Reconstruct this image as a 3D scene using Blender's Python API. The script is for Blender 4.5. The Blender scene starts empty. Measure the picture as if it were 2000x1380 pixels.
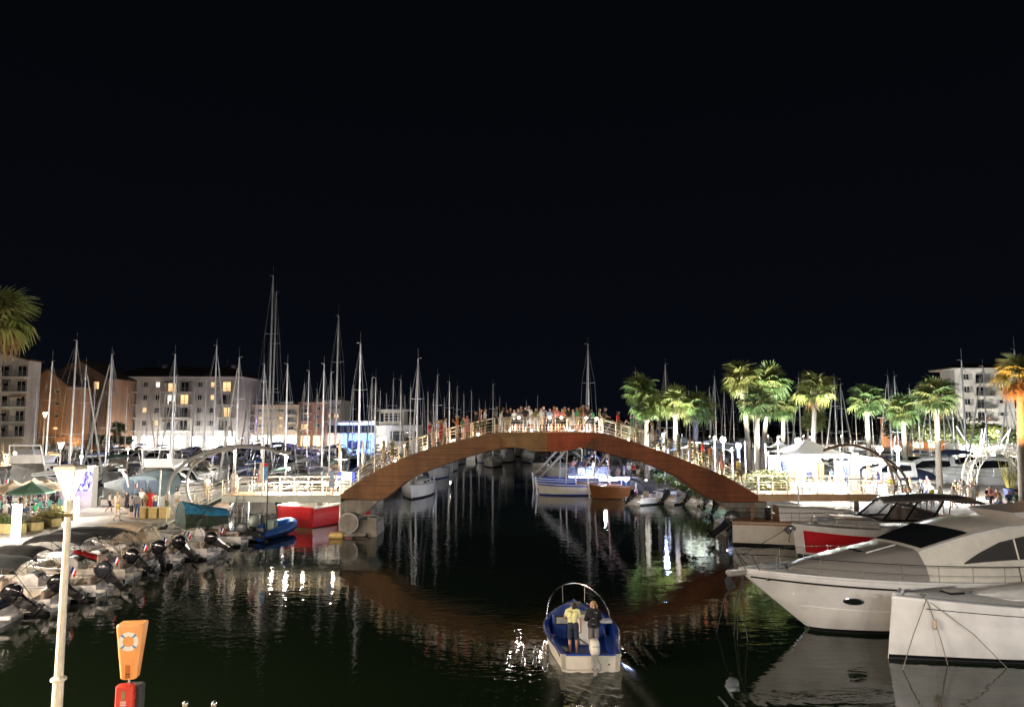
import bpy, bmesh, math, random
from mathutils import Vector, Matrix, Euler

R = math.radians
rnd = random.Random(11)
sc = bpy.context.scene
COL = sc.collection

# ------------------------------------------------------------------ camera, sky, light, exposure
CAM_Z, FOCAL, HORIZON = 7.5, 1400.0, 825.0
PITCH = math.atan((HORIZON - 690.0) / FOCAL)
cam_data = bpy.data.cameras.new('camera')
cam = bpy.data.objects.new('camera', cam_data)
COL.objects.link(cam)
cam.location = (0, 0, CAM_Z)
cam.rotation_euler = (R(90) + PITCH, 0, 0)
cam_data.sensor_width = 36.0
cam_data.lens = 36.0 * FOCAL / 2000.0
cam_data.clip_end = 3000
sc.camera = cam

world = bpy.data.worlds.new('World')
sc.world = world
world.use_nodes = True
wn, wl = world.node_tree.nodes, world.node_tree.links
wbg = wn['Background']
w_tc = wn.new('ShaderNodeTexCoord'); w_sep = wn.new('ShaderNodeSeparateXYZ'); w_ramp = wn.new('ShaderNodeValToRGB')
wl.new(w_tc.outputs['Generated'], w_sep.inputs[0]); wl.new(w_sep.outputs['Z'], w_ramp.inputs[0]); wl.new(w_ramp.outputs[0], wbg.inputs[0])
w_ramp.color_ramp.elements[0].color = (0.0009, 0.0012, 0.0022, 1)
w_ramp.color_ramp.elements[1].color = (0.0005, 0.0006, 0.00095, 1)
w_ramp.color_ramp.elements[1].position = 0.55
wbg.inputs[1].default_value = 1.0

moon_data = bpy.data.lights.new('sun', 'SUN')
moon_data.energy = 0.012
moon_data.angle = R(0.5)
moon_data.color = (0.8, 0.88, 1.0)
moon = bpy.data.objects.new('sun', moon_data)
moon.rotation_euler = (R(50), 0, R(-30))
COL.objects.link(moon)

sc.view_settings.view_transform = 'Standard'
sc.view_settings.look = 'None'
sc.view_settings.exposure = 1.4
sc.view_settings.gamma = 1.0
sc.view_settings.use_curve_mapping = False
sc.render.engine = 'CYCLES'
cy = sc.cycles
cy.use_denoising = True
cy.use_adaptive_sampling = True
cy.adaptive_threshold = 0.02
cy.max_bounces = 5
cy.diffuse_bounces = 2
cy.glossy_bounces = 4
cy.transmission_bounces = 4
cy.transparent_max_bounces = 8
cy.caustics_reflective = False
cy.caustics_refractive = False
cy.sample_clamp_indirect = 3.0
cy.sample_clamp_direct = 40.0
cy.use_light_tree = True


# ------------------------------------------------------------------ measuring the place (from surveyed sight lines)
def ray(px, py):
    u, v = (px - 1000.0) / FOCAL, (690.0 - py) / FOCAL
    return Vector((u, math.cos(PITCH) - v * math.sin(PITCH), math.sin(PITCH) + v * math.cos(PITCH)))


def G(px, py, z=0.0):
    d = ray(px, py)
    return Vector((0, 0, CAM_Z)) + d * ((z - CAM_Z) / d.z)


def A(px, py, Y):
    d = ray(px, py)
    return Vector((0, 0, CAM_Z)) + d * (Y / d.y)


# ------------------------------------------------------------------ mesh builder
class MB:
    def __init__(self):
        self.v, self.f, self.m = [], [], []

    def add(self, verts, faces, mi=0):
        o = len(self.v)
        self.v += [tuple(p) for p in verts]
        for k, f in enumerate(faces):
            self.f.append(tuple(i + o for i in f))
            self.m.append(mi[k] if isinstance(mi, (list, tuple)) else mi)
        return self

    def box(self, c, s, mi=0, rot=None, taper=1.0):
        hx, hy, hz = s[0] / 2, s[1] / 2, s[2] / 2
        pts = [(-hx, -hy, -hz), (hx, -hy, -hz), (hx, hy, -hz), (-hx, hy, -hz),
               (-hx * taper, -hy * taper, hz), (hx * taper, -hy * taper, hz), (hx * taper, hy * taper, hz), (-hx * taper, hy * taper, hz)]
        out = []
        for p in pts:
            q = Vector(p)
            if rot is not None:
                q = rot @ q
            out.append(q + Vector(c))
        return self.add(out, [(0, 3, 2, 1), (4, 5, 6, 7), (0, 1, 5, 4), (1, 2, 6, 5), (2, 3, 7, 6), (3, 0, 4, 7)], mi)

    def bbox(self, c, s, b=0.03, mi=0, rot=None):
        """box with rounded (chamfered) edges"""
        hx, hy, hz = s[0] / 2, s[1] / 2, s[2] / 2
        b = min(b, hx * .9, hy * .9, hz * .9)

        def ring(z, i):
            x, y = hx - i, hy - i
            bb = b
            return [(-x + bb, -y, z), (x - bb, -y, z), (x, -y + bb, z), (x, y - bb, z), (x - bb, y, z), (-x + bb, y, z), (-x, y - bb, z), (-x, -y + bb, z)]
        rings = [ring(-hz, b * .8), ring(-hz + b, 0), ring(hz - b, 0), ring(hz, b * .8)]
        rr = []
        for r_ in rings:
            row = []
            for p in r_:
                q = Vector(p)
                if rot is not None:
                    q = rot @ q
                row.append(q + Vector(c))
            rr.append(row)
        return self.loft(rr, True, mi=mi)

    def loft(self, rings, closed=True, caps=True, mi=0):
        n = len(rings[0])
        verts = [p for r_ in rings for p in r_]
        faces, mm = [], []
        for i in range(len(rings) - 1):
            for j in range(n if closed else n - 1):
                k = (j + 1) % n
                faces.append((i * n + j, i * n + k, (i + 1) * n + k, (i + 1) * n + j))
                mm.append(mi[j] if isinstance(mi, (list, tuple)) else mi)
        if caps and closed:
            faces.append(tuple(range(n - 1, -1, -1))); mm.append(mi[0] if isinstance(mi, (list, tuple)) else mi)
            l = (len(rings) - 1) * n
            faces.append(tuple(range(l, l + n))); mm.append(mi[0] if isinstance(mi, (list, tuple)) else mi)
        return self.add(verts, faces, mm)

    def tube(self, pts, r, n=6, mi=0, caps=True):
        pts = [Vector(p) for p in pts]
        rs = r if isinstance(r, (list, tuple)) else [r] * len(pts)
        rings, up = [], None
        for i, p in enumerate(pts):
            a, b = pts[max(i - 1, 0)], pts[min(i + 1, len(pts) - 1)]
            t = (b - a)
            if t.length < 1e-9:
                t = Vector((0, 0, 1))
            t.normalize()
            if up is None:
                up = Vector((0, 0, 1)) if abs(t.z) < .9 else Vector((1, 0, 0))
            x = t.cross(up)
            if x.length < 1e-6:
                x = t.orthogonal()
            x.normalize()
            y = x.cross(t).normalized()
            up = y
            rings.append([p + x * (rs[i] * math.cos(2 * math.pi * k / n)) + y * (rs[i] * math.sin(2 * math.pi * k / n)) for k in range(n)])
        return self.loft(rings, True, caps, mi)

    def lathe(self, prof, n=12, mi=0, o=(0, 0, 0), rot=None, caps=True):
        rings = []
        for (r_, z) in prof:
            row = []
            for k in range(n):
                q = Vector((r_ * math.cos(2 * math.pi * k / n), r_ * math.sin(2 * math.pi * k / n), z))
                if rot is not None:
                    q = rot @ q
                row.append(q + Vector(o))
            rings.append(row)
        return self.loft(rings, True, caps, mi)

    def ball(self, c, r, n=10, m=6, mi=0, rot=None):
        r = r if isinstance(r, (list, tuple)) else (r, r, r)
        rings = []
        for i in range(m + 1):
            th = -math.pi / 2 + math.pi * i / m
            cr = max(math.cos(th), 0.02)
            row = []
            for k in range(n):
                q = Vector((r[0] * cr * math.cos(2 * math.pi * k / n), r[1] * cr * math.sin(2 * math.pi * k / n), r[2] * math.sin(th)))
                if rot is not None:
                    q = rot @ q
                row.append(q + Vector(c))
            rings.append(row)
        return self.loft(rings, True, True, mi)

    def prism(self, poly, d, mi=0):
        """poly: list of 3D points (planar); extruded by vector d"""
        poly = [Vector(p) for p in poly]
        d = Vector(d)
        n = len(poly)
        v = poly + [p + d for p in poly]
        f = [tuple(range(n - 1, -1, -1)), tuple(range(n, 2 * n))] + [(i, (i + 1) % n, (i + 1) % n + n, i + n) for i in range(n)]
        return self.add(v, f, mi)

    def sheet(self, grid, mi=0, thick=0.0):
        """grid[i][j] points -> sheet, optionally given thickness downwards"""
        ni, nj = len(grid), len(grid[0])
        v = [Vector(p) for r_ in grid for p in r_]
        f = [(i * nj + j, i * nj + j + 1, (i + 1) * nj + j + 1, (i + 1) * nj + j) for i in range(ni - 1) for j in range(nj - 1)]
        if thick:
            o = len(v)
            v2 = [p - Vector((0, 0, thick)) for p in v]
            f2 = [tuple(o + k for k in reversed(q)) for q in f]
            rim = [(0, j) for j in range(nj)] + [(i, nj - 1) for i in range(1, ni)] + [(ni - 1, j) for j in range(nj - 2, -1, -1)] + [(i, 0) for i in range(ni - 2, 0, -1)]
            ids = [i * nj + j for i, j in rim]
            f3 = [(ids[k], ids[(k + 1) % len(ids)], ids[(k + 1) % len(ids)] + o, ids[k] + o) for k in range(len(ids))]
            return self.add(v + v2, f + f2 + f3, mi)
        return self.add(v, f, mi)

    def mesh(self, name, mats, smooth=True, ang=38, recalc=True):
        me = bpy.data.meshes.new(name)
        me.from_pydata(self.v, [], self.f)
        for m_ in (mats if isinstance(mats, (list, tuple)) else [mats]):
            me.materials.append(m_)
        me.polygons.foreach_set('material_index', self.m)
        if recalc:
            bm = bmesh.new(); bm.from_mesh(me)
            bmesh.ops.recalc_face_normals(bm, faces=bm.faces)
            bm.to_mesh(me); bm.free()
        if smooth:
            me.polygons.foreach_set('use_smooth', [True] * len(me.polygons))
            me.set_sharp_from_angle(angle=R(ang))
        me.update()
        return me

    def build(self, name, mats, parent=None, smooth=True, ang=38, loc=None, rz=0.0, recalc=True):
        return place(self.mesh(name, mats, smooth, ang, recalc), name, parent, loc, rz)


def place(me, name, parent=None, loc=None, rz=0.0, rot=None, scale=None):
    o = bpy.data.objects.new(name, me)
    COL.objects.link(o)
    if parent is not None:
        o.parent = parent
    if loc is not None:
        o.location = loc
    if rz:
        o.rotation_euler = (0, 0, rz)
    if rot is not None:
        o.rotation_euler = rot
    if scale is not None:
        o.scale = scale if isinstance(scale, (list, tuple)) else (scale,) * 3
    return o


def tag(o, label, cat, group=None, kind=None):
    o['label'] = label
    o['category'] = cat
    if group:
        o['group'] = group
    if kind:
        o['kind'] = kind
    return o


def thing(name, label, cat, loc=(0, 0, 0), rz=0.0, group=None, scale=None):
    o = bpy.data.objects.new(name, None)
    o.empty_display_size = 0.2
    COL.objects.link(o)
    o.location = loc
    o.rotation_euler = (0, 0, rz)
    if scale is not None:
        o.scale = (scale,) * 3
    return tag(o, label, cat, group)


def copy_tree(o, parent=None):
    c = o.copy()
    COL.objects.link(c)
    c.parent = parent
    for ch in list(o.children):
        copy_tree(ch, c)
    return c


def lamp(parent, loc, power, color=(1, .82, .6), radius=.12, name='light'):
    d = bpy.data.lights.new(name, 'POINT')
    d.energy = power
    d.color = color
    d.shadow_soft_size = radius
    o = bpy.data.objects.new(name, d)
    COL.objects.link(o)
    o.parent = parent
    o.location = loc
    return o


def spot(parent, loc, target, power, color, cone=50, radius=.1, name='light'):
    d = bpy.data.lights.new(name, 'SPOT')
    d.energy, d.color, d.shadow_soft_size, d.spot_size, d.spot_blend = power, color, radius, R(cone), .7
    o = bpy.data.objects.new(name, d)
    COL.objects.link(o)
    o.parent = parent
    o.location = loc
    o.rotation_euler = (Vector(target) - Vector(loc)).to_track_quat('-Z', 'Y').to_euler()
    return o


# ------------------------------------------------------------------ materials
MATS = {}


def pm(name, col, rough=.5, metal=0.0, var=.12, scale=4.0, bump=0.0, bscale=None, coat=0.0, alpha=None, spec=None, stretch=None, col2=None, trans=0.0):
    """principled material with procedural mottling (real colour variation) and fine relief"""
    if name in MATS:
        return MATS[name]
    m = bpy.data.materials.new(name)
    m.use_nodes = True
    n, l = m.node_tree.nodes, m.node_tree.links
    b = n['Principled BSDF']
    b.inputs['Roughness'].default_value = rough
    b.inputs['Metallic'].default_value = metal
    b.inputs['Coat Weight'].default_value = coat
    if spec is not None:
        b.inputs['Specular IOR Level'].default_value = spec
    if alpha is not None:
        b.inputs['Alpha'].default_value = alpha
    c1 = tuple(col)
    if var > 0 or bump > 0 or col2:
        tc = n.new('ShaderNodeTexCoord')
        src = tc.outputs['Object']
        if stretch:
            mp = n.new('ShaderNodeMapping')
            mp.inputs['Scale'].default_value = stretch
            l.new(src, mp.inputs[0]); src = mp.outputs[0]
        nz = n.new('ShaderNodeTexNoise')
        nz.inputs['Scale'].default_value = scale
        nz.inputs['Detail'].default_value = 5
        nz.inputs['Roughness'].default_value = .6
        l.new(src, nz.inputs['Vector'])
        rp = n.new('ShaderNodeValToRGB')
        c2 = tuple(col2) if col2 else tuple(min(1, c * (1 + var)) for c in c1)
        c0 = c1 if col2 else tuple(c * (1 - var) for c in c1)
        rp.color_ramp.elements[0].position = .32
        rp.color_ramp.elements[1].position = .68
        rp.color_ramp.elements[0].color = (*c0, 1)
        rp.color_ramp.elements[1].color = (*c2, 1)
        l.new(nz.outputs['Fac'], rp.inputs[0])
        l.new(rp.outputs[0], b.inputs['Base Color'])
        if bump > 0:
            nb = n.new('ShaderNodeTexNoise')
            nb.inputs['Scale'].default_value = bscale or scale * 6
            nb.inputs['Detail'].default_value = 4
            l.new(src, nb.inputs['Vector'])
            bp = n.new('ShaderNodeBump')
            bp.inputs['Strength'].default_value = .6
            bp.inputs['Distance'].default_value = bump
            l.new(nb.outputs['Fac'], bp.inputs['Height'])
            l.new(bp.outputs[0], b.inputs['Normal'])
    else:
        b.inputs['Base Color'].default_value = (*c1, 1)
    if trans:
        tr = n.new('ShaderNodeBsdfTranslucent'); mx = n.new('ShaderNodeMixShader')
        mx.inputs[0].default_value = trans
        if b.inputs['Base Color'].is_linked:
            l.new(b.inputs['Base Color'].links[0].from_socket, tr.inputs[0])
        else:
            tr.inputs[0].default_value = (*c1, 1)
        l.new(b.outputs[0], mx.inputs[1]); l.new(tr.outputs[0], mx.inputs[2]); l.new(mx.outputs[0], n['Material Output'].inputs[0])
    MATS[name] = m
    return m


def em(name, col, strength, sample=False):
    if name in MATS:
        return MATS[name]
    m = bpy.data.materials.new(name)
    m.use_nodes = True
    n, l = m.node_tree.nodes, m.node_tree.links
    n.remove(n['Principled BSDF'])
    e = n.new('ShaderNodeEmission')
    e.inputs[0].default_value = (*col, 1)
    e.inputs[1].default_value = strength
    l.new(e.outputs[0], n['Material Output'].inputs[0])
    if not sample:
        m.cycles.emission_sampling = 'NONE'
    MATS[name] = m
    return m


def glass(name, tint=(.02, .025, .03), alpha=.6, rough=.05):
    if name in MATS:
        return MATS[name]
    m = bpy.data.materials.new(name)
    m.use_nodes = True
    b = m.node_tree.nodes['Principled BSDF']
    b.inputs['Base Color'].default_value = (*tint, 1)
    b.inputs['Roughness'].default_value = rough
    b.inputs['Alpha'].default_value = alpha
    MATS[name] = m
    return m


def weather(m, specs):
    """multiply stains, runs and grain (shapes of their own) into the colour"""
    n, l = m.node_tree.nodes, m.node_tree.links
    b = n['Principled BSDF']
    src = b.inputs['Base Color'].links[0].from_socket
    tc = n.new('ShaderNodeTexCoord')
    for sc_, st, lo in specs:
        mp = n.new('ShaderNodeMapping'); mp.inputs['Scale'].default_value = st
        nz = n.new('ShaderNodeTexNoise'); nz.inputs['Scale'].default_value = sc_; nz.inputs['Detail'].default_value = 5
        mr = n.new('ShaderNodeMapRange'); mr.inputs[1].default_value = .38; mr.inputs[2].default_value = .58; mr.inputs[3].default_value = lo; mr.inputs[4].default_value = 1.05
        mx = n.new('ShaderNodeMix'); mx.data_type = 'RGBA'; mx.blend_type = 'MULTIPLY'; mx.inputs['Factor'].default_value = 1.0
        l.new(tc.outputs['Object'], mp.inputs[0]); l.new(mp.outputs[0], nz.inputs['Vector']); l.new(nz.outputs['Fac'], mr.inputs[0])
        l.new(src, mx.inputs['A']); l.new(mr.outputs[0], mx.inputs['B'])
        src = mx.outputs['Result']
    l.new(src, b.inputs['Base Color'])
    return m


M_GEL = pm('white_gelcoat', (.72, .71, .69), .22, var=.06, scale=1.6, coat=.3, bump=.0006, bscale=2)
M_GEL2 = pm('cream_gelcoat', (.68, .64, .56), .28, var=.08, scale=2.2, coat=.2)
weather(M_GEL, ((1.0, (1.6, 1.6, .5), .955), (.8, (.3, .3, 2.5), .965)))
M_DECK = pm('deck_nonskid', (.60, .59, .56), .6, var=.12, scale=5, bump=.001, bscale=120)
M_TEAK = pm('teak', (.30, .17, .08), .55, var=.3, scale=6, stretch=(12, 1, 1), bump=.001)
M_STEEL = pm('stainless', (.62, .62, .63), .22, metal=1.0, var=.05, scale=10)
M_RS = pm('rail_steel', (.64, .57, .45), .35, metal=.35, var=.08, scale=8)
M_ALU = pm('aluminium_mast', (.66, .67, .69), .36, metal=.55, var=.1, scale=3)
M_BLACK = pm('black_paint', (.010, .010, .011), .25, var=.2, scale=6, coat=.5)
M_ENG = pm('black_cowling', (.009, .009, .011), .13, var=.2, scale=5, coat=.8)
M_DARK = pm('dark_rubber', (.02, .02, .022), .7, var=.2, scale=8)
M_CANVAS = pm('black_canvas', (.012, .013, .016), .85, var=.3, scale=5, bump=.004, bscale=18)
M_NAVY = pm('navy_canvas', (.018, .026, .075), .85, var=.25, scale=5, bump=.004, bscale=18)
M_GREYC = pm('grey_canvas', (.22, .24, .25), .85, var=.2, scale=4, bump=.005, bscale=14)
M_WHITEC = pm('white_canvas', (.66, .65, .62), .85, var=.12, scale=4, bump=.004, bscale=14, trans=.4)
M_BEIGEC = pm('beige_canvas', (.50, .41, .30), .85, var=.15, scale=4, bump=.004, bscale=14)
M_TAN = pm('tan_vinyl', (.44, .34, .26), .55, var=.15, scale=5)
M_BLUEP = pm('blue_paint', (.010, .06, .36), .5, var=.2, scale=4)
M_RED = pm('red_paint', (.50, .012, .018), .3, var=.14, scale=3, coat=.3)
M_GLASSD = glass('dark_window_glass', (.012, .014, .016), 1.0, .06)
M_GLASSC = glass('clear_windscreen', (.25, .28, .30), .32, .04)
M_ANTIF = pm('antifouling', (.014, .015, .022), .75, var=.3, scale=6)
M_CONC = pm('concrete', (.22, .205, .175), .85, var=.25, scale=1.4, bump=.006, bscale=14)
weather(M_CONC, ((1.0, (2.5, 2.5, .3), .72),))
M_GLASSY = glass('smoked_cabin_glass', (.055, .052, .050), 1.0, .14)
M_WHITEPAINT = pm('white_paint', (.74, .73, .70), .45, var=.06, scale=3)
M_CREAMP = pm('cream_paint', (.70, .64, .52), .45, var=.06, scale=3)
weather(M_CREAMP, ((2.0, (8, 8, .5), .88), (9.0, (1, 1, 1), .93)))
M_GREYM = pm('grey_metal', (.28, .29, .30), .42, metal=.5, var=.12, scale=6)
M_ROPE = pm('rope', (.20, .18, .14), .9, var=.3, scale=40)
M_ROPED = pm('dark_rope', (.03, .03, .035), .9, var=.3, scale=40)
E_WARM = em('bulb_warm', (1.0, .82, .58), 60)
E_WHITE = em('bulb_white', (1.0, .95, .88), 60)
E_BLUE = em('bulb_blue', (.25, .38, 1.0), 14)
E_COOL = em('bulb_cool', (.80, .88, 1.0), 60)
WARM, WHITE, COOL, BLUE = (1, .80, .55), (1, .94, .85), (.82, .90, 1.0), (.22, .32, 1.0)

# ================================================================== SETTING
def water_material():
    m = bpy.data.materials.new('harbour_water')
    m.use_nodes = True
    n, l = m.node_tree.nodes, m.node_tree.links
    b = n['Principled BSDF']
    b.inputs['Roughness'].default_value = .018
    b.inputs['IOR'].default_value = 1.33
    tc = n.new('ShaderNodeTexCoord')
    # murky green body colour, aerated grey where the foam attribute says so
    at = n.new('ShaderNodeAttribute'); at.attribute_name = 'foam'
    fn = n.new('ShaderNodeTexNoise'); fn.inputs['Scale'].default_value = 5.0; fn.inputs['Detail'].default_value = 6
    l.new(tc.outputs['Object'], fn.inputs['Vector'])
    mul = n.new('ShaderNodeMath'); mul.operation = 'MULTIPLY'
    l.new(at.outputs['Fac'], mul.inputs[0]); l.new(fn.outputs['Fac'], mul.inputs[1])
    mix = n.new('ShaderNodeMix'); mix.data_type = 'RGBA'
    mix.inputs['A'].default_value = (.0072, .0132, .0052, 1)
    mix.inputs['B'].default_value = (.20, .19, .165, 1)
    l.new(mul.outputs[0], mix.inputs['Factor']); l.new(mix.outputs['Result'], b.inputs['Base Color'])
    rr = n.new('ShaderNodeMath'); rr.operation = 'MULTIPLY_ADD'; rr.inputs[1].default_value = .55; rr.inputs[2].default_value = .018
    l.new(mul.outputs[0], rr.inputs[0]); l.new(rr.outputs[0], b.inputs['Roughness'])
    # ripples: gentle swell plus small wavelets, calmer here and livelier there
    prev = None
    for sx, sy, scale, dist, det in ((.55, 1.0, .9, .012, 2), (.8, 1.3, 2.6, .0085, 2), (1, 1.5, 9.0, .0009, 2)):
        mp = n.new('ShaderNodeMapping'); mp.inputs['Scale'].default_value = (sx, sy, 1); mp.inputs['Rotation'].default_value = (0, 0, .25 * scale)
        nz = n.new('ShaderNodeTexNoise'); nz.inputs['Scale'].default_value = scale; nz.inputs['Detail'].default_value = det; nz.inputs['Distortion'].default_value = .4
        bp = n.new('ShaderNodeBump'); bp.inputs['Strength'].default_value = 1.0; bp.inputs['Distance'].default_value = dist
        l.new(tc.outputs['Object'], mp.inputs[0]); l.new(mp.outputs[0], nz.inputs['Vector'])
        if scale > 2:
            cn = n.new('ShaderNodeTexNoise'); cn.inputs['Scale'].default_value = .09; cn.inputs['Detail'].default_value = 1
            l.new(tc.outputs['Object'], cn.inputs['Vector'])
            cr = n.new('ShaderNodeMapRange'); cr.inputs[1].default_value = .35; cr.inputs[2].default_value = .65; cr.inputs[3].default_value = .35; cr.inputs[4].default_value = 1.3
            l.new(cn.outputs['Fac'], cr.inputs[0])
            mm = n.new('ShaderNodeMath'); mm.operation = 'MULTIPLY'
            l.new(nz.outputs['Fac'], mm.inputs[0]); l.new(cr.outputs[0], mm.inputs[1]); l.new(mm.outputs[0], bp.inputs['Height'])
        else:
            l.new(nz.outputs['Fac'], bp.inputs['Height'])
        if prev:
            l.new(prev.outputs[0], bp.inputs['Normal'])
        prev = bp
    l.new(prev.outputs[0], b.inputs['Normal'])
    return m


BOAT_X, BOAT_Y = 2.38, 22.45


def wake(x, y):
    dx, s = x - BOAT_X, BOAT_Y + 3.4 - y
    h = foam = 0.0
    lat = abs(dx)
    side = 1 if dx > 0 else -1
    if s > 0:
        arm = .75 + .36 * s
        u = lat - arm
        env = math.exp(-(u / (.75 + .15 * s)) ** 2) * min(1, s / 1.2) * math.exp(-s / 11)
        h += .011 * env * math.sin(2 * math.pi * (u * 1.9 + s * .62) + .7 * math.sin(y * 1.3 + side))
        h += .0055 * env * math.sin(2 * math.pi * (u * 4.3 + s * 1.3 + .25 * math.sin(x * 3)))
        # hull-side bow wave sliding aft
        sd = y - BOAT_Y
        if -1.3 < sd < 1.9:
            k = math.exp(-((lat - 1.02 + .12 * sd) / .26) ** 2) * math.exp(-((sd - .1) / .75) ** 2)
            h += .07 * k
            foam = max(foam, min(1, 1.5 * k) * (1.0 if side < 0 else .75))
        if sd < .15:
            d = -sd
            core = math.exp(-(lat / (.72 + .05 * d)) ** 4) * math.exp(-d / 9)
            h += core * (.022 * math.sin(7.3 * x + 3 * math.sin(2.1 * y)) * math.sin(5.1 * y + 2 * math.sin(3.3 * x)) + .012 * math.sin(17 * x + 5 * y) * math.sin(13 * y - 4 * x))
            foam = max(foam, core * .62)
            edge = math.exp(-((lat - 1.0 - .14 * d) / .20) ** 2) * math.exp(-d / 4)
            foam = max(foam, edge * .5)
    return h, foam


def make_water():
    def axis(lo, hi, a, b, fine, grow=1.22):
        out = [a + fine * i for i in range(int((b - a) / fine) + 1)]
        st = fine
        p = a
        left = []
        while p > lo:
            st *= grow; p -= st; left.append(max(p, lo))
        st = fine; p = out[-1]
        right = []
        while p < hi:
            st *= grow; p += st; right.append(min(p, hi))
        return left[::-1] + out + right
    xs = axis(-420, 420, -3.5, 8.2, .065)
    ys = axis(-60, 900, 11.5, 27.0, .075)
    v, fo = [], []
    for y in ys:
        for x in xs:
            h, f = wake(x, y) if (-4.5 < x < 9.2 and 10.5 < y < 28) else (0, 0)
            v.append((x, y, h)); fo.append(f)
    nx = len(xs)
    f = [(j * nx + i, j * nx + i + 1, (j + 1) * nx + i + 1, (j + 1) * nx + i) for j in range(len(ys) - 1) for i in range(nx - 1)]
    me = bpy.data.meshes.new('water')
    me.from_pydata(v, [], f)
    me.materials.append(water_material())
    me.polygons.foreach_set('use_smooth', [True] * len(me.polygons))
    a = me.attributes.new('foam', 'FLOAT', 'POINT')
    a.data.foreach_set('value', fo)
    o = place(me, 'water')
    tag(o, 'dark green harbour water with rippled light streaks and a wake', 'water', kind='structure')


make_water()

M_PAVE = pm('quay_paving', (.36, .31, .25), .8, var=.18, scale=1.2, bump=.004, bscale=30)
M_STONE = pm('quay_stone', (.20, .185, .16), .9, var=.3, scale=1.0, bump=.02, bscale=5)


def quay(name, label, poly, z, base=-1.2):
    mb = MB()
    n = len(poly)
    mb.add([(x, y, z) for x, y in poly], [tuple(range(n))], 0)
    for i in range(n):
        a, b = poly[i], poly[(i + 1) % n]
        mb.add([(a[0], a[1], base), (b[0], b[1], base), (b[0], b[1], z - .003), (a[0], a[1], z - .003)], [(0, 1, 2, 3)], 1)
    o = mb.build(name, [M_PAVE, M_STONE], smooth=False)
    tag(o, label, 'quay', kind='structure')
    # coping stones along the water edge
    return o


QL, QR, QN = .85, 1.35, 2.7
quay('pavement', 'pale paved quay beside the moored outboard boats', [(-24.2, -30), (-24.0, 58.5), (-75, 60), (-75, -30)], QL)
quay('pavement', 'pale paved quay under the palm trees and market tents', [(27.2, -30), (27.0, 43), (22.3, 51), (20.6, 66), (13.5, 83), (15, 92), (43, 90), (45, 72), (110, 68), (110, -30)], QR)
quay('pavement', 'raised quay that carries the lamp post and lifebuoy cabinet', [(-60, -40), (60, -40), (60, 10.9), (-60, 11.9)], QN)
quay('pavement', 'far quay in front of the apartment buildings', [(-240, 168), (-38, 168), (-30, 215), (-30, 320), (-240, 320)], 1.2)
quay('pavement', 'far quay beyond the marina masts and palm trees', [(70, 130), (260, 130), (260, 320), (30, 320), (30, 235), (66, 205)], 1.2)

# far dark wooded shore, reads as one mass
mb = MB()
pts = []
for i in range(0, 61):
    x = -420 + i * 14
    pts.append((x, 9 + 5 * math.sin(i * .55) + 3 * math.sin(i * 1.7) + rnd.uniform(-.8, .8)))
for k in range(60):
    (x0, h0), (x1, h1) = pts[k], pts[k + 1]
    mb.add([(x0, 420, -1), (x1, 420, -1), (x1, 440, h1 * .7), (x0, 440, h0 * .7), (x1, 490, h1), (x0, 490, h0), (x1, 600, -1), (x0, 600, -1)], [(0, 1, 2, 3), (3, 2, 4, 5), (5, 4, 6, 7)], 0)
tag(mb.build('hills', pm('wooded_shore', (.014, .02, .012), .95, var=.4, scale=.2)), 'low dark wooded shore beyond the marina', 'shore', kind='structure')

# ================================================================== BUILDINGS
M_FRAME = pm('window_frame', (.60, .58, .54), .5, var=.08)
M_PANE = glass('window_pane', (.02, .025, .032), 1.0, .08)
E_LITW = em('lit_window_warm', (1.0, .62, .28), .6, True)
E_LITC = em('lit_window_white', (1.0, .88, .70), .8, True)
E_SHOP = em('lit_shop', (.96, .96, 1.0), 4.0, True)
E_SHOPW = em('lit_shop_warm', (1.0, .72, .38), 1.3, True)
M_RAIL = pm('balcony_rail', (.30, .30, .31), .5, metal=.3, var=.1)
M_TILE = pm('roof_tiles', (.060, .040, .032), .85, var=.35, scale=.8, bump=.02, bscale=4)
M_SHUT = pm('shutter', (.40, .42, .44), .6, var=.1)
_wc = {}


def window_mesh(w, h, pane):
    key = ('w', round(w, 2), round(h, 2), pane.name)
    if key not in _wc:
        a = MB()
        t = .09
        a.box((0, 0, h / 2 - t / 2), (w, .08, t)); a.box((0, 0, -h / 2 + t / 2), (w, .08, t))
        for x in ((-w / 2 + t / 2, w / 2 - t / 2, 0) if w > 1 else (-w / 2 + t / 2, w / 2 - t / 2)):
            a.box((x, 0, 0), (t, .078, h - 2 * t))
        b = MB().box((0, .05, 0), (w - .02, .02, h - .02))
        _wc[key] = (a.mesh('window', M_FRAME, False), b.mesh('pane', pane, False))
    return _wc[key]


def balcony_mesh(w, solid, matwall):
    key = ('b', round(w, 2), solid, matwall.name)
    if key not in _wc:
        a = MB()
        a.box((0, -.6, -.09), (w, 1.2, .18))
        if solid:
            a.bbox((0, -1.14, .42), (w, .12, .84), .02)
        r_ = MB()
        r_.box((0, -1.14, 1.0), (w, .05, .05), 0)
        if not solid:
            r_.box((0, -1.14, .12), (w, .04, .04), 0)
            k = int(w / .18)
            for i in range(k + 1):
                r_.box((-w / 2 + w * i / k, -1.14, .56), (.025, .025, .86), 0)
        else:
            for i in range(4):
                r_.box((-w / 2 + .05 + (w - .1) * i / 3, -1.14, .92), (.03, .03, .15), 0)
        _wc[key] = (a.mesh('balcony', matwall, False), r_.mesh('railing', M_RAIL, False))
    return _wc[key]


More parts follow.
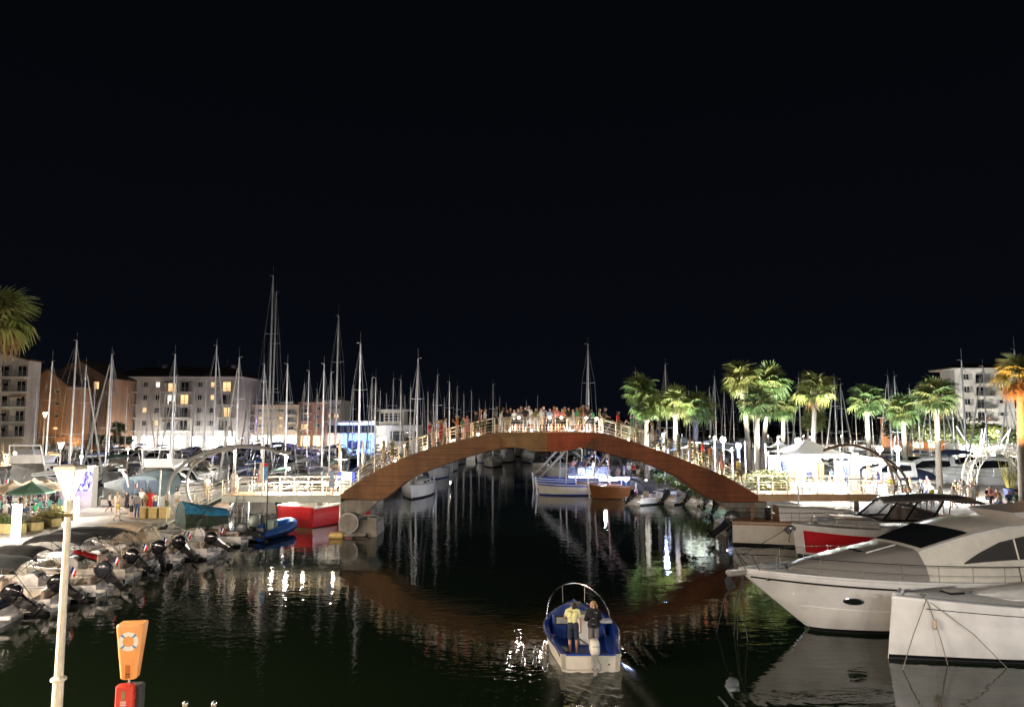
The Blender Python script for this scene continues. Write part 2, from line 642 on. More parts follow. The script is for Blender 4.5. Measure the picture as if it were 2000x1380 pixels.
def facade(W, H, ops, depth, mb, mi=0):
    xs = sorted({0, W} | {o[0] for o in ops} | {o[2] for o in ops})
    zs = sorted({0, H} | {o[1] for o in ops} | {o[3] for o in ops})
    for i in range(len(xs) - 1):
        for j in range(len(zs) - 1):
            cx, cz = (xs[i] + xs[i + 1]) / 2, (zs[j] + zs[j + 1]) / 2
            if not any(o[0] < cx < o[2] and o[1] < cz < o[3] for o in ops):
                mb.add([(xs[i], 0, zs[j]), (xs[i + 1], 0, zs[j]), (xs[i + 1], 0, zs[j + 1]), (xs[i], 0, zs[j + 1])], [(0, 1, 2, 3)], mi)
    for (a, b, c, d) in [o[:4] for o in ops]:
        mb.add([(a, 0, b), (c, 0, b), (c, 0, d), (a, 0, d), (a, depth, b), (c, depth, b), (c, depth, d), (a, depth, d)],
               [(0, 1, 5, 4), (1, 2, 6, 5), (2, 3, 7, 6), (3, 0, 4, 7)], mi)
        mb.add([(a, depth, b), (c, depth, b), (c, depth, d), (a, depth, d)], [(0, 1, 2, 3)], mi)


def arch_mesh(w, hh, mat):
    key = ('a', round(w, 2), round(hh, 2), mat.name)
    if key not in _wc:
        a = MB()
        for s in (-1, 1):
            poly = [(s * w / 2, 0, 0), (s * w / 2, 0, hh)]
            for k in range(7):
                t = math.pi / 2 * k / 6
                poly.append((s * (w / 2) * math.sin(t) if k else 0, 0, hh * math.cos(t)))
            poly = [poly[1]] + [(s * (w / 2) * math.sin(math.pi / 2 * k / 6), 0, hh * math.cos(math.pi / 2 * k / 6)) for k in range(7)]
            a.prism(poly, (0, .3, 0))
        _wc[key] = a.mesh('arch', mat, False)
    return _wc[key]


def apartment(name, label, px0, px1, py_eave, Y, D, floors, cols, wall, ground='plain', rz=0.0, roof='hip', roof_h=2.2, gz=1.2, seed=1, lit=.12, gh=4.2, arch=None, shop=None, shutters=True, roofmat=None, overhang=.5):
    r_ = random.Random(seed)
    a, b = A(px0, 860, Y), A(px1, 860, Y)
    W = b.x - a.x
    H = A((px0 + px1) / 2, py_eave, Y).z - gz
    root = thing(name, label, 'building', (a.x, Y, gz), rz)
    fh = (H - gh - .4) / floors
    ops, kids = [], []
    for (cf, w, kind) in cols:
        cx = cf * W
        for k in range(floors):
            z0 = gh + k * fh
            if kind == 'balc':
                ops.append((cx - w / 2, z0 + .2, cx + w / 2, z0 + fh - .35)); kids.append((cx, z0 + .2, w, fh - .55, 'balc'))
            elif kind == 'win':
                ops.append((cx - w / 2, z0 + .95, cx + w / 2, z0 + fh - .4)); kids.append((cx, z0 + .95, w, fh - 1.35, 'win'))
            elif kind == 'small':
                ops.append((cx - w / 2, z0 + 1.3, cx + w / 2, z0 + fh - .55)); kids.append((cx, z0 + 1.3, w, fh - 1.85, 'win'))
    ga = []
    if ground == 'arcade':
        n = arch or max(3, int(W / 4.2))
        step = W / n
        for i in range(n):
            w = step * .72
            ops.append((step * (i + .5) - w / 2, .0, step * (i + .5) + w / 2, gh - .5)); ga.append((step * (i + .5), w))
    elif ground == 'shop':
        n = arch or max(2, int(W / 6))
        step = W / n
        for i in range(n):
            ops.append((step * (i + .08), .0, step * (i + .92), gh - .8)); ga.append((step * (i + .5), step * .84))
    mb = MB()
    facade(W, H, ops, .9, mb)
    mb.add([(0, 0, 0), (0, D, 0), (0, D, H), (0, 0, H), (W, 0, 0), (W, D, 0), (W, D, H), (W, 0, H)], [(0, 3, 2, 1), (4, 5, 6, 7), (1, 2, 6, 5), (3, 7, 6, 2)], 0)
    mb.build('wall', wall, root, False, recalc=False)
    # string course and cornice
    MB().box((W / 2, -.12, gh - .12), (W + .1, .24, .22)).build('string_course', M_WHITEPAINT if ground == 'arcade' else wall, root, False)
    rm = roofmat or M_TILE
    if roof == 'hip':
        o = overhang
        MB().box((W / 2, D / 2, H + .16), (W + 2 * o, D + 2 * o, .3)).build('cornice', M_WHITEPAINT, root, False)
        ins = min(D / 2, 5)
        v = [(-o, -o, H + .314), (W + o, -o, H + .314), (W + o, D + o, H + .314), (-o, D + o, H + .314), (ins, D / 2, H + roof_h), (W - ins, D / 2, H + roof_h)]
        rf = MB().add(v, [(0, 1, 5, 4), (1, 2, 5), (2, 3, 4, 5), (3, 0, 4), (0, 3, 2, 1)]).build('roof', rm, root, False)
        for k in range(max(1, int(W / 14))):
            x = W * (k + .6 + .2 * r_.random()) / max(1, int(W / 14))
            MB().tube([(min(x, W - 2) - 2, D / 2, H + roof_h * .8), (min(x, W - 2) - 2, D / 2, H + roof_h + 2.2)], .03, 4).build('aerial', M_GREYM, rf)
            MB().bbox((min(x, W - 2), D / 2 - .8, H + roof_h * .9), (1.1, .8, 1.6), .05).build('chimney', M_CONC, rf, False)
    elif roof == 'gable':     # ridge runs away from the water, gable faces us
        pk = H + roof_h
        for y in (.002, D):
            MB().add([(0, y, H), (W, y, H), (W / 2, y, pk)], [(0, 1, 2)]).build('gable', wall, root, False)
        o = .4
        k = o * roof_h / (W / 2)
        rf = MB()
        rf.add([(-o, -o, H - k + .05), (W / 2, -o, pk + .05), (W / 2, D + o, pk + .05), (-o, D + o, H - k + .05), (W + o, -o, H - k + .05), (W + o, D + o, H - k + .05),
                (-o, -o, H - k + .28), (W / 2, -o, pk + .28), (W / 2, D + o, pk + .28), (-o, D + o, H - k + .28), (W + o, -o, H - k + .28), (W + o, D + o, H - k + .28)],
               [(0, 1, 2, 3), (1, 4, 5, 2), (6, 9, 8, 7), (7, 8, 11, 10), (0, 6, 7, 1), (1, 7, 10, 4), (0, 3, 9, 6), (4, 10, 11, 5), (3, 2, 8, 9), (2, 5, 11, 8)])
        rf.build('roof', rm, root, False)
    else:
        MB().box((W / 2, D / 2, H + .2), (W + .5, D + .5, .45)).build('parapet', wall, root, False)
        MB().box((W * .6, D * .55, H + .95), (W * .3, D * .4, 1.1)).build('roof_cabin', M_CONC, root, False)
    for (cx, z0, w, h, kind) in kids:
        p = r_.random()
        pane = E_LITW if p < lit * .75 else (E_LITC if p < lit else M_PANE)
        if kind == 'balc':
            ww = w * .62
            f_, g_ = window_mesh(ww, h - .15, pane)
            wo = place(f_, 'window', root, (cx - w * .1, .84, z0 + h / 2 - .05))
            place(g_, 'pane', wo)
            s_, rl = balcony_mesh(w + .5, False, M_WHITEPAINT)
            bo = place(s_, 'balcony', root, (cx, .05, z0 - .03))
            place(rl, 'railing', bo)
            if r_.random() < .3:
                key = ('aw', round(w, 1), r_.randrange(3))
                if key not in _wc:
                    _wc[key] = MB().prism([(-w / 2, 0, 0), (-w / 2, -1.1, -.45), (-w / 2, -1.1, -.62), (-w / 2, -1.06, -.47), (-w / 2, 0, -.04)], (w, 0, 0)).mesh('awning', (M_BEIGEC, M_WHITEC, M_GREYC)[key[2]], False)
                place(_wc[key], 'awning', root, (cx, -.02, z0 + h))
            elif r_.random() < .5:
                key = ('fn', r_.randrange(2))
                if key not in _wc:
                    _wc[key] = MB().bbox((0, 0, .38), (.8, .6, .76), .06).bbox((.75, .05, .3), (.35, .4, .6), .06).mesh('balcony_clutter', (M_GREYC, M_TEAK)[key[1]], False)
                place(_wc[key], 'balcony_clutter', root, (cx + .2, -.55, z0 + .07))
        else:
            f_, g_ = window_mesh(w, h, pane)
            wo = place(f_, 'window', root, (cx, .3, z0 + h / 2))
            place(g_, 'pane', wo)
            if shutters and w < 1.6:
                key = ('sh', round(h, 2))
                if key not in _wc:
                    sm = MB()
                    sm.box((0, 0, 0), (.5, .05, h))
                    for q in range(int(h / .22)):
                        sm.box((0, -.03, -h / 2 + .12 + q * .22), (.42, .02, .12))
                    _wc[key] = sm.mesh('shutter', M_SHUT, False)
                for s in (-1, 1):
                    place(_wc[key], 'shutter', root, (cx + s * (w / 2 + .28), -.03, z0 + h / 2))
    for (cx, w) in ga:
        if ground == 'arcade':
            place(arch_mesh(w, w * .5, wall), 'arch', root, (cx, .01, gh - .5 - w * .5))
        key = ('sf', round(w, 1), ground, (shop or E_SHOP).name)
        if key not in _wc:
            s_ = MB()
            hh = gh - .8
            s_.box((0, 0, hh * .42), (w - .05, .03, hh * .8))
            fr = MB()
            for q in range(4):
                fr.box((-w / 2 + .06 + (w - .12) * q / 3, -.06, hh * .42), (.1, .06, hh * .84))
            fr.box((0, -.06, hh * .62), (w - .1, .05, .08))
            _wc[key] = (s_.mesh('shop_front', shop or E_SHOP, False), fr.mesh('shop_frame', M_GREYM, False))
        s_, fr = _wc[key]
        so = place(s_, 'shop_front', root, (cx, .85, .05))
        place(fr, 'shop_frame', so)
    root['w'] = W
    return root, W, H


W_CREAM = pm('cream_render', (.62, .57, .49), .85, var=.1, scale=.5, bump=.004, bscale=10)
W_OCHRE = pm('ochre_render', (.46, .25, .12), .85, var=.12, scale=.4, bump=.004, bscale=10)
W_OCHRE2 = pm('brown_render', (.38, .23, .14), .85, var=.12, scale=.4, bump=.004, bscale=10)
W_GREY = pm('pale_render', (.56, .55, .54), .85, var=.07, scale=.5, bump=.004, bscale=10)
for _m in (W_CREAM, W_OCHRE, W_OCHRE2, W_GREY):
    weather(_m, ((.35, (2, 2, .25), .86), (.12, (1, 1, 1), .9)))
W_SALMON = pm('salmon_render', (.56, .30, .20), .85, var=.1, scale=.5, bump=.004, bscale=10)
W_WHITE = pm('white_render', (.72, .71, .69), .85, var=.05, scale=.5, bump=.003, bscale=10)
W_ORANGE = pm('orange_render', (.60, .27, .10), .85, var=.1, scale=.5, bump=.004, bscale=10)

apartment('apartment_building', 'cream apartment block with curved balconies beside the brown gabled house', -60, 46, 704, 128, 3.5, 5,
          [(.2, 3.4, 'balc'), (.52, 3.4, 'balc'), (.86, 2.6, 'balc')], W_CREAM, roof='gable', roof_h=1.3, gh=3.6, seed=3, lit=.05)
apartment('apartment_building', 'tall brown gabled apartment house with few small windows', 44, 126, 752, 142, 8, 4,
          [(.25, 1.1, 'small'), (.75, 1.0, 'small')], W_OCHRE, roof='gable', roof_h=3.2, gh=3.6, seed=8, lit=.12, shutters=False)
apartment('apartment_building', 'brown apartment house with long sloping roof behind a dark palm', 84, 206, 738, 168, 12, 4,
          [(.2, 1.1, 'small'), (.42, 1.1, 'small'), (.8, 1.3, 'win')], W_OCHRE2, roof='gable', roof_h=4.2, gh=3.6, seed=5, lit=.18, shutters=False)
apartment('apartment_building', 'long pale grey apartment block with lit arcade and dark roof', 207, 462, 738, 180, 16, 4,
          [(.06, 1.2, 'win'), (.165, 3.3, 'balc'), (.28, 1.1, 'small'), (.375, 1.1, 'small'), (.485, 3.3, 'balc'), (.585, 3.3, 'balc'), (.70, 1.1, 'small'), (.80, 1.1, 'small'), (.91, 3.4, 'balc')],
          W_GREY, ground='arcade', roof_h=3.4, seed=21, lit=.2, arch=8, overhang=1.3)
apartment('apartment_building', 'set back grey apartment block with flat roof terrace beside the arcade block', 456, 505, 762, 205, 12, 4,
          [(.3, 2.6, 'balc'), (.75, 1.2, 'win')], W_GREY, roof='flat', seed=6, lit=.1, ground='shop', arch=1)
apartment('apartment_building', 'cream low apartment block with arched top windows and bright shops', 476, 582, 793, 190, 13, 3,
          [(.1, 2.6, 'balc'), (.3, 1.2, 'win'), (.48, 1.2, 'win'), (.66, 1.2, 'win'), (.86, 2.6, 'balc')], pm('warm_cream_render', (.66, .55, .42), .85, var=.08, scale=.5), ground='shop', roof='flat', seed=31, lit=.25, arch=4)
apartment('apartment_building', 'salmon pink apartment block with stacked balconies next to the blue building', 582, 632, 788, 192, 12, 3,
          [(.25, 3.0, 'balc'), (.75, 1.2, 'win')], W_SALMON, ground='shop', roof='flat', seed=14, lit=.2, arch=2, shop=E_SHOPW)
apartment('apartment_building', 'pale end block washed in violet light beside the harbour office', 630, 664, 784, 196, 12, 3,
          [(.3, 1.2, 'win'), (.75, 1.3, 'win')], W_WHITE, ground='shop', roof='flat', seed=4, lit=.2, arch=1)
apartment('apartment_building', 'white apartment block with heavy cornice and balconies behind the brown palm', 1872, 2110, 722, 150, 5, 5,
          [(.10, 1.3, 'win'), (.24, 3.4, 'balc'), (.38, 1.0, 'small'), (.55, 3.4, 'balc'), (.8, 3.4, 'balc')], W_WHITE, ground='plain', roof_h=1.6, seed=17, lit=.12, overhang=1.6, gh=3.8)
apartment('apartment_building', 'orange lit low apartment house behind the round green trees', 1778, 1874, 816, 178, 14, 2,
          [(.12, 1.3, 'win'), (.35, 2.6, 'balc'), (.6, 1.3, 'win'), (.86, 2.6, 'balc')], W_ORANGE, ground='shop', roof_h=2.4, seed=12, lit=.3, arch=3, shop=E_SHOPW)
apartment('apartment_building', 'narrow orange tower house joined to the white apartment block', 1852, 1876, 786, 176, 12, 3,
          [(.5, 1.6, 'win')], W_ORANGE, ground='plain', roof='hip', roof_h=1.5, seed=2, lit=.3)

# the harbour office: low building with blue-lit glass front, then a white modern block with a lantern storey
def office():
    Y = 150
    a, b = A(638, 870, Y), A(730, 870, Y)
    W = b.x - a.x
    root = thing('harbour_office', 'low harbour office with a glowing blue glass front', 'building', (a.x, Y, 1.0))
    H = A(680, 825, Y).z - 1.0
    MB().box((W / 2, 6.1, H / 2), (W, 11, H)).build('wall', W_WHITE, root, False)
    MB().box((W / 2, 5.4, H + .18), (W + .9, 12.6, .35)).build('roof', W_WHITE, root, False)
    gl = em('blue_lit_glass', (.20, .40, 1.0), 1.6, True)
    gw = em('pink_lit_glass', (1.0, .66, .5), .9, True)
    n = 7
    for i in range(n):
        w = W / n
        m = gw if i < 2 else gl
        MB().box((w * (i + .5), .45, H * .34), (w * .96, .05, H * .6)).build('lit_panel', m, root, False)
        MB().box((w * (i + .5), .45, H * .80), (w * .96, .05, H * .24)).build('pane', M_PANE, root, False)
        MB().box((w * i, .40, H * .5), (.12, .14, H)).build('mullion', M_GREYM, root, False)
    mk = pm('dark_emblem', (.02, .03, .12), .6)
    for cx, k in ((.52, 0), (.68, 0), (.88, 1)):
        e = MB()
        if k == 0:
            e.lathe([(.95, 0), (.95, .04), (.02, .05)], 20, 0, (W * cx, .40, H * .3), Matrix.Rotation(R(90), 3, 'X'))
        else:       # anchor
            e.box((W * cx, .38, H * .32), (.16, .04, 1.5)); e.box((W * cx, .38, H * .32 + .4), (.8, .04, .14))
            e.tube([(W * cx + .75 * math.cos(t), .38, H * .32 - .15 + .75 * math.sin(t)) for t in [R(200 + 14 * q) for q in range(11)]], .09, 5)
        e.build('emblem', mk, root)
    MB().box((W * .62, .2, H - .25), (W * .74, .14, .16)).build('light_strip', em('blue_strip', (.20, .30, 1.0), 9, True), root, False)
    lamp(root, (W * .6, -2.5, 2.6), 300, BLUE, .4)
    lamp(root, (W * .1, -2.0, 2.4), 120, (1, .6, .4), .3)
    lamp(root, (-4.5, 6, 5.5), 1400, (.42, .28, 1.0), .3)
    Y = 152
    a, b = A(726, 870, Y), A(815, 870, Y)
    W = b.x - a.x
    root = thing('harbour_office', 'white modern block with a lantern storey and glazed stair', 'building', (a.x, Y, 1.0))
    H = A(760, 830, Y).z - 1.0
    H2 = A(760, 802, Y).z - 1.0
    MB().box((W / 2, 5, H / 2), (W, 10, H)).build('wall', W_WHITE, root, False)
    MB().box((W * .69, -.03, H * .62), (W * .56, .05, H * .36)).build('pane', M_PANE, root, False)
    MB().box((W * .22, -.03, H * .35), (W * .2, .05, H * .5)).build('pane', E_LITC, root, False)
    MB().box((W * .40, 4, (H + H2) / 2), (W * .55, 6, H2 - H)).build('lantern_storey', W_CREAM, root, False)
    for i in range(5):
        MB().box((W * (.20 + .1 * i), .96, (H + H2) / 2 + .1), (W * .07, .05, (H2 - H) * .6)).build('pane', M_PANE, root, False)
    for i in range(3):
        MB().box((W * .42, .90, H + (H2 - H) * (.3 + .2 * i)), (W * .36, .05, .08)).build('louvre', M_WHITEPAINT, root, False)
    MB().box((W * .42, 3.6, H2 + .15), (W * .82, 9, .3)).build('roof', W_WHITE, root, False)
    MB().box((W * .05, -.5, H2 * .5), (.5, .5, H2)).build('column', W_CREAM, root, False)
    lamp(root, (W * .1, -4, 5), 350, WHITE, .2)


office()

# ================================================================== BRIDGE
BY0, BY1 = 48.6, 51.4           # near and far face of the bridge
TOP = [(655, 972), (700, 941), (750, 912), (800, 890), (850, 873), (900, 860), (945, 850), (970, 845.5), (1070, 844), (1168, 845.5), (1200, 853), (1250, 867), (1293, 882), (1330, 896), (1362, 908), (1400, 923), (1432, 938), (1462, 956), (1494, 976)]
BOT = [(655, 973.5), (700, 976), (747, 976), (770, 960), (792, 942), (829, 923), (879, 904), (923, 890), (966, 879), (1010, 874), (1070, 873), (1130, 874), (1165, 880), (1200, 890), (1250, 902), (1281, 912), (1330, 934), (1362, 957), (1397, 977.5), (1446, 981), (1494, 980)]


def spline(pts, x):
    for i in range(len(pts) - 1):
        if x <= pts[i + 1][0]:
            p0, p1, p2, p3 = pts[max(i - 1, 0)], pts[i], pts[i + 1], pts[min(i + 2, len(pts) - 1)]
            h = p2[0] - p1[0]
            t = (x - p1[0]) / h
            m1 = (p2[1] - p0[1]) / max(p2[0] - p0[0], 1e-6) * h
            m2 = (p3[1] - p1[1]) / max(p3[0] - p1[0], 1e-6) * h
            return (2 * t ** 3 - 3 * t ** 2 + 1) * p1[1] + (t ** 3 - 2 * t ** 2 + t) * m1 + (-2 * t ** 3 + 3 * t ** 2) * p2[1] + (t ** 3 - t ** 2) * m2
    return pts[-1][1]


TOPW = [(A(px, py, BY0).x, A(px, py, BY0).z) for px, py in TOP]
BOTW = [(A(px, py, BY0).x, A(px, py, BY0).z) for px, py in BOT]
deck_z = lambda X: spline(TOPW, X)
soff_z = lambda X: spline(BOTW, X)
bx = lambda px: A(px, 900, BY0).x


def wood(name, col, col2):
    m = pm(name, col, .62, var=.0, col2=col2, scale=1.6, stretch=(.35, 1, 6), bump=.004, bscale=5, spec=.3)
    weather(m, ((.5, (1, 1, .6), .66), (1.0, (2.2, 1, .3), .90), (1.0, (.12, 1, 7), .78)))
    return m


M_WOODA = wood('bridge_wood_brown', (.165, .078, .030), (.245, .115, .044))
M_WOODB = wood('bridge_wood_olive', (.205, .115, .042), (.27, .155, .06))
M_WOODC = wood('bridge_wood_red', (.30, .062, .018), (.38, .085, .026))
M_WOODD = wood('bridge_wood_rust', (.20, .064, .025), (.275, .092, .036))


def bridge():
    root = thing('footbridge', 'arched wooden footbridge crowded with people over the harbour channel', 'bridge', ((TOPW[0][0] + TOPW[-1][0]) / 2, BY0, 0))
    ox = root.location.x
    off = Vector((-ox, -BY0, 0))

    def span(x0, x1, mat, name, y0=0.0, y1=BY1 - BY0, n=26):
        rings = []
        for i in range(n + 1):
            x = x0 + (x1 - x0) * i / n
            zt, zb = deck_z(x), soff_z(x)
            b_ = .05
            rings.append([(x - ox, y0 + b_, zt), (x - ox, y1 - b_, zt), (x - ox, y1, zt - b_), (x - ox, y1, zb + b_), (x - ox, y1 - b_ * 3, zb), (x - ox, y0 + b_ * 3, zb), (x - ox, y0, zb + b_), (x - ox, y0, zt - b_)])
        return MB().loft(rings).build(name, mat, root, ang=25)
    xa, xm, xb = bx(978), bx(1070), bx(1160)
    span(TOPW[0][0] + .02, xa, M_WOODA, 'arch_beam')
    span(xb, TOPW[-1][0] - .02, M_WOODD, 'arch_beam')
    span(xa + .003, xb - .003, M_WOODA, 'crown_beam', .12, BY1 - BY0 - .12)
    # crown cladding panels, proud of the beam, stepped where they overlap the side beams

    def panel(pts, mat):
        for y, d in ((-.05, .06), (BY1 - BY0 - .01, .06)):
            MB().prism([(A(px, py, BY0).x - ox, y, A(px, py, BY0).z) for px, py in pts], (0, d, 0)).build('cladding_panel', mat, root, False)
    panel([(969, 846.5), (1069.7, 844.5), (1069.7, 881.5), (1040, 880), (1016, 874), (991, 872), (986, 862)], M_WOODB)
    panel([(1070.3, 844.5), (1168, 846.5), (1152, 862), (1145, 872), (1121, 877), (1098, 881), (1070.3, 881.5)], M_WOODC)
    bolt = MB().lathe([(.022, 0), (.022, .02), (.012, .03)], 8, 0, (0, 0, 0), Matrix.Rotation(R(90), 3, 'X')).mesh('bolt', M_DARK)
    for px in (975, 984, 1062, 1066, 1074, 1078, 1152, 1162, 700, 706, 1462, 1456, 820, 826, 1300, 1306):
        x = bx(px)
        for k in range(4):
            z = soff_z(x) + (deck_z(x) - soff_z(x)) * (.2 + .2 * k)
            place(bolt, 'bolt', root, (x - ox, -.06 if 980 < px < 1160 else -.04, z))
    # lower flanks near the springings: a narrow lap board along each side beam
    for (p0, p1, mat) in (((664, 968), (985, 852), M_WOODA), ((1158, 853), (1486, 973), M_WOODD)):
        pts_t, pts_b = [], []
        for i in range(21):
            px = p0[0] + (p1[0] - p0[0]) * i / 20
            x = bx(px)
            pts_t.append((x - ox, -.035, deck_z(x) - .02)); pts_b.append((x - ox, -.035, deck_z(x) - .32))
        MB().prism(pts_t + pts_b[::-1], (0, .034, 0)).build('lap_board', mat, root, False)
    # deck boards, one by one across the walk
    me = MB().bbox((0, 0, 0), (.27, BY1 - BY0 - .36, .05), .012).mesh('deck_board', pm('deck_boards', (.24, .16, .09), .7, var=.25, scale=3), False)
    x = TOPW[0][0] + .6
    while x < TOPW[-1][0] - .6:
        z = deck_z(x)
        sl = (deck_z(x + .1) - deck_z(x - .1)) / .2
        place(me, 'deck_board', root, (x - ox, (BY1 - BY0) / 2, z + .02), rot=(0, -math.atan(sl), 0))
        x += .288 * math.cos(math.atan(sl))
    # railings
    for yy in (.10, BY1 - BY0 - .10):
        for (q0, q1, curved) in ((bx(684), bx(966), False), (bx(972), bx(1166), True), (bx(1172), bx(1470), False)):
            L = q1 - q0
            n = max(2, round(L / (.98 if curved else 1.5)))
            for i in range(n + 1):
                x = q0 + L * i / n
                z = deck_z(x)
                p = MB()
                if curved:
                    lean = .10 * (-1 if i % 2 else 1)
                    s_ = -1 if yy < 1 else 1
                    p.tube([(x - ox, yy, z + .02), (x - ox + lean * .5, yy + s_ * .14, z + .35), (x - ox + lean, yy + s_ * .16, z + .6), (x - ox + lean * .3, yy + s_ * .02, z + .99)], .026, 6)
                else:
                    p.box((x - ox, yy, z + .51), (.05, .035, 1.0))
                p.build('post', M_RS, root, curved)
            for k, (hz, rr) in enumerate(((1.02, .034), (.78, .010), (.56, .010), (.34, .010), (.16, .010))):
                s_ = (-1 if yy < 1 else 1) * (.12 if (curved and .2 < hz < .9) else 0)
                MB().tube([(q0 + L * i / 24 - ox, yy + s_, deck_z(q0 + L * i / 24) + hz) for i in range(25)], rr, 6).build('handrail' if k == 0 else 'rail_wire', M_RS, root)
    # little spot lamps on the crown railing and low deck lights between people
    for px, col, e, pw in ((1013, WHITE, E_WHITE, 22), (1074, WHITE, E_WHITE, 26), (1097, (1, .6, .25), E_WARM, 18), (1146, WHITE, E_WHITE, 22), (1166, WHITE, E_WHITE, 22)):
        x = bx(px)
        z = deck_z(x) + .98
        h = MB().lathe([(.05, -.14), (.11, -.06), (.12, .02), (.09, .02)], 10, 0, (x - ox, .0, z), Matrix.Rotation(R(78), 3, 'X')).build('spot_lamp', M_GREYM, root)
        MB().ball((x - ox, -.06, z), (.06, .03, .06), 10, 6).build('bulb', e, h)
        lamp(root, (x - ox, .45, z - .72), pw, col, .06)
    for px, pw, col in ((995, 60, WHITE), (1040, 90, WHITE), (1120, 70, COOL), (930, 50, (1, .7, .42)), (880, 35, (1, .6, .35)), (1185, 120, WHITE), (820, 22, (1, .8, .5)), (760, 30, (1, .85, .55)), (1240, 90, (1, .93, .6)), (1300, 110, (1, .93, .6)), (1370, 110, (1, .9, .55)), (1430, 90, (1, .9, .6))):
        x = bx(px)
        z = deck_z(x)
        f = MB().bbox((x - ox, BY1 - BY0 - .22, z + .13), (.16, .08, .16), .02).build('deck_light', M_GREYM, root)
        MB().box((x - ox, BY1 - BY0 - .27, z + .14), (.11, .015, .09)).build('lens', E_WHITE, f, False)
        lamp(root, (x - ox, BY1 - BY0 - .42, z + .22), pw * .8, col, .05)
    # concrete abutments with the round hinge drum
    for (px0, px1, zc, s) in ((662, 742, 0, 1), (1408, 1500, 0, -1)):
        x0, x1 = bx(px0), bx(px1)
        w = x1 - x0
        ab = thing('bridge_pier', 'concrete bridge pier with round hinge drum by the ' + ('red fishing boat' if s > 0 else 'wooden sailing boat'), 'bridge pier', (x0, BY0, 0))
        zt = soff_z(x0 + w * .5) - .02
        ln = (lambda t: t) if s > 0 else (lambda t: w - t)
        p = [(ln(0), .4, zt - .02), (ln(w * .96), .4, zt - .02), (ln(w * .62), .4, zt - .95), (ln(w * .15), .4, zt - .95)]
        MB().prism(p, (0, 2.2, 0)).build('bearing_block', M_CONC, ab, False)
        q = [(ln(w * .30), .25, -1.5), (ln(w * 1.0), .25, -1.5), (ln(w * .93), .25, zt - 1.5), (ln(w * .70), .25, zt - 1.3), (ln(w * .5), .25, zt - 1.3), (ln(w * .36), .25, zt - 1.3)]
        MB().prism(q, (0, 2.6, 0)).build('footing', M_CONC, ab, False)
        q = [(ln(w * .78), -.35, -1.5), (ln(w * 1.0), -.35, -1.5), (ln(w * .95), -.25, zt - 1.15), (ln(w * .74), -.25, zt - 1.05)]
        MB().prism(q, (0, .5, 0)).build('buttress', M_CONC, ab, False)
        c = (ln(w * .30), -.45, zt - 1.42)
        MB().lathe([(.02, 0), (.58, .0), (.64, .05), (.64, .63)], 28, 0, c, Matrix.Rotation(R(-90), 3, 'X')).build('hinge_drum', M_CONC, ab)
        MB().lathe([(.60, -.02), (.66, -.02), (.66, .10), (.60, .10), (.60, -.02)], 28, 0, c, Matrix.Rotation(R(-90), 3, 'X'), caps=False).build('drum_rim', M_GREYM, ab)
        MB().tube([(ln(w * .36), 1.2, zt - 1.4), (ln(w * .40), 1.2, zt - .9)], .42, 10).build('bearing_neck', M_CONC, ab)
        MB().tube([(ln(w * .45), .1, zt - 1.2), (ln(w * .80), .1, zt - .45)], .07, 8).build('strut', M_CONC, ab)
        if s > 0:
            fl = thing('fender', 'yellow cylindrical mooring fender floating beside the concrete pier', 'fender', (x0 - .35, BY0 - .85, .18))
            MB().tube([(.0, 0, 0), (.12, 0, .0), (.9, 0, .0), (1.0, 0, 0)], [.08, .22, .22, .1], 10).build('body', pm('yellow_fender', (.62, .45, .16), .5, var=.2), fl)
            MB().tube([(1.0, 0, .02), (2.4, 0, .03)], .11, 8).build('arm', M_CONC, fl)
    return root


BRIDGE = bridge()


def walkway(px0, px1, py, label, mat_f, end_px, end_z, pylow, nm, rampside):
    """level gangway between bridge end and quay, then a ramp"""
    z = A(px0, py, BY0).z
    X0, X1 = sorted((bx(px0), bx(px1)))
    root = thing('gangway', label, 'gangway', (X0, BY0, z))
    W = X1 - X0
    D = BY1 - BY0
    MB().box((W / 2, D / 2, -.03), (W, D - .1, .06)).build('deck', pm('gangway_deck', (.46, .34, .22), .7, var=.2, scale=2, stretch=(8, 1, 1)), root, False)
    for yy in (0, D):
        MB().bbox((W / 2, yy, -.24), (W, .14, .42), .02).build('side_beam', mat_f, root, False)
    Xe = (bx(end_px) - X0)
    xr = 0 if rampside < 0 else W
    zr = end_z - z
    # ramp
    MB().prism([(xr, .1, 0.0), (Xe, .1, zr), (Xe, .1, zr - .14), (xr, .1, -.14)], (0, D - .2, 0)).build('ramp', mat_f, root, False)
    for yy in (.05, D - .05):
        n = max(3, round(W / 1.05))
        for i in range(n + 1):
            x = W * i / n
            MB().box((x, yy, .50), (.05, .04, 1.0)).build('post', M_RS, root, False)
        for k, (hz, rr) in enumerate(((1.02, .035), (.8, .011), (.6, .011), (.4, .011), (.2, .011))):
            MB().tube([(0, yy, hz), (W, yy, hz)], rr, 6).build('handrail' if k == 0 else 'rail_wire', M_RS, root)
        m = 4
        for i in range(1, m + 1):
            t = i / m
            MB().box((xr + (Xe - xr) * t, yy, zr * t + .48), (.05, .04, .96)).build('post', M_RS, root, False)
        for k, hz in enumerate((1.0, .55)):
            MB().tube([(xr, yy, hz), (Xe, yy, zr + hz)], .03, 6).build('handrail', M_RS, root)
    for x in (.4, W - .4):
        MB().tube([(x, D - .5, -.4), (x, D - .5, -z - .8)], .16, 10).build('pile', M_CONC, root)
    return root, z, X0


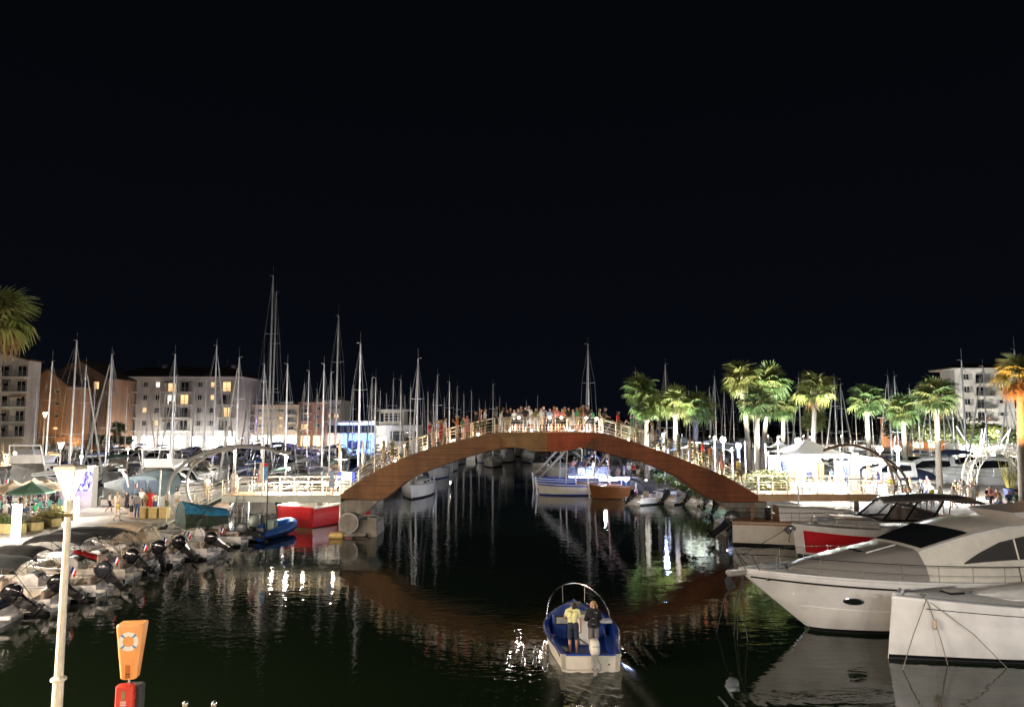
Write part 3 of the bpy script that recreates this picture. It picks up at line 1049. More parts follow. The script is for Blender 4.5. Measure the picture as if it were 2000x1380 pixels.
M_FASC = pm('pale_green_steel', (.42, .45, .40), .6, var=.12, scale=2)
GL, GLZ, GLX = walkway(436, 668, 967, 'pale steel gangway over the red boat leading to the bridge', M_FASC, 330, QL, 1000, 'l', -1)
GR, GRZ, GRX = walkway(1478, 1712, 965, 'warm lit gangway between the bridge and market quay', pm('orange_fascia', (.55, .36, .20), .6, var=.12, scale=2), 1838, QR, 1000, 'r', 1)
# bright floor lamps along the gangways
for root, z, X0, w, pw in ((GL, GLZ, GLX, bx(668) - bx(436), 260), (GR, GRZ, GRX, bx(1712) - bx(1478), 160)):
    for t in (.35, .62, .88) if root is GL else (.2, .5, .8):
        h = MB().bbox((w * t, 2.45, .35), (.18, .12, .18), .03).build('flood_lamp', M_GREYM, root)
        MB().box((w * t, 2.38, .36), (.12, .02, .12)).build('lens', E_WHITE, h, False)
        lamp(root, (w * t, 2.1, .55), pw * .9, (1, .86, .62), .08)


def hoop(pts, Y, label, r=.11, mat=M_RS):
    P = [A(px, py, Y) for px, py in pts]
    base = P[0]
    dense = []
    for i in range(len(P) - 1):
        p0, p1, p2, p3 = P[max(i - 1, 0)], P[i], P[i + 1], P[min(i + 2, len(P) - 1)]
        for k in range(5):
            t = k / 5
            dense.append(.5 * ((2 * p1) + (p2 - p0) * t + (2 * p0 - 5 * p1 + 4 * p2 - p3) * t * t + (3 * p1 - p0 - 3 * p2 + p3) * t ** 3))
    dense.append(P[-1])
    root = thing('steel_hoop', label, 'arch', tuple(base))
    MB().tube([p - base for p in dense], r, 8).build('arch_tube', mat, root)
    q = P[0] - base
    MB().lathe([(.22, -.1), (.22, .04), (.14, .06)], 12, 0, q).build('base_plate', mat, root)
    return root


M_HOOP = pm('brushed_hoop', (.26, .26, .26), .35, metal=.3, var=.1)
hoop([(346, 1003), (331, 975), (329, 950), (340, 925), (364, 902), (396, 886), (430, 877), (462, 872), (498, 872), (529, 877), (546, 883), (568, 883)], BY0 + .1, 'tall curved steel hoop with a straight tail over the gangway ramp', .12, M_HOOP)
hoop([(380, 1002), (368, 965), (365, 937), (373, 916), (392, 898), (425, 882), (460, 876)], BY1 - .1, 'shorter curved steel hoop behind the tall one at the gangway', .09, M_HOOP)
M_HOOPW = pm('bronze_hoop', (.22, .16, .12), .4, metal=.5, var=.1)
hoop([(1778, 985), (1776, 955), (1766, 928), (1748, 908), (1722, 892), (1694, 877), (1664, 869), (1634, 871), (1608, 880)], BY0 + .2, 'widest bronze hoop curving over the market quay ramp', .09, M_HOOPW)
hoop([(1762, 975), (1761, 945), (1751, 925), (1738, 908), (1727, 898)], BY1 - .2, 'middle bronze hoop standing beside the market quay ramp', .07, M_HOOPW)
hoop([(1746, 975), (1747, 950), (1742, 925), (1733, 905), (1727, 899)], BY1 + 1.4, 'narrowest bronze hoop at the end of the warm lit gangway', .07, M_HOOPW)

# ================================================================== BOATS
def smooth01(t):
    t = max(0.0, min(1.0, t))
    return t * t * (3 - 2 * t)


class Hull:
    def __init__(s, L, B, fbow, fst, draft=.35, tr=.85, rake=.8, wide=.42, p=2.2, flare=.3, sheer=1.8):
        s.L, s.B, s.fbow, s.fst, s.draft, s.tr, s.rake, s.wide, s.p, s.flare, s.sheer = L, B, fbow, fst, draft, tr, rake, wide, p, flare, sheer

    def half(s, t):
        if t < s.wide:
            return s.B / 2 * (s.tr + (1 - s.tr) * smooth01(t / s.wide * .999))
        return max(.02, s.B / 2 * (1 - ((t - s.wide) / (1 - s.wide)) ** s.p))

    def zs(s, t):
        return s.fst + (s.fbow - s.fst) * t ** s.sheer

    def yy(s, t, z):
        return t * s.L - s.rake * t ** 6 * (1 - min(1, (z + .1) / (s.zs(t) + .1)))

    def side(s, t, k):
        """point on the starboard topside, k from 0 at waterline to 1 at sheer"""
        b, z1 = s.half(t), s.zs(t)
        bw = b * (.95 - s.flare * t * t)
        z = .05 + (z1 - .05) * k
        x = bw + (b - bw) * k ** .8
        return Vector((x, s.yy(t, z), z))

    def section(s, t, inner):
        b, z1 = s.half(t), s.zs(t)
        bw = b * (.95 - s.flare * t * t)
        zk = -s.draft * (1 - .8 * t ** 4)
        pts = [(0, zk), (bw * .90, -.10), (bw, .05), (bw + (b - bw) * .1, .14)]
        for k in (.35, .62, .86):
            q = s.side(t, k)
            pts.append((q.x, q.z))
        pts += [(b * 1.0 + .02, z1 - .07), (b + .02, z1 - .02), (b, z1)]
        pts += inner(t, b, z1)
        return [Vector((x, s.yy(t, z), z)) for x, z in pts]

    def build(s, parent, mats, mode='deck', floor=.2, fore=.68, gun=.12, ns=18, camber=.08, name='hull'):
        def inner(t, b, z1):
            if mode == 'deck':
                return [(max(b - .06, .0), z1 + .01), (max(b * .5, 0), z1 + camber * .7), (0, z1 + camber)]
            g = min(gun, b * .6)
            if t > fore:
                return [(b - g, z1 + .005), (b * .5, z1 + .03), (0, z1 + .05)]
            return [(b - g, z1), (max(b - g - .05, .01), floor + .02), (0, floor)]
        ts = [i / ns for i in range(ns + 1)]
        ts[-1] = .997
        if mode == 'open':
            ts = sorted(set([t for t in ts if abs(t - fore) > .02] + [fore - .001, fore + .001]))
        rings = []
        for t in ts:
            r_ = s.section(t, inner)
            left = [Vector((-p.x, p.y, p.z)) for p in r_[1:-1]][::-1]
            rings.append(r_ + left)
        m1 = [2, 2, 1, 0, 0, 0, 0, 4, 4, 4 if mode == 'open' else 3, 3, 3]
        mi = m1 + m1[::-1]
        mb = MB()
        mb.loft(rings, True, False, mi)
        n = len(rings[0])
        mb.add(rings[0], [tuple(range(n - 1, -1, -1))], 0)
        mb.add(rings[-1], [tuple(range(n))], 0)
        o = mb.build(name, mats, parent, ang=42)
        if mode == 'open':
            b, z1 = s.half(0), s.zs(0)
            MB().prism([(-b + .03, .0, floor - .02), (b - .03, .0, floor - .02), (b - .02, 0, z1 - .01), (-b + .02, 0, z1 - .01)], (0, .09, 0)).build('transom', [mats[0]], parent, False)
        return o


_fc = {}


def lettering(txt, size, mat, parent, loc, rot, name='lettering'):
    cu = bpy.data.curves.new('t', 'FONT')
    cu.body = txt
    cu.size = size
    cu.extrude = .002
    cu.align_x = 'CENTER'
    cu.align_y = 'CENTER'
    to = bpy.data.objects.new('t', cu)
    COL.objects.link(to)
    dg = bpy.context.evaluated_depsgraph_get()
    me = bpy.data.meshes.new_from_object(to.evaluated_get(dg))
    bpy.data.objects.remove(to)
    me.materials.clear(); me.materials.append(mat)
    return place(me, name, parent, loc, rot=rot)


def outboard(parent, loc, tilt=0.0, mat=None, leg_mat=None, s=1.0, text=None, steer=0.0):
    mat, leg_mat = mat or M_ENG, leg_mat or M_BLACK
    key = ('ob', mat.name, leg_mat.name)
    if key not in _fc:
        rings = []
        for z, w, ln, yo in ((.10, .13, .18, -.05), (.16, .17, .26, -.07), (.26, .20, .33, -.08), (.42, .205, .34, -.08), (.56, .19, .31, -.07), (.66, .155, .25, -.05), (.71, .09, .15, -.03)):
            row = []
            for k in range(16):
                a = 2 * math.pi * k / 16
                c_, s_ = math.cos(a), math.sin(a)
                row.append((w * math.copysign(abs(c_) ** .65, c_), yo + ln * math.copysign(abs(s_) ** .65, s_), z))
            rings.append(row)
        cow = MB().loft(rings).mesh('cowling', mat, ang=60)
        g = MB()
        g.loft([[(x * w, -.12 + y * ln + yo, z) for x, y in ((-1, -1), (1, -1), (1, 1), (-1, 1), )] for z, w, ln, yo in ((.12, .11, .17, .04), (-.10, .09, .14, .03), (-.45, .06, .12, .0), (-.72, .045, .11, -.02))])
        g.box((0, -.17, -.42), (.24, .42, .02))
        g.tube([(0, .04, -.68), (0, -.02, -.70), (0, -.30, -.70), (0, -.36, -.70)], [.02, .07, .06, .03], 8)
        g.prism([(-.01, -.02, -.74), (-.01, -.28, -.74), (-.01, -.26, -.90), (-.01, -.16, -.93)], (.02, 0, 0))
        g.box((0, .08, .0), (.20, .12, .36)); g.box((0, .10, .17), (.28, .08, .06))
        leg = g.mesh('outboard_motor', leg_mat)
        pr = MB()
        for k in range(3):
            a = 2 * math.pi * k / 3
            c_, s_ = math.cos(a), math.sin(a)
            pr.add([(c_ * .03, -.34, -.70 + s_ * .03), (c_ * .17 - s_ * .07, -.37, -.70 + s_ * .17 + c_ * .07), (c_ * .18 + s_ * .03, -.41, -.70 + s_ * .18 - c_ * .03), (c_ * .05 + s_ * .05, -.40, -.70 + s_ * .05 - c_ * .05)], [(0, 1, 2, 3)])
        pr.tube([(0, -.33, -.7), (0, -.42, -.7)], .04, 6)
        _fc[key] = (cow, leg, pr.mesh('propeller', leg_mat, recalc=False))
    cow, leg, prop = _fc[key]
    o = place(leg, 'outboard_motor', parent, loc, rot=(-tilt, 0, steer), scale=s)
    place(cow, 'cowling', o)
    place(prop, 'propeller', o)
    if text:
        lettering(text, .085, pm('decal_white', (.75, .75, .75), .4, var=0), o, (0, -.425, .46), (R(90), 0, 0))
        lettering(text, .10, pm('decal_white', (.75, .75, .75), .4, var=0), o, (.209, -.08, .42), (R(90), 0, R(90)))
    return o


M_FB = pm('flag_blue', (.01, .03, .25), .8, var=.1)
M_FW = pm('flag_white', (.7, .7, .7), .8, var=.05)
M_FR = pm('flag_red', (.6, .01, .02), .8, var=.1)


def flag(parent, loc, h=.9, s=.4, mats=None, lean=.25, droop=.5):
    p = MB().tube([(0, 0, 0), (0, -lean * h, h)], .012, 5).build('flag_pole', M_STEEL, parent, loc=loc)
    mb = MB()
    nx = 9
    grid = []
    for j in range(5):
        row = []
        for i in range(nx + 1):
            u, v = i / nx, j / 4
            y = -lean * h * (1 - v * .35) - u * s * (1 - droop) * 1.0
            row.append((.05 * math.sin(u * 5 + v), y, h - v * s * .66 - droop * u * s * .9))
        grid.append(row)
    for i in range(nx):
        mb.add([grid[j][k] for j in range(5) for k in (i, i + 1)], [(2 * j, 2 * j + 1, 2 * j + 3, 2 * j + 2) for j in range(4)], 0 if i < 3 else (1 if i < 6 else 2))
    mb.build('flag', mats or [M_FB, M_FW, M_FR], p, recalc=False)


def bimini(parent, y0, y1, w, z, mat, floor, folded=False, sag=.1):
    fr = []
    if folded:
        mb = MB()
        pts = [(w / 2 * math.cos(a), y0 - .7 * math.sin(a), floor + .5 + (z - floor - .3) * math.sin(a) ** .6) for a in [R(4 + 172 * k / 12) for k in range(13)]]
        mb.tube(pts, [.02] * 3 + [.07] * 7 + [.02] * 3, 8)
        mb.build('bimini_canopy', mat, parent)
    else:
        n, m = 12, 9
        grid = []
        for i in range(n + 1):
            u = i / n
            y = y0 + (y1 - y0) * u
            hump = .10 * math.sin(math.pi * u) - sag * (abs(2 * u - 1) ** 4) - .035 * math.cos(u * 4 * math.pi) ** 2
            row = []
            for j in range(m + 1):
                a = -1 + 2 * j / m
                row.append((a * w / 2, y, z + hump - .22 * abs(a) ** 3.2))
            grid.append(row)
        MB().sheet(grid, 0, .035).build('bimini_canopy', mat, parent, ang=60)
    ym = (y0 + y1) / 2
    for s in (-1, 1):
        x = s * w / 2
        for (ya, yb, za) in (((y0 + .1), ym - .3, z - .24), ((ym), ym - .3, z - .2), ((y1 - .1), ym - .3, z - .24), (y0 + .2, y0 - .7, z - .26), (y1 - .1, y1 + .5, z - .26)) if not folded else ((y0, y0 + .4, z - .4), (y0, y0 - .5, z - .5)):
            MB().tube([(x * .97, ya, za), (x * 1.02, yb, floor)], .013, 5).build('bimini_strut', M_STEEL, parent)


def console(parent, y, floor, w=.8, h=.85, mat=None):
    mat = mat or M_GEL
    c = MB().loft([[(-w / 2, y - .3, floor), (w / 2, y - .3, floor), (w / 2, y + .45, floor), (-w / 2, y + .45, floor)],
                   [(-w / 2, y - .3, floor + h * .75), (w / 2, y - .3, floor + h * .75), (w / 2, y + .42, floor + h * .7), (-w / 2, y + .42, floor + h * .7)],
                   [(-w / 2.3, y - .05, floor + h), (w / 2.3, y - .05, floor + h), (w / 2.4, y + .25, floor + h), (-w / 2.4, y + .25, floor + h)]]).build('console', mat, parent, ang=20)
    MB().sheet([[(-w / 2.2, y + .28, floor + h * .85), (0, y + .42, floor + h * .85), (w / 2.2, y + .28, floor + h * .85)],
                [(-w / 2.5, y + .05, floor + h + .42), (0, y + .16, floor + h + .46), (w / 2.5, y + .05, floor + h + .42)]]).build('windscreen', M_GLASSC, c)
    MB().tube([(.16 * math.cos(a), y - .36 + .06 * math.sin(a), floor + h * .72 + .15 * math.sin(a)) for a in [2 * math.pi * k / 12 for k in range(13)]], .015, 5).build('steering_wheel', M_DARK, c)
    MB().box((0, y - .26, floor + h * .84), (w * .7, .05, .14)).build('dash', M_DARK, c, False)


def seat(parent, c, s, mat=None, back=True, facing=1):
    mat = mat or M_TAN
    o = MB().bbox((c[0], c[1], c[2] + s[2] * .3), (s[0], s[1], s[2] * .6), .05).build('seat', M_GEL2, parent)
    MB().bbox((c[0], c[1], c[2] + s[2] * .72), (s[0] * .98, s[1] * .98, s[2] * .22), .06).build('cushion', mat, o)
    if back:
        MB().bbox((c[0], c[1] - facing * s[1] * .48, c[2] + s[2] * 1.15), (s[0] * .96, .13, s[2] * .8), .05).build('backrest', mat, o)


def rail_loop(parent, pts, posts, r=.014, name='bow_rail', mat=None):
    MB().tube(pts, r, 6).build(name, mat or M_STEEL, parent)
    for a, b in posts:
        MB().tube([a, b], r * .9, 5).build('stanchion', mat or M_STEEL, parent)


def dayboat(label, loc, rz, L=6.0, B=2.3, hullmat=None, bim=None, bimx=(.12, .52), seatmat=None, tilt=R(50), text=None, eng=1, fl=True, windshield='console', group=None, stripe=None, engmat=None, rib=None, tower=False, bimz=2.1, folded=False, cover=None):
    hm = hullmat or M_GEL
    root = thing('motorboat', label, 'motorboat', loc, rz, group)
    H = Hull(L, B, .95, .62, tr=.9, rake=.9, p=2.6, flare=.25)
    H.build(root, [hm, stripe or M_ANTIF, M_ANTIF, M_GEL2, rib or hm], 'open', .22, .72, .16)
    if rib:
        for s in (-1, 1):
            MB().tube([(s * (H.half(t) + .06), t * L - .15, H.zs(t) - .10) for t in [i / 12 * .97 for i in range(13)]], [.14] + [.23] * 10 + [.2, .12], 10).build('inflatable_tube', rib, root)
    if windshield == 'console':
        console(root, L * .46, .22)
        seat(root, (0, L * .30, .22), (.8, .5, .6), seatmat)
    else:
        for s in (-1, 1):
            console(root, L * .56, .22, .62, .8)
            break
        seat(root, (-.45, L * .40, .22), (.55, .55, .6), seatmat)
        seat(root, (.45, L * .40, .22), (.55, .55, .6), seatmat)
    seat(root, (0, L * .10, .22), (B * .72, .5, .42), seatmat)
    seat(root, (0, L * .65, .22), (B * .5, .55, .42), seatmat, False)
    # swim steps either side of the engine well
    for s in (-1, 1):
        MB().bbox((s * B * .31, -.16, .34), (B * .28, .42, .16), .04).build('swim_platform', hm, root)
        MB().tube([(s * B * .36, -.34, .40), (s * B * .36, -.38, -.1)], .014, 5).build('ladder_rail', M_STEEL, root)
    for k in range(eng):
        xo = 0 if eng == 1 else (-.27 if k == 0 else .27)
        outboard(root, (xo, -.12, .70), tilt, engmat, s=1.08, text=text if k == 0 else None)
    if bim:
        bimini(root, L * bimx[0], L * bimx[1], B * .86, bimz, bim, .62, folded)
    if cover:
        MB().sheet([[(a * H.half(t) * .95, t * L, H.zs(t) + .05 + (.35 + .2 * math.sin(t * 9)) * (1 - abs(a) ** 2.4)) for a in [-1, -.66, -.33, 0, .33, .66, 1]] for t in [.12 + .1 * i for i in range(8)]], 0, .03).build('boat_cover', cover, root)
    if fl:
        flag(root, (B * .33, .15, .62))
    top = [Vector((s * H.half(t) * .92, t * L, H.zs(t) + .32)) for s, t in [(-1, .62), (-1, .74), (-1, .86), (-1, .95), (0, .985), (1, .95), (1, .86), (1, .74), (1, .62)]]
    rail_loop(root, top, [(p, Vector((p.x, p.y, p.z - .32))) for p in (top[1], top[3], top[5], top[7])])
    return root


LEFT_GROUP = 'outboard motorboats moored stern-out along the quay'
ROW = [   # px, py of stern waterline, label, options
    ((28, 1212), 'white motorboat with navy cushions and lettered outboard nearest the lamp post end', dict(L=6.6, bim=None, seatmat=M_NAVY, text='MERCURY', fl=False)),
    ((118, 1188), 'white console motorboat under a charcoal sunshade with arched hull stripe', dict(L=6.4, bim=pm('charcoal_canvas', (.035, .045, .048), .85, var=.2, scale=5, bump=.003, bscale=18), windshield='twin', bimx=(.2, .75))),
    ((205, 1160), 'white motorboat with tan seats and a red flag beside twin windscreens', dict(L=6.2, bim=M_CANVAS, bimx=(.42, .82), eng=1, tilt=R(42), engmat=pm('graphite_cowling', (.03, .034, .045), .16, var=.2, coat=.7))),
    ((262, 1128), 'cream motorboat with a red and black folded sunbed cushion', dict(L=6.0, bim=M_CANVAS, bimx=(.35, .8), hullmat=M_GEL2)),
    ((304, 1112), 'white motorboat with black raised sunshade and lettered black outboard', dict(L=6.0, bim=M_CANVAS, bimx=(.3, .85), text='MERCURY', tilt=R(12))),
    ((352, 1098), 'white sloop-sided motorboat with tan seats and large black outboard', dict(L=6.2, bim=M_BEIGEC, bimx=(.3, .66), tilt=R(40), text=None)),
    ((418, 1086), 'white cabin motorboat with blue lettering and tall black outboard', dict(L=6.8, B=2.5, bim=M_CANVAS, folded=True, bimx=(.2, .3), tilt=R(55), windshield='twin')),
    ((478, 1062), 'white motorboat with beige sunshade and grey outboard beside the blue inflatable', dict(L=5.6, bim=None, tilt=R(60), engmat=pm('grey_cowling', (.10, .105, .11), .3, var=.15, coat=.3), fl=False)),
]
for i, ((px, py), lab, kw) in enumerate(ROW):
    g = G(px, py, 0)
    o = dayboat(lab.replace('nearest the lamp post end', 'at the row end by the lamp post'), (g.x, g.y, 0), R(90 + 9 - i * .6 + rnd.uniform(-3, 3)), group=LEFT_GROUP, **kw)
    if i == 3:      # the red and black rolled sunbed
        MB().bbox((.25, 2.2, 1.05), (.5, 1.5, .14), .05, rot=Matrix.Rotation(R(18), 3, 'X')).build('sunbed', M_RED, o)
        MB().bbox((.25, 2.0, .9), (.5, 1.4, .12), .05, rot=Matrix.Rotation(R(18), 3, 'X')).build('sunbed', M_CANVAS, o)
    if i == 6:
        # hull lettering too small to read in detail, a short blue word on the side
        lettering('CAP', .22, pm('decal_blue', (.03, .10, .45), .4, var=0), o, (-1.275, 1.5, .48), (R(90), 0, R(-90)))
        MB().loft([[(-.9, 3.3, .9), (.9, 3.3, .9), (.75, 5.6, .95), (-.75, 5.6, .95)], [(-.72, 3.6, 1.6), (.72, 3.6, 1.6), (.5, 4.7, 1.55), (-.5, 4.7, 1.55)]]).build('cabin', M_BEIGEC, o, ang=20)
    # mooring rope from bow to quay, from stern into the water
    MB().tube([(.5, -.1, .5), (.6, -1.1, .1), (.62, -1.6, -.2)], .012, 4).build('mooring_rope', M_ROPE, o)


# ------------------------------------------------------------------ the small blue boat under way, with two people
def hero_boat():
    root = thing('motorboat', 'open blue and white motorboat under way with two people standing', 'motorboat', (BOAT_X, BOAT_Y, -.02), R(1.0))
    L = 5.2
    H = Hull(L, 2.46, .92, .56, draft=.3, tr=.74, rake=.55, wide=.5, p=2.3, flare=.3, sheer=2.0)
    white = pm('worn_white_hull', (.66, .62, .53), .42, var=.10, scale=2.5, bump=.002, bscale=9)
    H.build(root, [white, white, M_ANTIF, M_BLUEP, pm('blue_gunwale', (.008, .035, .26), .3, var=.2, scale=5, coat=.2)], 'open', .10, .72, .13, ns=24)
    # rubbing strake
    for s in (-1, 1):
        MB().tube([(s * (H.half(t) + .025), H.yy(t, H.zs(t)), H.zs(t) - .045) for t in [i / 20 * .995 for i in range(21)]], .028, 6).build('rub_rail', M_DARK, root)
    MB().box((0, .02, .545), (1.5, .14, .035)).build('transom_cap', M_BLUEP, root, False)
    # side benches and forward lockers
    for s in (-1, 1):
        MB().loft([[(s * .62, .25, .10), (s * (H.half(.07) - .15), .25, .10), (s * (H.half(.07) - .15), .25, .34), (s * .62, .25, .34)],
                   [(s * .80, 2.6, .10), (s * (H.half(.5) - .15), 2.6, .10), (s * (H.half(.5) - .15), 2.6, .36), (s * .80, 2.6, .36)]]).build('side_bench', M_BLUEP, root, False)
        MB().bbox((s * .66, 3.35, .45), (.50, .5, .75), .05).build('locker', M_BLUEP, root)
        MB().lathe([(.03, 0), (.03, .08), (.06, .10), (.06, .12)], 8, 0, (s * (H.half(.28) - .06), 1.45, H.zs(.28))).build('cleat', M_STEEL, root)
    MB().prism([(-.95, 3.70, .12), (.95, 3.70, .12), (.86, 3.70, H.zs(.72) - .01), (-.86, 3.70, H.zs(.72) - .01)], (0, .04, 0)).build('bulkhead', M_BLUEP, root, False)
    c = MB().bbox((.12, 2.55, .62), (.50, .46, 1.02), .05).build('console', M_WHITEPAINT, root)
    MB().bbox((.12, 2.5, 1.14), (.46, .36, .06), .02).build('console_top', M_GREYM, c)
    lockf = MB().bbox((-.60, 2.85, .80), (.55, .24, .30), .03, rot=Matrix.Rotation(R(-14), 3, 'X')).build('instrument_panel', M_DARK, root)
    MB().box((-.60, 2.72, .83), (.42, .02, .2), rot=Matrix.Rotation(R(-14), 3, 'X')).build('panel_frame', M_GREYM, lockf, False)
    MB().bbox((.86, 2.75, .80), (.42, .34, .10), .03).build('side_hatch', M_GEL, root)
    # bow rail: one big stainless hoop with two uprights
    top = []
    for k in range(17):
        a = math.pi * k / 16
        t = .62 + .36 * math.sin(a)
        x = -math.cos(a) * H.half(.62) * .93
        top.append((x, t * L + .02, H.zs(t) + .02 + .62 * math.sin(a) ** .75))
    ups = []
    for i in (6, 10):
        ups.append((top[i], (top[i][0] * .95, top[i][1] - .05, H.zs(.9) + .03)))
    rail_loop(root, top, ups, .019)
    for i in range(2):
        MB().tube([(.1 * i - .3, 4.6, H.zs(.88) + .06), (.1 * i - .3, 4.6, H.zs(.88) + .12)], .02, 6).build('deck_light', E_COOL if False else M_STEEL, root)
    # outboard, white cowling, with tiller
    wm = pm('white_cowling', (.70, .67, .58), .3, var=.06, coat=.3)
    ob = outboard(root, (.10, -.10, .50), R(2), wm, pm('grey_leg', (.30, .30, .29), .45, metal=.2, var=.1), s=.76)
    MB().tube([(.0, .12, .2), (-.15, .6, .3), (-.42, 1.45, .34)], .024, 6).build('tiller', M_DARK, ob)
    lettering('YAMAHA', .075, pm('decal_dark', (.05, .05, .06), .5, var=0), ob, (0, -.425, .50), (R(90), 0, 0))
    MB().tube([(.16, -.1, .5), (.28, -.16, .3), (.30, -.1, .12), (.2, -.06, .05)], .008, 5).build('fuel_line', M_DARK, root)
    MB().lathe([(.02, -.01), (.025, .0)], 10, 0, (.55, -.012, .26), Matrix.Rotation(R(90), 3, 'X')).build('drain_plug', M_BLACK, root)
    MB().tube([((.16 + .012 * (k // 8)) * math.cos(k * .785), 4.35 + .16 * math.sin(k * .785), H.zs(.84) + .07 + .006 * k) for k in range(26)], .016, 5).build('rope_coil', M_ROPE, root)
    MB().tube([(.2, 4.4, H.zs(.84) + .1), (.5, 4.0, H.zs(.78) + .06), (.7, 3.2, .8), (.8, 2.2, .42)], .012, 5).build('rope', M_ROPE, root)
    # odds and ends on the sole
    for (x, y, sx, sy, sz, m) in ((-.62, .95, .35, .3, .22, M_DARK), (-.50, .62, .4, .35, .16, M_GREYC), (-.70, 1.35, .3, .3, .28, pm('tackle_grey', (.25, .25, .24), .7)), (.70, 1.0, .4, .5, .2, M_DARK), (.66, .6, .35, .35, .26, pm('fuel_tank', (.05, .01, .01), .5))):
        MB().bbox((x, y, .10 + sz / 2), (sx, sy, sz), .07, rot=Matrix.Rotation(x * 2, 3, 'Z')).build('gear_bag', m, root)
    return root


HERO = hero_boat()


# ------------------------------------------------------------------ big white motor yacht
def stations(H, rows, parent):
    pass


def super_loft(parent, rows, mats, name='superstructure', mi=0, ang=35):
    """rows: (y, base_halfwidth, z_base, mid_hw, z_mid, top_hw, z_top)"""
    rings = []
    for (y, wb, zb, wm, zm, wt, zt) in rows:
        r_ = [(wb, y, zb), (wm, y, zm), (wt, y, zt - .10), (wt * .82, y, zt - .02), (0, y, zt + .03)]
        rings.append([Vector(p) for p in r_] + [Vector((-p[0], p[1], p[2])) for p in r_[-2::-1]])
    return MB().loft(rings, False, mi=mi).build(name, mats, parent, ang=ang)


def row_at(rows, y):
    for a, b in zip(rows, rows[1:]):
        lo, hi = min(a[0], b[0]), max(a[0], b[0])
        if lo <= y <= hi:
            t = (y - a[0]) / (b[0] - a[0])
            return [p + (q - p) * t for p, q in zip(a, b)]
    return list(rows[0] if abs(y - rows[0][0]) < abs(y - rows[-1][0]) else rows[-1])


def side_pt(rows, y, v, s, off=.012):
    """point on the superstructure side: v 0 at base, 1 at mid, 2 at top"""
    (_, wb, zb, wm, zm, wt, zt) = row_at(rows, y)
    if v <= 1:
        x, z = wb + (wm - wb) * v, zb + (zm - zb) * v
    else:
        x, z = wm + (wt - wm) * (v - 1), zm + (zt - .10 - zm) * (v - 1)
    return Vector((s * (x + off), y, z + off * .4))


def side_window(parent, rows, ys, vlo, vhi, s, mat=None, name='side_window'):
    grid = [[side_pt(rows, y, vlo[i] + (vhi[i] - vlo[i]) * k / 3, s) for k in range(4)] for i, y in enumerate(ys)]
    return MB().sheet(grid).build(name, mat or M_GLASSD, parent, ang=60)


def rail_line(parent, H, t0, t1, n, h, post_n, s, wires=1, inset=.06, r=.016):
    def pt(t, z):
        return Vector((s * max(H.half(t) - inset, .03), H.yy(t, H.zs(t)), H.zs(t) + z))
    MB().tube([pt(t0 + (t1 - t0) * i / n, h) for i in range(n + 1)], r, 6).build('guard_rail', M_STEEL, parent)
    for w in range(wires):
        MB().tube([pt(t0 + (t1 - t0) * i / n, h * (w + 1) / (wires + 1)) for i in range(n + 1)], r * .5, 5).build('guard_wire', M_STEEL, parent)
    for i in range(post_n + 1):
        t = t0 + (t1 - t0) * i / post_n
        MB().tube([pt(t, 0), pt(t, h)], r * .85, 5).build('stanchion', M_STEEL, parent)


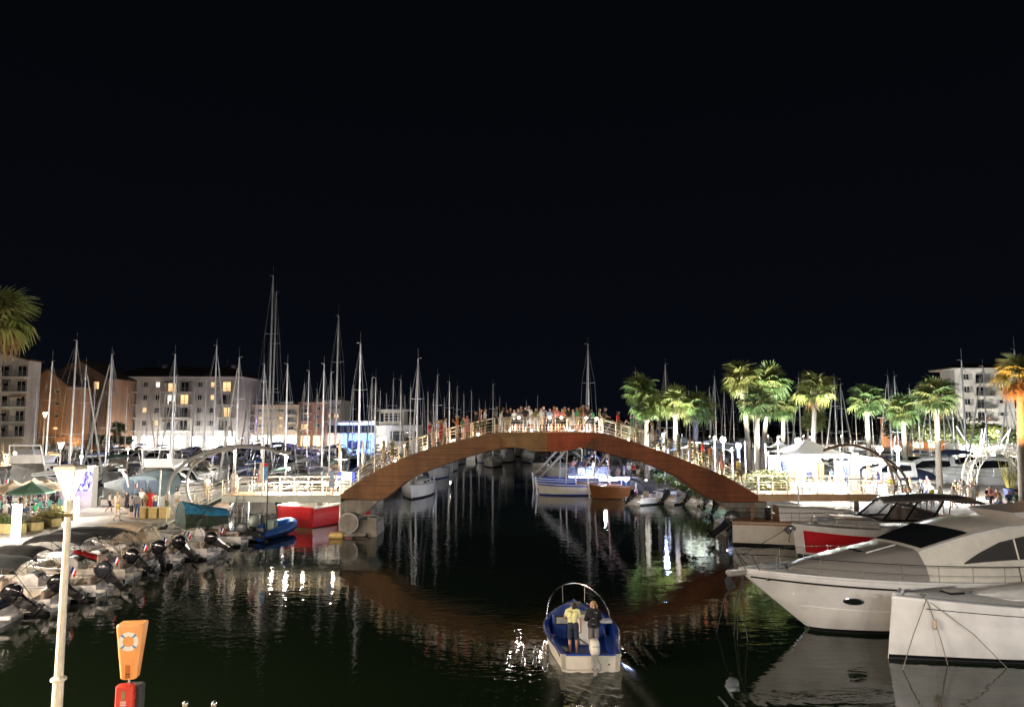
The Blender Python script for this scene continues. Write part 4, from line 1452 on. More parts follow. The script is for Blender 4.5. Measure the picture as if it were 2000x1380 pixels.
def yacht():
    bow = A(1440, 1112, 26.4)
    ang = R(90 - 13)      # bow points to the channel and a little towards the viewer
    L = 17.0
    d = Vector((-math.sin(ang), math.cos(ang), 0))
    d = Vector((-math.cos(R(13)), -math.sin(R(13)), 0))
    st = bow - d * L
    root = thing('motor_yacht', 'large white flybridge motor yacht with dark windscreen and oval portholes', 'yacht', (st.x, st.y, 0), R(90 + 13))
    H = Hull(L, 4.7, 2.22, 1.50, draft=.6, tr=.92, rake=3.0, wide=.45, p=2.5, flare=.62, sheer=1.6)
    H.build(root, [M_GEL, M_BLACK, M_ANTIF, M_DECK, M_GEL], 'deck', ns=30, camber=.12)
    for s in (-1, 1):      # rub rail, chrome strip and toe rail
        MB().tube([(s * (H.half(t) + .03), H.yy(t, H.zs(t) - .22), H.zs(t) - .20) for t in [i / 30 * .99 for i in range(31)]], .035, 6).build('rub_rail', M_STEEL, root)
        MB().tube([(s * (H.half(t) - .02), H.yy(t, H.zs(t)), H.zs(t) + .05) for t in [i / 30 * .985 for i in range(31)]], .06, 6).build('toe_rail', M_GEL, root)
        MB().tube([Vector((s * (q.x + .004), q.y, q.z)) for q in [H.side(t, .36 + .1 * t) for t in [i / 24 * .93 for i in range(25)]]], .016, 5).build('knuckle', M_GEL, root)
        for t in (.80, .66, .52):    # portholes
            q = H.side(t, .62)
            nrm = Vector((s, .12, -.22)).normalized()
            a = H.side(t + .015, .62) - H.side(t - .015, .62)
            a = Vector((a.x * s, a.y, a.z)).normalized()
            b_ = nrm.cross(a)
            q = Vector((q.x * s, q.y, q.z)) + nrm * .012
            ring = [q + a * (.36 * math.cos(k * math.pi / 8)) + b_ * (.14 * math.sin(k * math.pi / 8)) for k in range(16)]
            ring2 = [q + nrm * .02 + a * (.30 * math.cos(k * math.pi / 8)) + b_ * (.105 * math.sin(k * math.pi / 8)) for k in range(16)]
            f = MB().loft([ring, ring2], True, False).build('porthole', M_STEEL, root)
            MB().add(ring2, [tuple(range(16))]).build('pane', M_GLASSD, f, False)
    # long low trunk cabin rising to the windscreen and roof; y counts from the stern
    rows = [(15.0, .22, 2.12, .16, 2.2, .10, 2.28), (14.2, .95, 2.02, .80, 2.22, .55, 2.45), (12.6, 1.40, 1.90, 1.22, 2.25, .95, 2.66), (11.0, 1.68, 1.80, 1.50, 2.3, 1.15, 2.86), (10.4, 1.74, 1.78, 1.58, 2.30, 1.22, 2.90),
            (9.4, 1.82, 1.74, 1.68, 2.36, 1.32, 3.18), (8.2, 1.86, 1.70, 1.74, 2.42, 1.42, 3.48), (6.6, 1.90, 1.66, 1.80, 2.46, 1.52, 3.74), (4.6, 1.92, 1.62, 1.82, 2.46, 1.58, 3.82), (2.6, 1.92, 1.6, 1.82, 2.42, 1.55, 3.70)]
    cover = pm('taupe_deck_cover', (.24, .225, .205), .42, var=.08, scale=1.5, coat=.1)
    super_loft(root, rows[:5], [cover], 'trunk_cabin')
    super_loft(root, rows[4:], [M_GEL2], 'superstructure')
    # raked windscreen: dark glass laid 15 mm proud of the loft
    for s in (-1, 1):
        wsc = []
        for i in range(6):
            y = 10.25 - 1.95 * i / 5
            (_, wb, zb, wm, zm, wt, zt) = row_at(rows, y)
            wsc.append([Vector((s * wt * k / 4 * .96, y, zt + .045 - .05 * (k / 4) ** 2)) for k in range(5)])
        MB().sheet(wsc).build('windscreen', M_GLASSD, root, ang=60)
        side_window(root, rows, [8.9, 8.2, 7.2, 6.0, 4.6, 3.6, 2.8], [1.02, 1.02, 1.02, 1.02, 1.02, 1.02, 1.02], [1.06, 1.34, 1.60, 1.70, 1.66, 1.5, 1.2], s, M_GLASSY)
        MB().tube([side_pt(rows, y, 2.0, s, .03) for y in (10.4, 9.4, 8.2, 7.0, 5.0)], .035, 6).build('trim', M_GEL, root)
        rail_line(root, H, .30, .93, 26, .66, 8, s, 1)
    MB().bbox((0, 11.9, 2.74), (.6, .6, .05), .1).build('deck_hatch', M_GLASSD, root)
    MB().bbox((0, 13.6, 2.50), (.5, .5, .05), .1).build('deck_hatch', M_GLASSD, root)
    MB().tube([(-.75, 12.2, 2.78), (-.55, 10.8, 2.98)], .03, 5).build('wiper', M_GEL, root)
    # flybridge coaming on the roof
    MB().loft([[(-1.3, 1.8, 3.6), (1.3, 1.8, 3.6), (1.1, 5.2, 3.7), (-1.1, 5.2, 3.7)], [(-1.42, 1.6, 4.2), (1.42, 1.6, 4.2), (1.05, 5.9, 4.08), (-1.05, 5.9, 4.08)]]).build('flybridge', pm('pale_mauve_gelcoat', (.50, .47, .46), .35, var=.06), root, ang=20)
    # pulpit
    tip = H.yy(1, 2.2)
    pts = []
    for k in range(13):
        a = math.pi * k / 12
        t = .93
        pts.append((-math.cos(a) * (H.half(t) - .03), t * L + math.sin(a) ** .7 * (L * .07 + .35), H.zs(.95) + .66 + .06 * math.sin(a)))
    posts = [(pts[i], (pts[i][0] * .7, min(pts[i][1] - .45, 16.8), H.zs(.97) + .02)) for i in (2, 4, 8, 10)]
    rail_loop(root, pts, posts, .018, 'pulpit')
    anc = MB()
    anc.bbox((0, 17.05, 2.14), (.34, .7, .18), .05)
    anc.build('bow_roller', cover, root)
    MB().prism([(-.03, 17.3, 2.1), (-.03, 17.55, 1.95), (-.03, 17.45, 1.55), (-.03, 17.05, 1.62), (-.03, 17.2, 1.85)], (.06, 0, 0)).build('anchor', M_STEEL, root, False)
    MB().bbox((0, 15.6, 2.32), (.5, .9, .2), .08).build('windlass_cover', M_GREYC, root)
    for (x, dx, dy) in ((-.1, -.5, .9), (.12, .3, 1.4), (.05, -1.0, .5), (-.05, .0, .6)):
        MB().tube([(x, 16.75, 2.2), (x + dx * .5, 16.9 + dy * .35, 1.2), (x + dx, 16.9 + dy * .6, -.3)], .018, 5).build('mooring_rope', M_ROPED, root)
    for t in (.42, .37):
        q = H.side(t, 1)
        MB().tube([(-q.x + .06, q.y, q.z + .66), (-q.x - .03, q.y, q.z + .1), (-q.x - .06, q.y, q.z - .1)], .025, 6).build('fender_strap', M_BLACK, root)
        MB().ball((-q.x - .06, q.y, q.z - .05), (.10, .10, .12), 8, 6).build('fender_knot', M_BLACK, root)
    for s in (-1, 1):
        for y in (6.6, 4.6):
            MB().tube([side_pt(rows, y, v, s, .03) for v in (1.02, 1.3, 1.62)], .03, 5).build('window_bar', M_GEL2, root)
        q = H.side(.40, .80)
        MB().bbox((s * (q.x + .02), q.y, q.z), (.05, .9, .16), .02).build('vent', M_GREYM, root)
        q = H.side(.955, .9)
        MB().bbox((s * (q.x + .02), q.y, q.z), (.06, .18, .10), .02).build('fairlead', M_STEEL, root)
    return root


yacht()


def sail_yacht_near():
    bow = A(1741, 1160, 23.8)
    d = Vector((-math.cos(R(9)), -math.sin(R(9)), 0))
    L = 12.5
    st = bow - d * L
    root = thing('sailing_yacht', 'white plumb-bowed sailing yacht with thin black hull line', 'yacht', (st.x, st.y, 0), R(90 + 9))
    H = Hull(L, 3.9, 1.95, 1.4, draft=.6, tr=.86, rake=-.28, wide=.42, p=2.1, flare=.32, sheer=1.3)
    H.build(root, [M_GEL, M_BLACK, M_ANTIF, M_DECK, M_GEL], 'deck', ns=28, camber=.12)
    for s in (-1, 1):
        MB().sheet([[H.side(t, k) * 1.0 + Vector((.006, 0, 0)) if s > 0 else Vector((-H.side(t, k).x - .006, H.side(t, k).y, H.side(t, k).z)) for k in (.835, .85)] for t in [i / 28 * .93 for i in range(29)]]).build('hull_line', M_BLACK, root)
        MB().tube([(s * (H.half(t) - .03), H.yy(t, H.zs(t)), H.zs(t) + .03) for t in [i / 20 * .99 for i in range(21)]], .03, 5).build('toe_rail', M_GREYM, root)
    rows = [(9.6, .2, 1.80, .16, 1.86, .1, 1.92), (8.8, .85, 1.72, .75, 1.86, .5, 2.0), (6.5, 1.2, 1.60, 1.08, 1.85, .85, 2.12), (3.6, 1.25, 1.52, 1.15, 1.8, .9, 2.15)]
    super_loft(root, rows, [M_DECK], 'coach_roof')
    for s in (-1, 1):
        side_window(root, rows, [8.2, 7.0, 5.8, 4.6], [.4, .3, .3, .4], [.9, 1.1, 1.1, .9], s)
    MB().bbox((0, 10.3, 1.98), (.55, .55, .06), .1).build('deck_hatch', M_GLASSD, root)
    MB().tube([(0, 12.2, 2.0), (0, 12.1, 2.1)], .12, 10).build('furler_drum', M_GREYM, root)
    q = H.side(.93, 1)
    for (dx, dy) in ((.5, 1.6), (.25, -.4), (.9, -2.2)):
        p0 = Vector((-q.x + .05, q.y, q.z + .05))
        MB().tube([p0, p0 + Vector((-.09, dy * .03, -.1)), p0 + Vector((-dx * .6 - .12, dy * .5, -1.0)), p0 + Vector((-dx - .2, dy, -2.3))], .014, 5).build('mooring_rope', M_ROPE, root)
    MB().bbox((-q.x - .19, q.y - .12, q.z - .72), (.09, .12, .3), .04).build('rope_chafe_guard', M_BEIGEC, root)
    for s in (-1, 1):
        MB().lathe([(.03, 0), (.03, .05), (.09, .06), (.09, .08)], 8, 0, (s * (H.half(.93) - .12), .93 * L, H.zs(.93) + .05)).build('cleat', M_STEEL, root)
    return root


sail_yacht_near()


def red_cruiser():
    bow = A(1546, 1030, 41.5)
    d = Vector((-math.cos(R(7)), -math.sin(R(7)), 0))
    L = 12.0
    st = bow - d * L
    root = thing('motor_yacht', 'white sports cruiser with red hull panel and dark grey hardtop', 'yacht', (st.x, st.y, 0), R(90 + 7))
    H = Hull(L, 3.6, 1.80, 1.35, draft=.5, tr=.9, rake=.25, wide=.5, p=3.4, flare=.15, sheer=1.3)
    H.build(root, [M_GEL, M_BLACK, M_ANTIF, M_DECK, M_GEL], 'deck', ns=28, camber=.08)
    for s in (-1, 1):
        def sp(t, k, o):
            q = H.side(t, k)
            return Vector((s * (q.x + o), q.y, q.z))
        MB().sheet([[sp(t / 28, .12 + (.82 - .18 * (27 - t) / 19 - .12) * i / 6, .035) for i in range(7)] for t in range(27, 7, -1)]).build('hull_panel', M_RED, root, ang=60)
        MB().sheet([[sp(t / 28, .44 + (.66 - .44) * i / 3 * (1 if t < 20 else .3), .05) for i in range(4)] for t in range(20, 10, -1)]).build('hull_window', M_GLASSD, root, ang=60)
        rail_line(root, H, .55, .93, 14, .5, 4, s, 1)
    rows = [(10.6, .5, 1.75, .45, 1.82, .3, 1.9), (9.0, 1.05, 1.68, .9, 1.85, .7, 2.0), (7.4, 1.3, 1.6, 1.15, 1.85, .95, 2.08)]
    super_loft(root, rows, [M_DECK], 'foredeck_trunk')
    MB().bbox((0, 8.6, 2.12), (1.3, 1.6, .12), .05, rot=Matrix.Rotation(R(3), 3, 'X')).build('sun_pad', M_TAN, root)
    MB().bbox((.2, 9.7, 1.98), (.7, .9, .10), .04).build('folded_cover', M_GREYC, root)
    # wheelhouse: frame and glass, then the swept hardtop
    fr = M_BLACK
    base = [(-1.2, 7.2, 2.05), (1.2, 7.2, 2.05), (1.42, 4.4, 2.0), (-1.42, 4.4, 2.0)]
    top = [(-.95, 6.1, 3.0), (.95, 6.1, 3.0), (1.15, 3.4, 3.05), (-1.15, 3.4, 3.05)]
    MB().loft([base, top], True, False).build('wheelhouse_glass', glass('wheelhouse_tint', (.05, .05, .06), .55, .05), root, False)
    for a, b in zip(base, top):
        MB().tube([a, b], .06, 5).build('pillar', fr, root)
    MB().tube([base[0], base[1]], .06, 5).build('sill', fr, root)
    for s in (-1, 1):
        b1, t1 = Vector((s * 1.3, 5.9, 2.03)), Vector((s * 1.04, 4.9, 3.02))
        MB().tube([b1, t1], .05, 5).build('pillar', fr, root)
        MB().tube([(s * 1.2, 7.2, 2.05), (s * 1.42, 4.4, 2.0)], .06, 5).build('sill', fr, root)
        MB().bbox((s * .5, 5.2, 2.2), (.6, .5, .9), .08).build('seat', M_TAN, root)
    grid = []
    for i in range(11):
        u = i / 10
        y = 6.7 - 5.4 * u
        w = 1.25 * (1 - (1 - min(1, u * 2.2 + .28)) ** 2.2)
        z = 3.05 + .42 * math.sin(math.pi * (.12 + .62 * u)) - .12 * u
        grid.append([Vector((a * w, y, z - .22 * abs(a) ** 2.5)) for a in (-1, -.75, -.4, 0, .4, .75, 1)])
    MB().sheet(grid, 0, .10).build('hardtop', pm('gunmetal_top', (.14, .125, .12), .35, var=.1, scale=2, coat=.3), root, ang=50)
    MB().sheet([[(a * 1.25, 2.6 - 1.7 * u, 3.15 - .1 * u - .12 * abs(a) ** 2) for a in (-1, -.5, 0, .5, 1)] for u in (0, .5, 1)], 0, .08).build('rear_awning', M_CANVAS, root)
    for s in (-1, 1):
        MB().tube([(s * 1.3, 1.3, 1.4), (s * 1.15, 1.1, 3.05)], .035, 5).build('awning_pole', M_BLACK, root)
    MB().bbox((0, 1.6, 1.75), (2.4, .7, .6), .08).build('aft_bench', pm('rust_cushion', (.30, .08, .05), .6, var=.1), root)
    q = Vector((0, 11.95, 1.55))
    MB().bbox(q, (.3, .4, .3), .06).build('bow_roller', M_STEEL, root)
    MB().prism([(-.03, 12.15, 1.7), (-.03, 12.5, 1.45), (-.03, 12.2, 1.2), (-.03, 12.0, 1.35)], (.06, 0, 0)).build('anchor', M_STEEL, root, False)
    MB().tube([(0, 12.0, 1.55), (.2, 12.1, .8), (.9, 11.6, .6)], .02, 5).build('mooring_rope', M_ROPED, root)
    MB().tube([(0, 12.1, 1.6), (.6, 14.3, .2), (.8, 15.0, -.2)], .02, 5).build('mooring_rope', M_ROPED, root)
    return root


red_cruiser()


def wooden_boat():
    st = A(1432, 1045, 45.5)
    L = 10.0
    root = thing('motorboat', 'white wooden boat with varnished rail and black transom with outboard', 'motorboat', (st.x, st.y + .6, 0), R(-90 - 8))
    H = Hull(L, 3.1, 1.7, 1.45, draft=.5, tr=.62, rake=1.2, wide=.45, p=2.2, flare=.3)
    H.build(root, [M_GEL2, M_BLACK, M_ANTIF, M_TEAK, M_TEAK], 'deck', ns=22)
    MB().prism([(-H.half(0) * .97, -.03, .0), (H.half(0) * .97, -.03, .0), (H.half(0), -.03, 1.42), (-H.half(0), -.03, 1.42)], (0, .028, 0)).build('transom', M_BLACK, root, False)
    for s in (-1, 1):
        MB().sheet([[Vector((s * (H.side(t, k).x + .015), H.side(t, k).y, H.side(t, k).z)) for k in (.84, .92, 1.0)] for t in [i / 20 * .98 for i in range(21)]]).build('varnished_strake', M_TEAK, root)
        rail_line(root, H, .0, .8, 14, .55, 7, s, 1)
    rows = [(7.2, .9, 1.55, .85, 1.8, .7, 2.15), (5.0, 1.05, 1.5, 1.0, 1.9, .85, 2.3), (2.8, 1.05, 1.5, 1.0, 1.9, .85, 2.35)]
    super_loft(root, rows, [M_GEL], 'cabin')
    MB().add([(-.85, 7.2, 1.56), (.85, 7.2, 1.56), (.7, 7.2, 2.1), (-.7, 7.2, 2.1)], [(0, 1, 2, 3)]).build('cabin_front', M_GEL, root, False)
    MB().add([(-1.0, 2.8, 1.52), (1.0, 2.8, 1.52), (.85, 2.8, 2.3), (-.85, 2.8, 2.3)], [(0, 1, 2, 3)]).build('cabin_door', M_TEAK, root, False)
    MB().lathe([(.02, 0), (.5, 0), (.5, .06), (.02, .06)], 20, 0, (.1, 1.4, 1.95), Matrix.Rotation(R(90), 3, 'X')).build('steering_wheel', M_TEAK, root)
    MB().bbox((.5, 2.2, 1.9), (.35, .35, .8), .05).build('binnacle', M_BLACK, root)
    for x in (0,):
        outboard(root, (x, -.2, 1.0), R(48), pm('slate_cowling', (.05, .06, .07), .2, var=.2, coat=.6), s=1.5)
    MB().tube([(1.6, 5.4, 1.1), (1.63, 5.4, .6)], [.09, .09], 8).build('fender', M_GREYC, root)
    MB().tube([(H.half(0), 0, 1.3), (1.9, -1.2, .5), (2.2, -1.8, -.1)], .015, 5).build('mooring_rope', M_ROPE, root)
    MB().tube([(0, 4.2, 2.3), (0, 4.2, 3.6)], .05, 6).build('signal_mast', M_WHITEPAINT, root)
    return root


wooden_boat()


def fishing_boat():
    c = A(612, 1010, 52.6)
    L = 9.0
    root = thing('fishing_boat', 'red fishing boat with white rails moored under the gangway', 'fishing boat', (c.x - 1.4, c.y + .3, 0), R(-28))
    H = Hull(L, 3.9, 2.0, 1.45, draft=.5, tr=.9, rake=.8, wide=.5, p=2.6, flare=.25)
    H.build(root, [M_RED, M_RED, M_ANTIF, M_DECK, M_WHITEPAINT], 'open', .7, .75, .2)
    for s in (-1, 1):
        MB().tube([(s * (H.half(t) + .03), H.yy(t, 2), H.zs(t) - .03) for t in [i / 16 * .98 for i in range(17)]], .09, 6).build('rub_rail', M_WHITEPAINT, root)
        for t in (.04, .16, .28, .4):
            MB().tube([(s * (H.half(t) - .1), t * L, H.zs(t)), (s * (H.half(t) - .1), t * L, H.zs(t) + .55)], .035, 6).build('rail_post', M_WHITEPAINT, root)
        MB().tube([(s * (H.half(t) - .1), t * L, H.zs(t) + .55) for t in (.02, .1, .2, .3, .42)], .035, 6).build('rail', M_WHITEPAINT, root)
    MB().bbox((0, 5.2, 1.75), (2.2, 2.6, 2.3), .1).build('wheelhouse', M_GEL, root)
    MB().bbox((0, 5.2, 2.97), (2.6, 3.1, .12), .05).build('wheelhouse_roof', M_GEL, root)
    for s in (-.6, .6):
        MB().bbox((s, 3.88, 2.3), (.6, .05, .6), .02).build('window', M_GLASSD, root)
    MB().tube([(-.2, 5.0, 3.0), (-.2, 5.0, 5.2)], .06, 6).build('signal_mast', M_WHITEPAINT, root)
    MB().tube([(-.9, 5.0, 4.6), (.5, 5.0, 4.6)], .04, 6).build('crosstree', M_WHITEPAINT, root)
    for x, m in ((-1.5, M_BEIGEC), (.9, M_WHITEC)):
        MB().tube([(x, 6.2, 1.8), (x, 6.2, 6.2)], .04, 6).build('net_pole', M_TEAK, root)
        MB().lathe([(.05, 0), (.16, .5), (.12, 1.4), (.02, 2.0)], 8, 0, (x + .12, 6.2, 4.0)).build('rolled_flag', m, root)
    bn = MB()
    for k, m in enumerate((0, 1, 2, 1, 0)):
        bn.box((.35 + .34 * k, 4.3, 3.35), (.335, .03, .75), m)
    bn.build('banner', [M_FB, pm('banner_cream', (.6, .5, .33), .8), M_WHITEC], root, False)
    for x in (-1.2, -.4, .5):
        MB().bbox((x, 1.2, .95), (.5, .6, .5), .06).build('fish_crate', M_BLUEP if x < 0 else M_DARK, root)
    MB().bbox((-1.5, -.1, .25), (.9, .35, .3), .1).build('fender', M_BEIGEC, root)
    return root


fishing_boat()


def inflatable():
    b = A(524, 1036, 47.2)
    root = thing('inflatable_boat', 'blue inflatable tender with twin tubes beside the red boat', 'inflatable boat', (b.x - .95, b.y - .3, 0), R(-16), scale=1.1)
    blue = pm('blue_hypalon', (.02, .13, .50), .4, var=.15, scale=4)
    path = [(.85, -.5), (.85, 1.0), (.82, 2.2), (.62, 3.2), (.25, 3.75), (0, 3.85), (-.25, 3.75), (-.62, 3.2), (-.82, 2.2), (-.85, 1.0), (-.85, -.5)]
    pts = [Vector((x, y, .30 + .25 * max(0, (y - 1.5) / 2.3) ** 1.5)) for x, y in path]
    MB().tube(pts, [.16] + [.30] * 9 + [.16], 12).build('inflatable_tube', blue, root)
    for s in (-1, 1):
        MB().tube([(s * 1.14, y, .24) for y in (-.4, .8, 2.0)], .035, 6).build('rub_strip', M_DARK, root)
        MB().lathe([(.22, 0), (.30, .12), (.305, .18)], 12, 0, (s * .85, -.62, .3), Matrix.Rotation(R(-90), 3, 'X')).build('tube_end', M_BLUEP, root)
    MB().box((0, 1.2, .14), (1.2, 3.4, .08)).build('floor', M_GREYM, root, False)
    MB().box((0, .25, .42), (1.2, .07, .5)).build('transom', M_GREYM, root, False)
    MB().bbox((.15, 1.7, .6), (.6, .5, .75), .06).build('console', pm('pale_green_console', (.36, .48, .42), .5), root)
    MB().ball((.1, 1.8, 1.15), (.2, .2, .18), 10, 6).build('search_light', M_GREYM, root)
    r_ = MB()
    fr = []
    for i in range(6):
        MB().tube([(-.55, .1 + .0 * i, .6 + .16 * i), (.35, .5, .75 + .16 * i)], .014, 5).build('ladder_rung', M_STEEL, root)
    for p in ((-.55, .1), (.35, .5)):
        MB().tube([(p[0], p[1], .4), (p[0], p[1], 1.7)], .02, 5).build('ladder_rail', M_STEEL, root)
    MB().tube([(0, 1.4, .3), (0, 1.4, 4.0)], .03, 6).build('aerial', M_DARK, root)
    outboard(root, (0, .18, .62), R(8), pm('pale_cowling', (.42, .52, .47), .35, coat=.3), s=1.1)
    return root


inflatable()


# ------------------------------------------------------------------ traditional pointed boats with lateen yards
def pointu(label, px, py, rz, L, hullm, band, inner, yard, sail=True):
    g = G(px, py, 0)
    root = thing('wooden_boat', label, 'wooden boat', (g.x, g.y, 0), rz, 'traditional pointed fishing boats with slanting yards')
    H = Hull(L, 2.3, 1.35, 1.15, draft=.4, tr=.35, rake=.35, wide=.5, p=2.4, flare=.25, sheer=2.2)
    H.build(root, [hullm, band, M_ANTIF, inner, band], 'open', .45, .74, .14, ns=20)
    for s in (-1, 1):
        MB().sheet([[Vector((s * (H.side(t, k).x + .012), H.side(t, k).y, H.side(t, k).z)) for k in (.74, .86)] for t in [i / 16 * .985 for i in range(17)]]).build('painted_band', band, root)
    MB().tube([(0, L - .08, -.1), (0, L + .02, 1.2), (0, L + .1, 1.9)], [.08, .09, .07], 6).build('stem_post', M_WHITEPAINT, root)
    MB().tube([(0, -.05, .1), (0, -.12, 1.5)], .07, 6).build('stern_post', M_WHITEPAINT, root)
    for t in (.2, .38, .56):
        MB().box((0, t * L, .95), (H.half(t) * 1.8, .28, .06)).build('thwart', M_TEAK, root, False)
    MB().tube([(0, L * .6, .4), (0, L * .6 - .25, 5.6)], [.08, .055], 8).build('mast', yard, root)
    y = MB().tube([(.1, L * .98, 1.6), (.15, L * .6, 4.4), (.12, L * .15, 7.8)], [.05, .085, .04], 7).build('lateen_yard', yard, root)
    if sail:
        MB().tube([(.1, L * .9, 2.2), (.18, L * .62, 4.35), (.16, L * .40, 6.0)], [.06, .16, .07], 8).build('furled_sail', M_WHITEC, root)
    MB().tube([(0, L * .6 - .25, 5.5), (0, .1, 1.5)], .012, 4).build('stay', M_ROPE, root)
    return root


M_VARN = pm('varnished_wood', (.16, .06, .018), .3, var=.3, scale=5, stretch=(1, .2, 3), coat=.4)
M_SKYW = pm('pale_blue_hull', (.56, .62, .64), .4, var=.08)
M_YARD = pm('spar_wood', (.42, .36, .29), .5, var=.2, scale=5)
M_YARDR = pm('spar_red_wood', (.30, .19, .15), .5, var=.2, scale=5)
pointu('white and blue pointed wooden boat with its bow to the open channel', 1168, 953, R(90 + 4), 7.5, M_SKYW, M_BLUEP, M_BLUEP, M_YARD)
pointu('pale pointed wooden boat with cream band beside the blue one', 1190, 966, R(90 - 2), 7.6, M_GEL2, M_BLUEP, M_BLUEP, M_YARD)
pointu('small white pointed wooden boat with red rail beside the varnished one', 1212, 966, R(90), 4.6, M_GEL, pm('red_band', (.4, .08, .04), .5), M_TEAK, M_YARDR, False)
pointu('varnished orange wooden pointed boat with reddish spars', 1240, 972, R(90), 4.6, M_VARN, M_VARN, M_TEAK, M_YARDR, False)

# ------------------------------------------------------------------ outboard boats by the far dock
FARG = 'outboard boats moored beyond the bridge below the bushes'
for (px, py, lab, kw) in ((1236, 985, 'white outboard boat with black stripe and open rail frame', dict(L=6.2, bim=M_CANVAS, folded=True, stripe=M_BLACK, tilt=R(45))),
                          (1302, 984, 'white outboard boat with raked windscreen frame and grey engine', dict(L=5.6, tilt=R(35), engmat=MATS['graphite_cowling'], fl=False, bim=None, windshield='twin')),
                          (1346, 986, 'pale inflatable outboard boat with grey tubes and canvas cover', dict(L=5.2, rib=pm('pale_tube', (.52, .56, .58), .5), tilt=R(35), engmat=MATS['graphite_cowling'], fl=False)),
                          (1384, 990, 'white inflatable outboard boat beside the bridge springing', dict(L=5.0, rib=pm('white_tube', (.64, .66, .66), .5), tilt=R(25), fl=False)),
                          (1400, 1008, 'turquoise hulled outboard boat under the bridge end', dict(L=5.4, hullmat=pm('turquoise_hull', (.28, .48, .46), .35), tilt=R(30), fl=False))):
    g = G(px, py, 0)
    dayboat(lab, (g.x, g.y, 0), R(-58), group=FARG, **kw)

# ================================================================== THE MARINA: sailing boats by their masts, motor cruisers between
OCC = []          # occupied (x, y, half-length in x, half-length in y)


def free(x, y, hx, hy, pad=.3):
    for (a, b, c, d) in OCC:
        if abs(x - a) < hx + c + pad and abs(y - b) < hy + d + pad:
            return False
    return True


def sail_proto(idx, hullm, cover, hood):
    root = thing('sailboat', 'proto', 'sailboat')
    L = 10.4
    H = Hull(L, 3.3, 1.35, 1.05, draft=.5, tr=.72, rake=1.0, wide=.42, p=2.1, flare=.3)
    H.build(root, [hullm, M_BLUEP if idx % 2 else M_BLACK, M_ANTIF, M_DECK, hullm], 'deck', ns=12)
    rows = [(8.2, .3, 1.30, .25, 1.36, .15, 1.42), (7.4, .8, 1.24, .7, 1.4, .5, 1.58), (5.2, 1.05, 1.16, .95, 1.4, .75, 1.68), (3.2, 1.05, 1.12, .95, 1.4, .75, 1.7)]
    super_loft(root, rows, [M_GEL2], 'coach_roof')
    for s in (-1, 1):
        side_window(root, rows, [7.0, 5.8, 4.6, 3.6], [.5, .3, .3, .5], [.9, 1.2, 1.2, .9], s)
        rail_line(root, H, .05, .93, 10, .6, 6, s, 1, r=.02)
    MB().sheet([[(1.0 * math.cos(a) * (1 - .12 * u), 3.3 + .9 * u, 1.62 + (.75 - .35 * u) * math.sin(a)) for a in [R(180 * k / 8) for k in range(9)]] for u in (0, .5, 1)], 0, .02).build('spray_hood', hood, root)
    b = MB().tube([(0, 6.1, 2.5), (0, 1.6, 2.6)], .08, 7).build('boom', M_ALU, root)
    MB().tube([(0, 6.0, 2.72), (0, 4.5, 2.78), (0, 1.7, 2.72)], [.20, .17, .08], 8).build('sail_cover', cover, b)
    MB().tube([(.5 * math.cos(2 * math.pi * k / 12), 1.5, 1.75 + .5 * math.sin(2 * math.pi * k / 12)) for k in range(13)], .02, 5).build('steering_wheel', M_STEEL, root)
    pts = [(-.45, 9.5, 1.95), (-.3, 10.3, 1.98), (0, 10.55, 2.0), (.3, 10.3, 1.98), (.45, 9.5, 1.95)]
    rail_loop(root, pts, [(pts[0], (-.5, 9.4, 1.3)), (pts[4], (.5, 9.4, 1.3)), (pts[2], (0, 10.2, 1.3))], .018, 'pulpit')
    return root


M_SCB = pm('blue_sail_cover', (.02, .07, .28), .85, var=.15)
M_SCG = pm('green_sail_cover', (.03, .10, .06), .85, var=.15)
M_DKH = pm('navy_hull', (.015, .022, .06), .25, var=.1, coat=.4)
PROTOS = [(sail_proto(0, M_GEL, M_NAVY, M_NAVY), 'white sailboat with navy sail cover'), (sail_proto(1, M_GEL, M_SCB, M_SCB), 'white sailboat with blue sail cover'),
          (sail_proto(2, M_GEL2, M_WHITEC, M_WHITEC), 'cream sailboat with white sail cover'), (sail_proto(3, M_DKH, M_GREYC, M_GREYC), 'navy hulled sailboat with grey sail cover'),
          (sail_proto(4, M_GEL, M_SCG, M_BEIGEC), 'white sailboat with green sail cover')]
MAST_R = {}


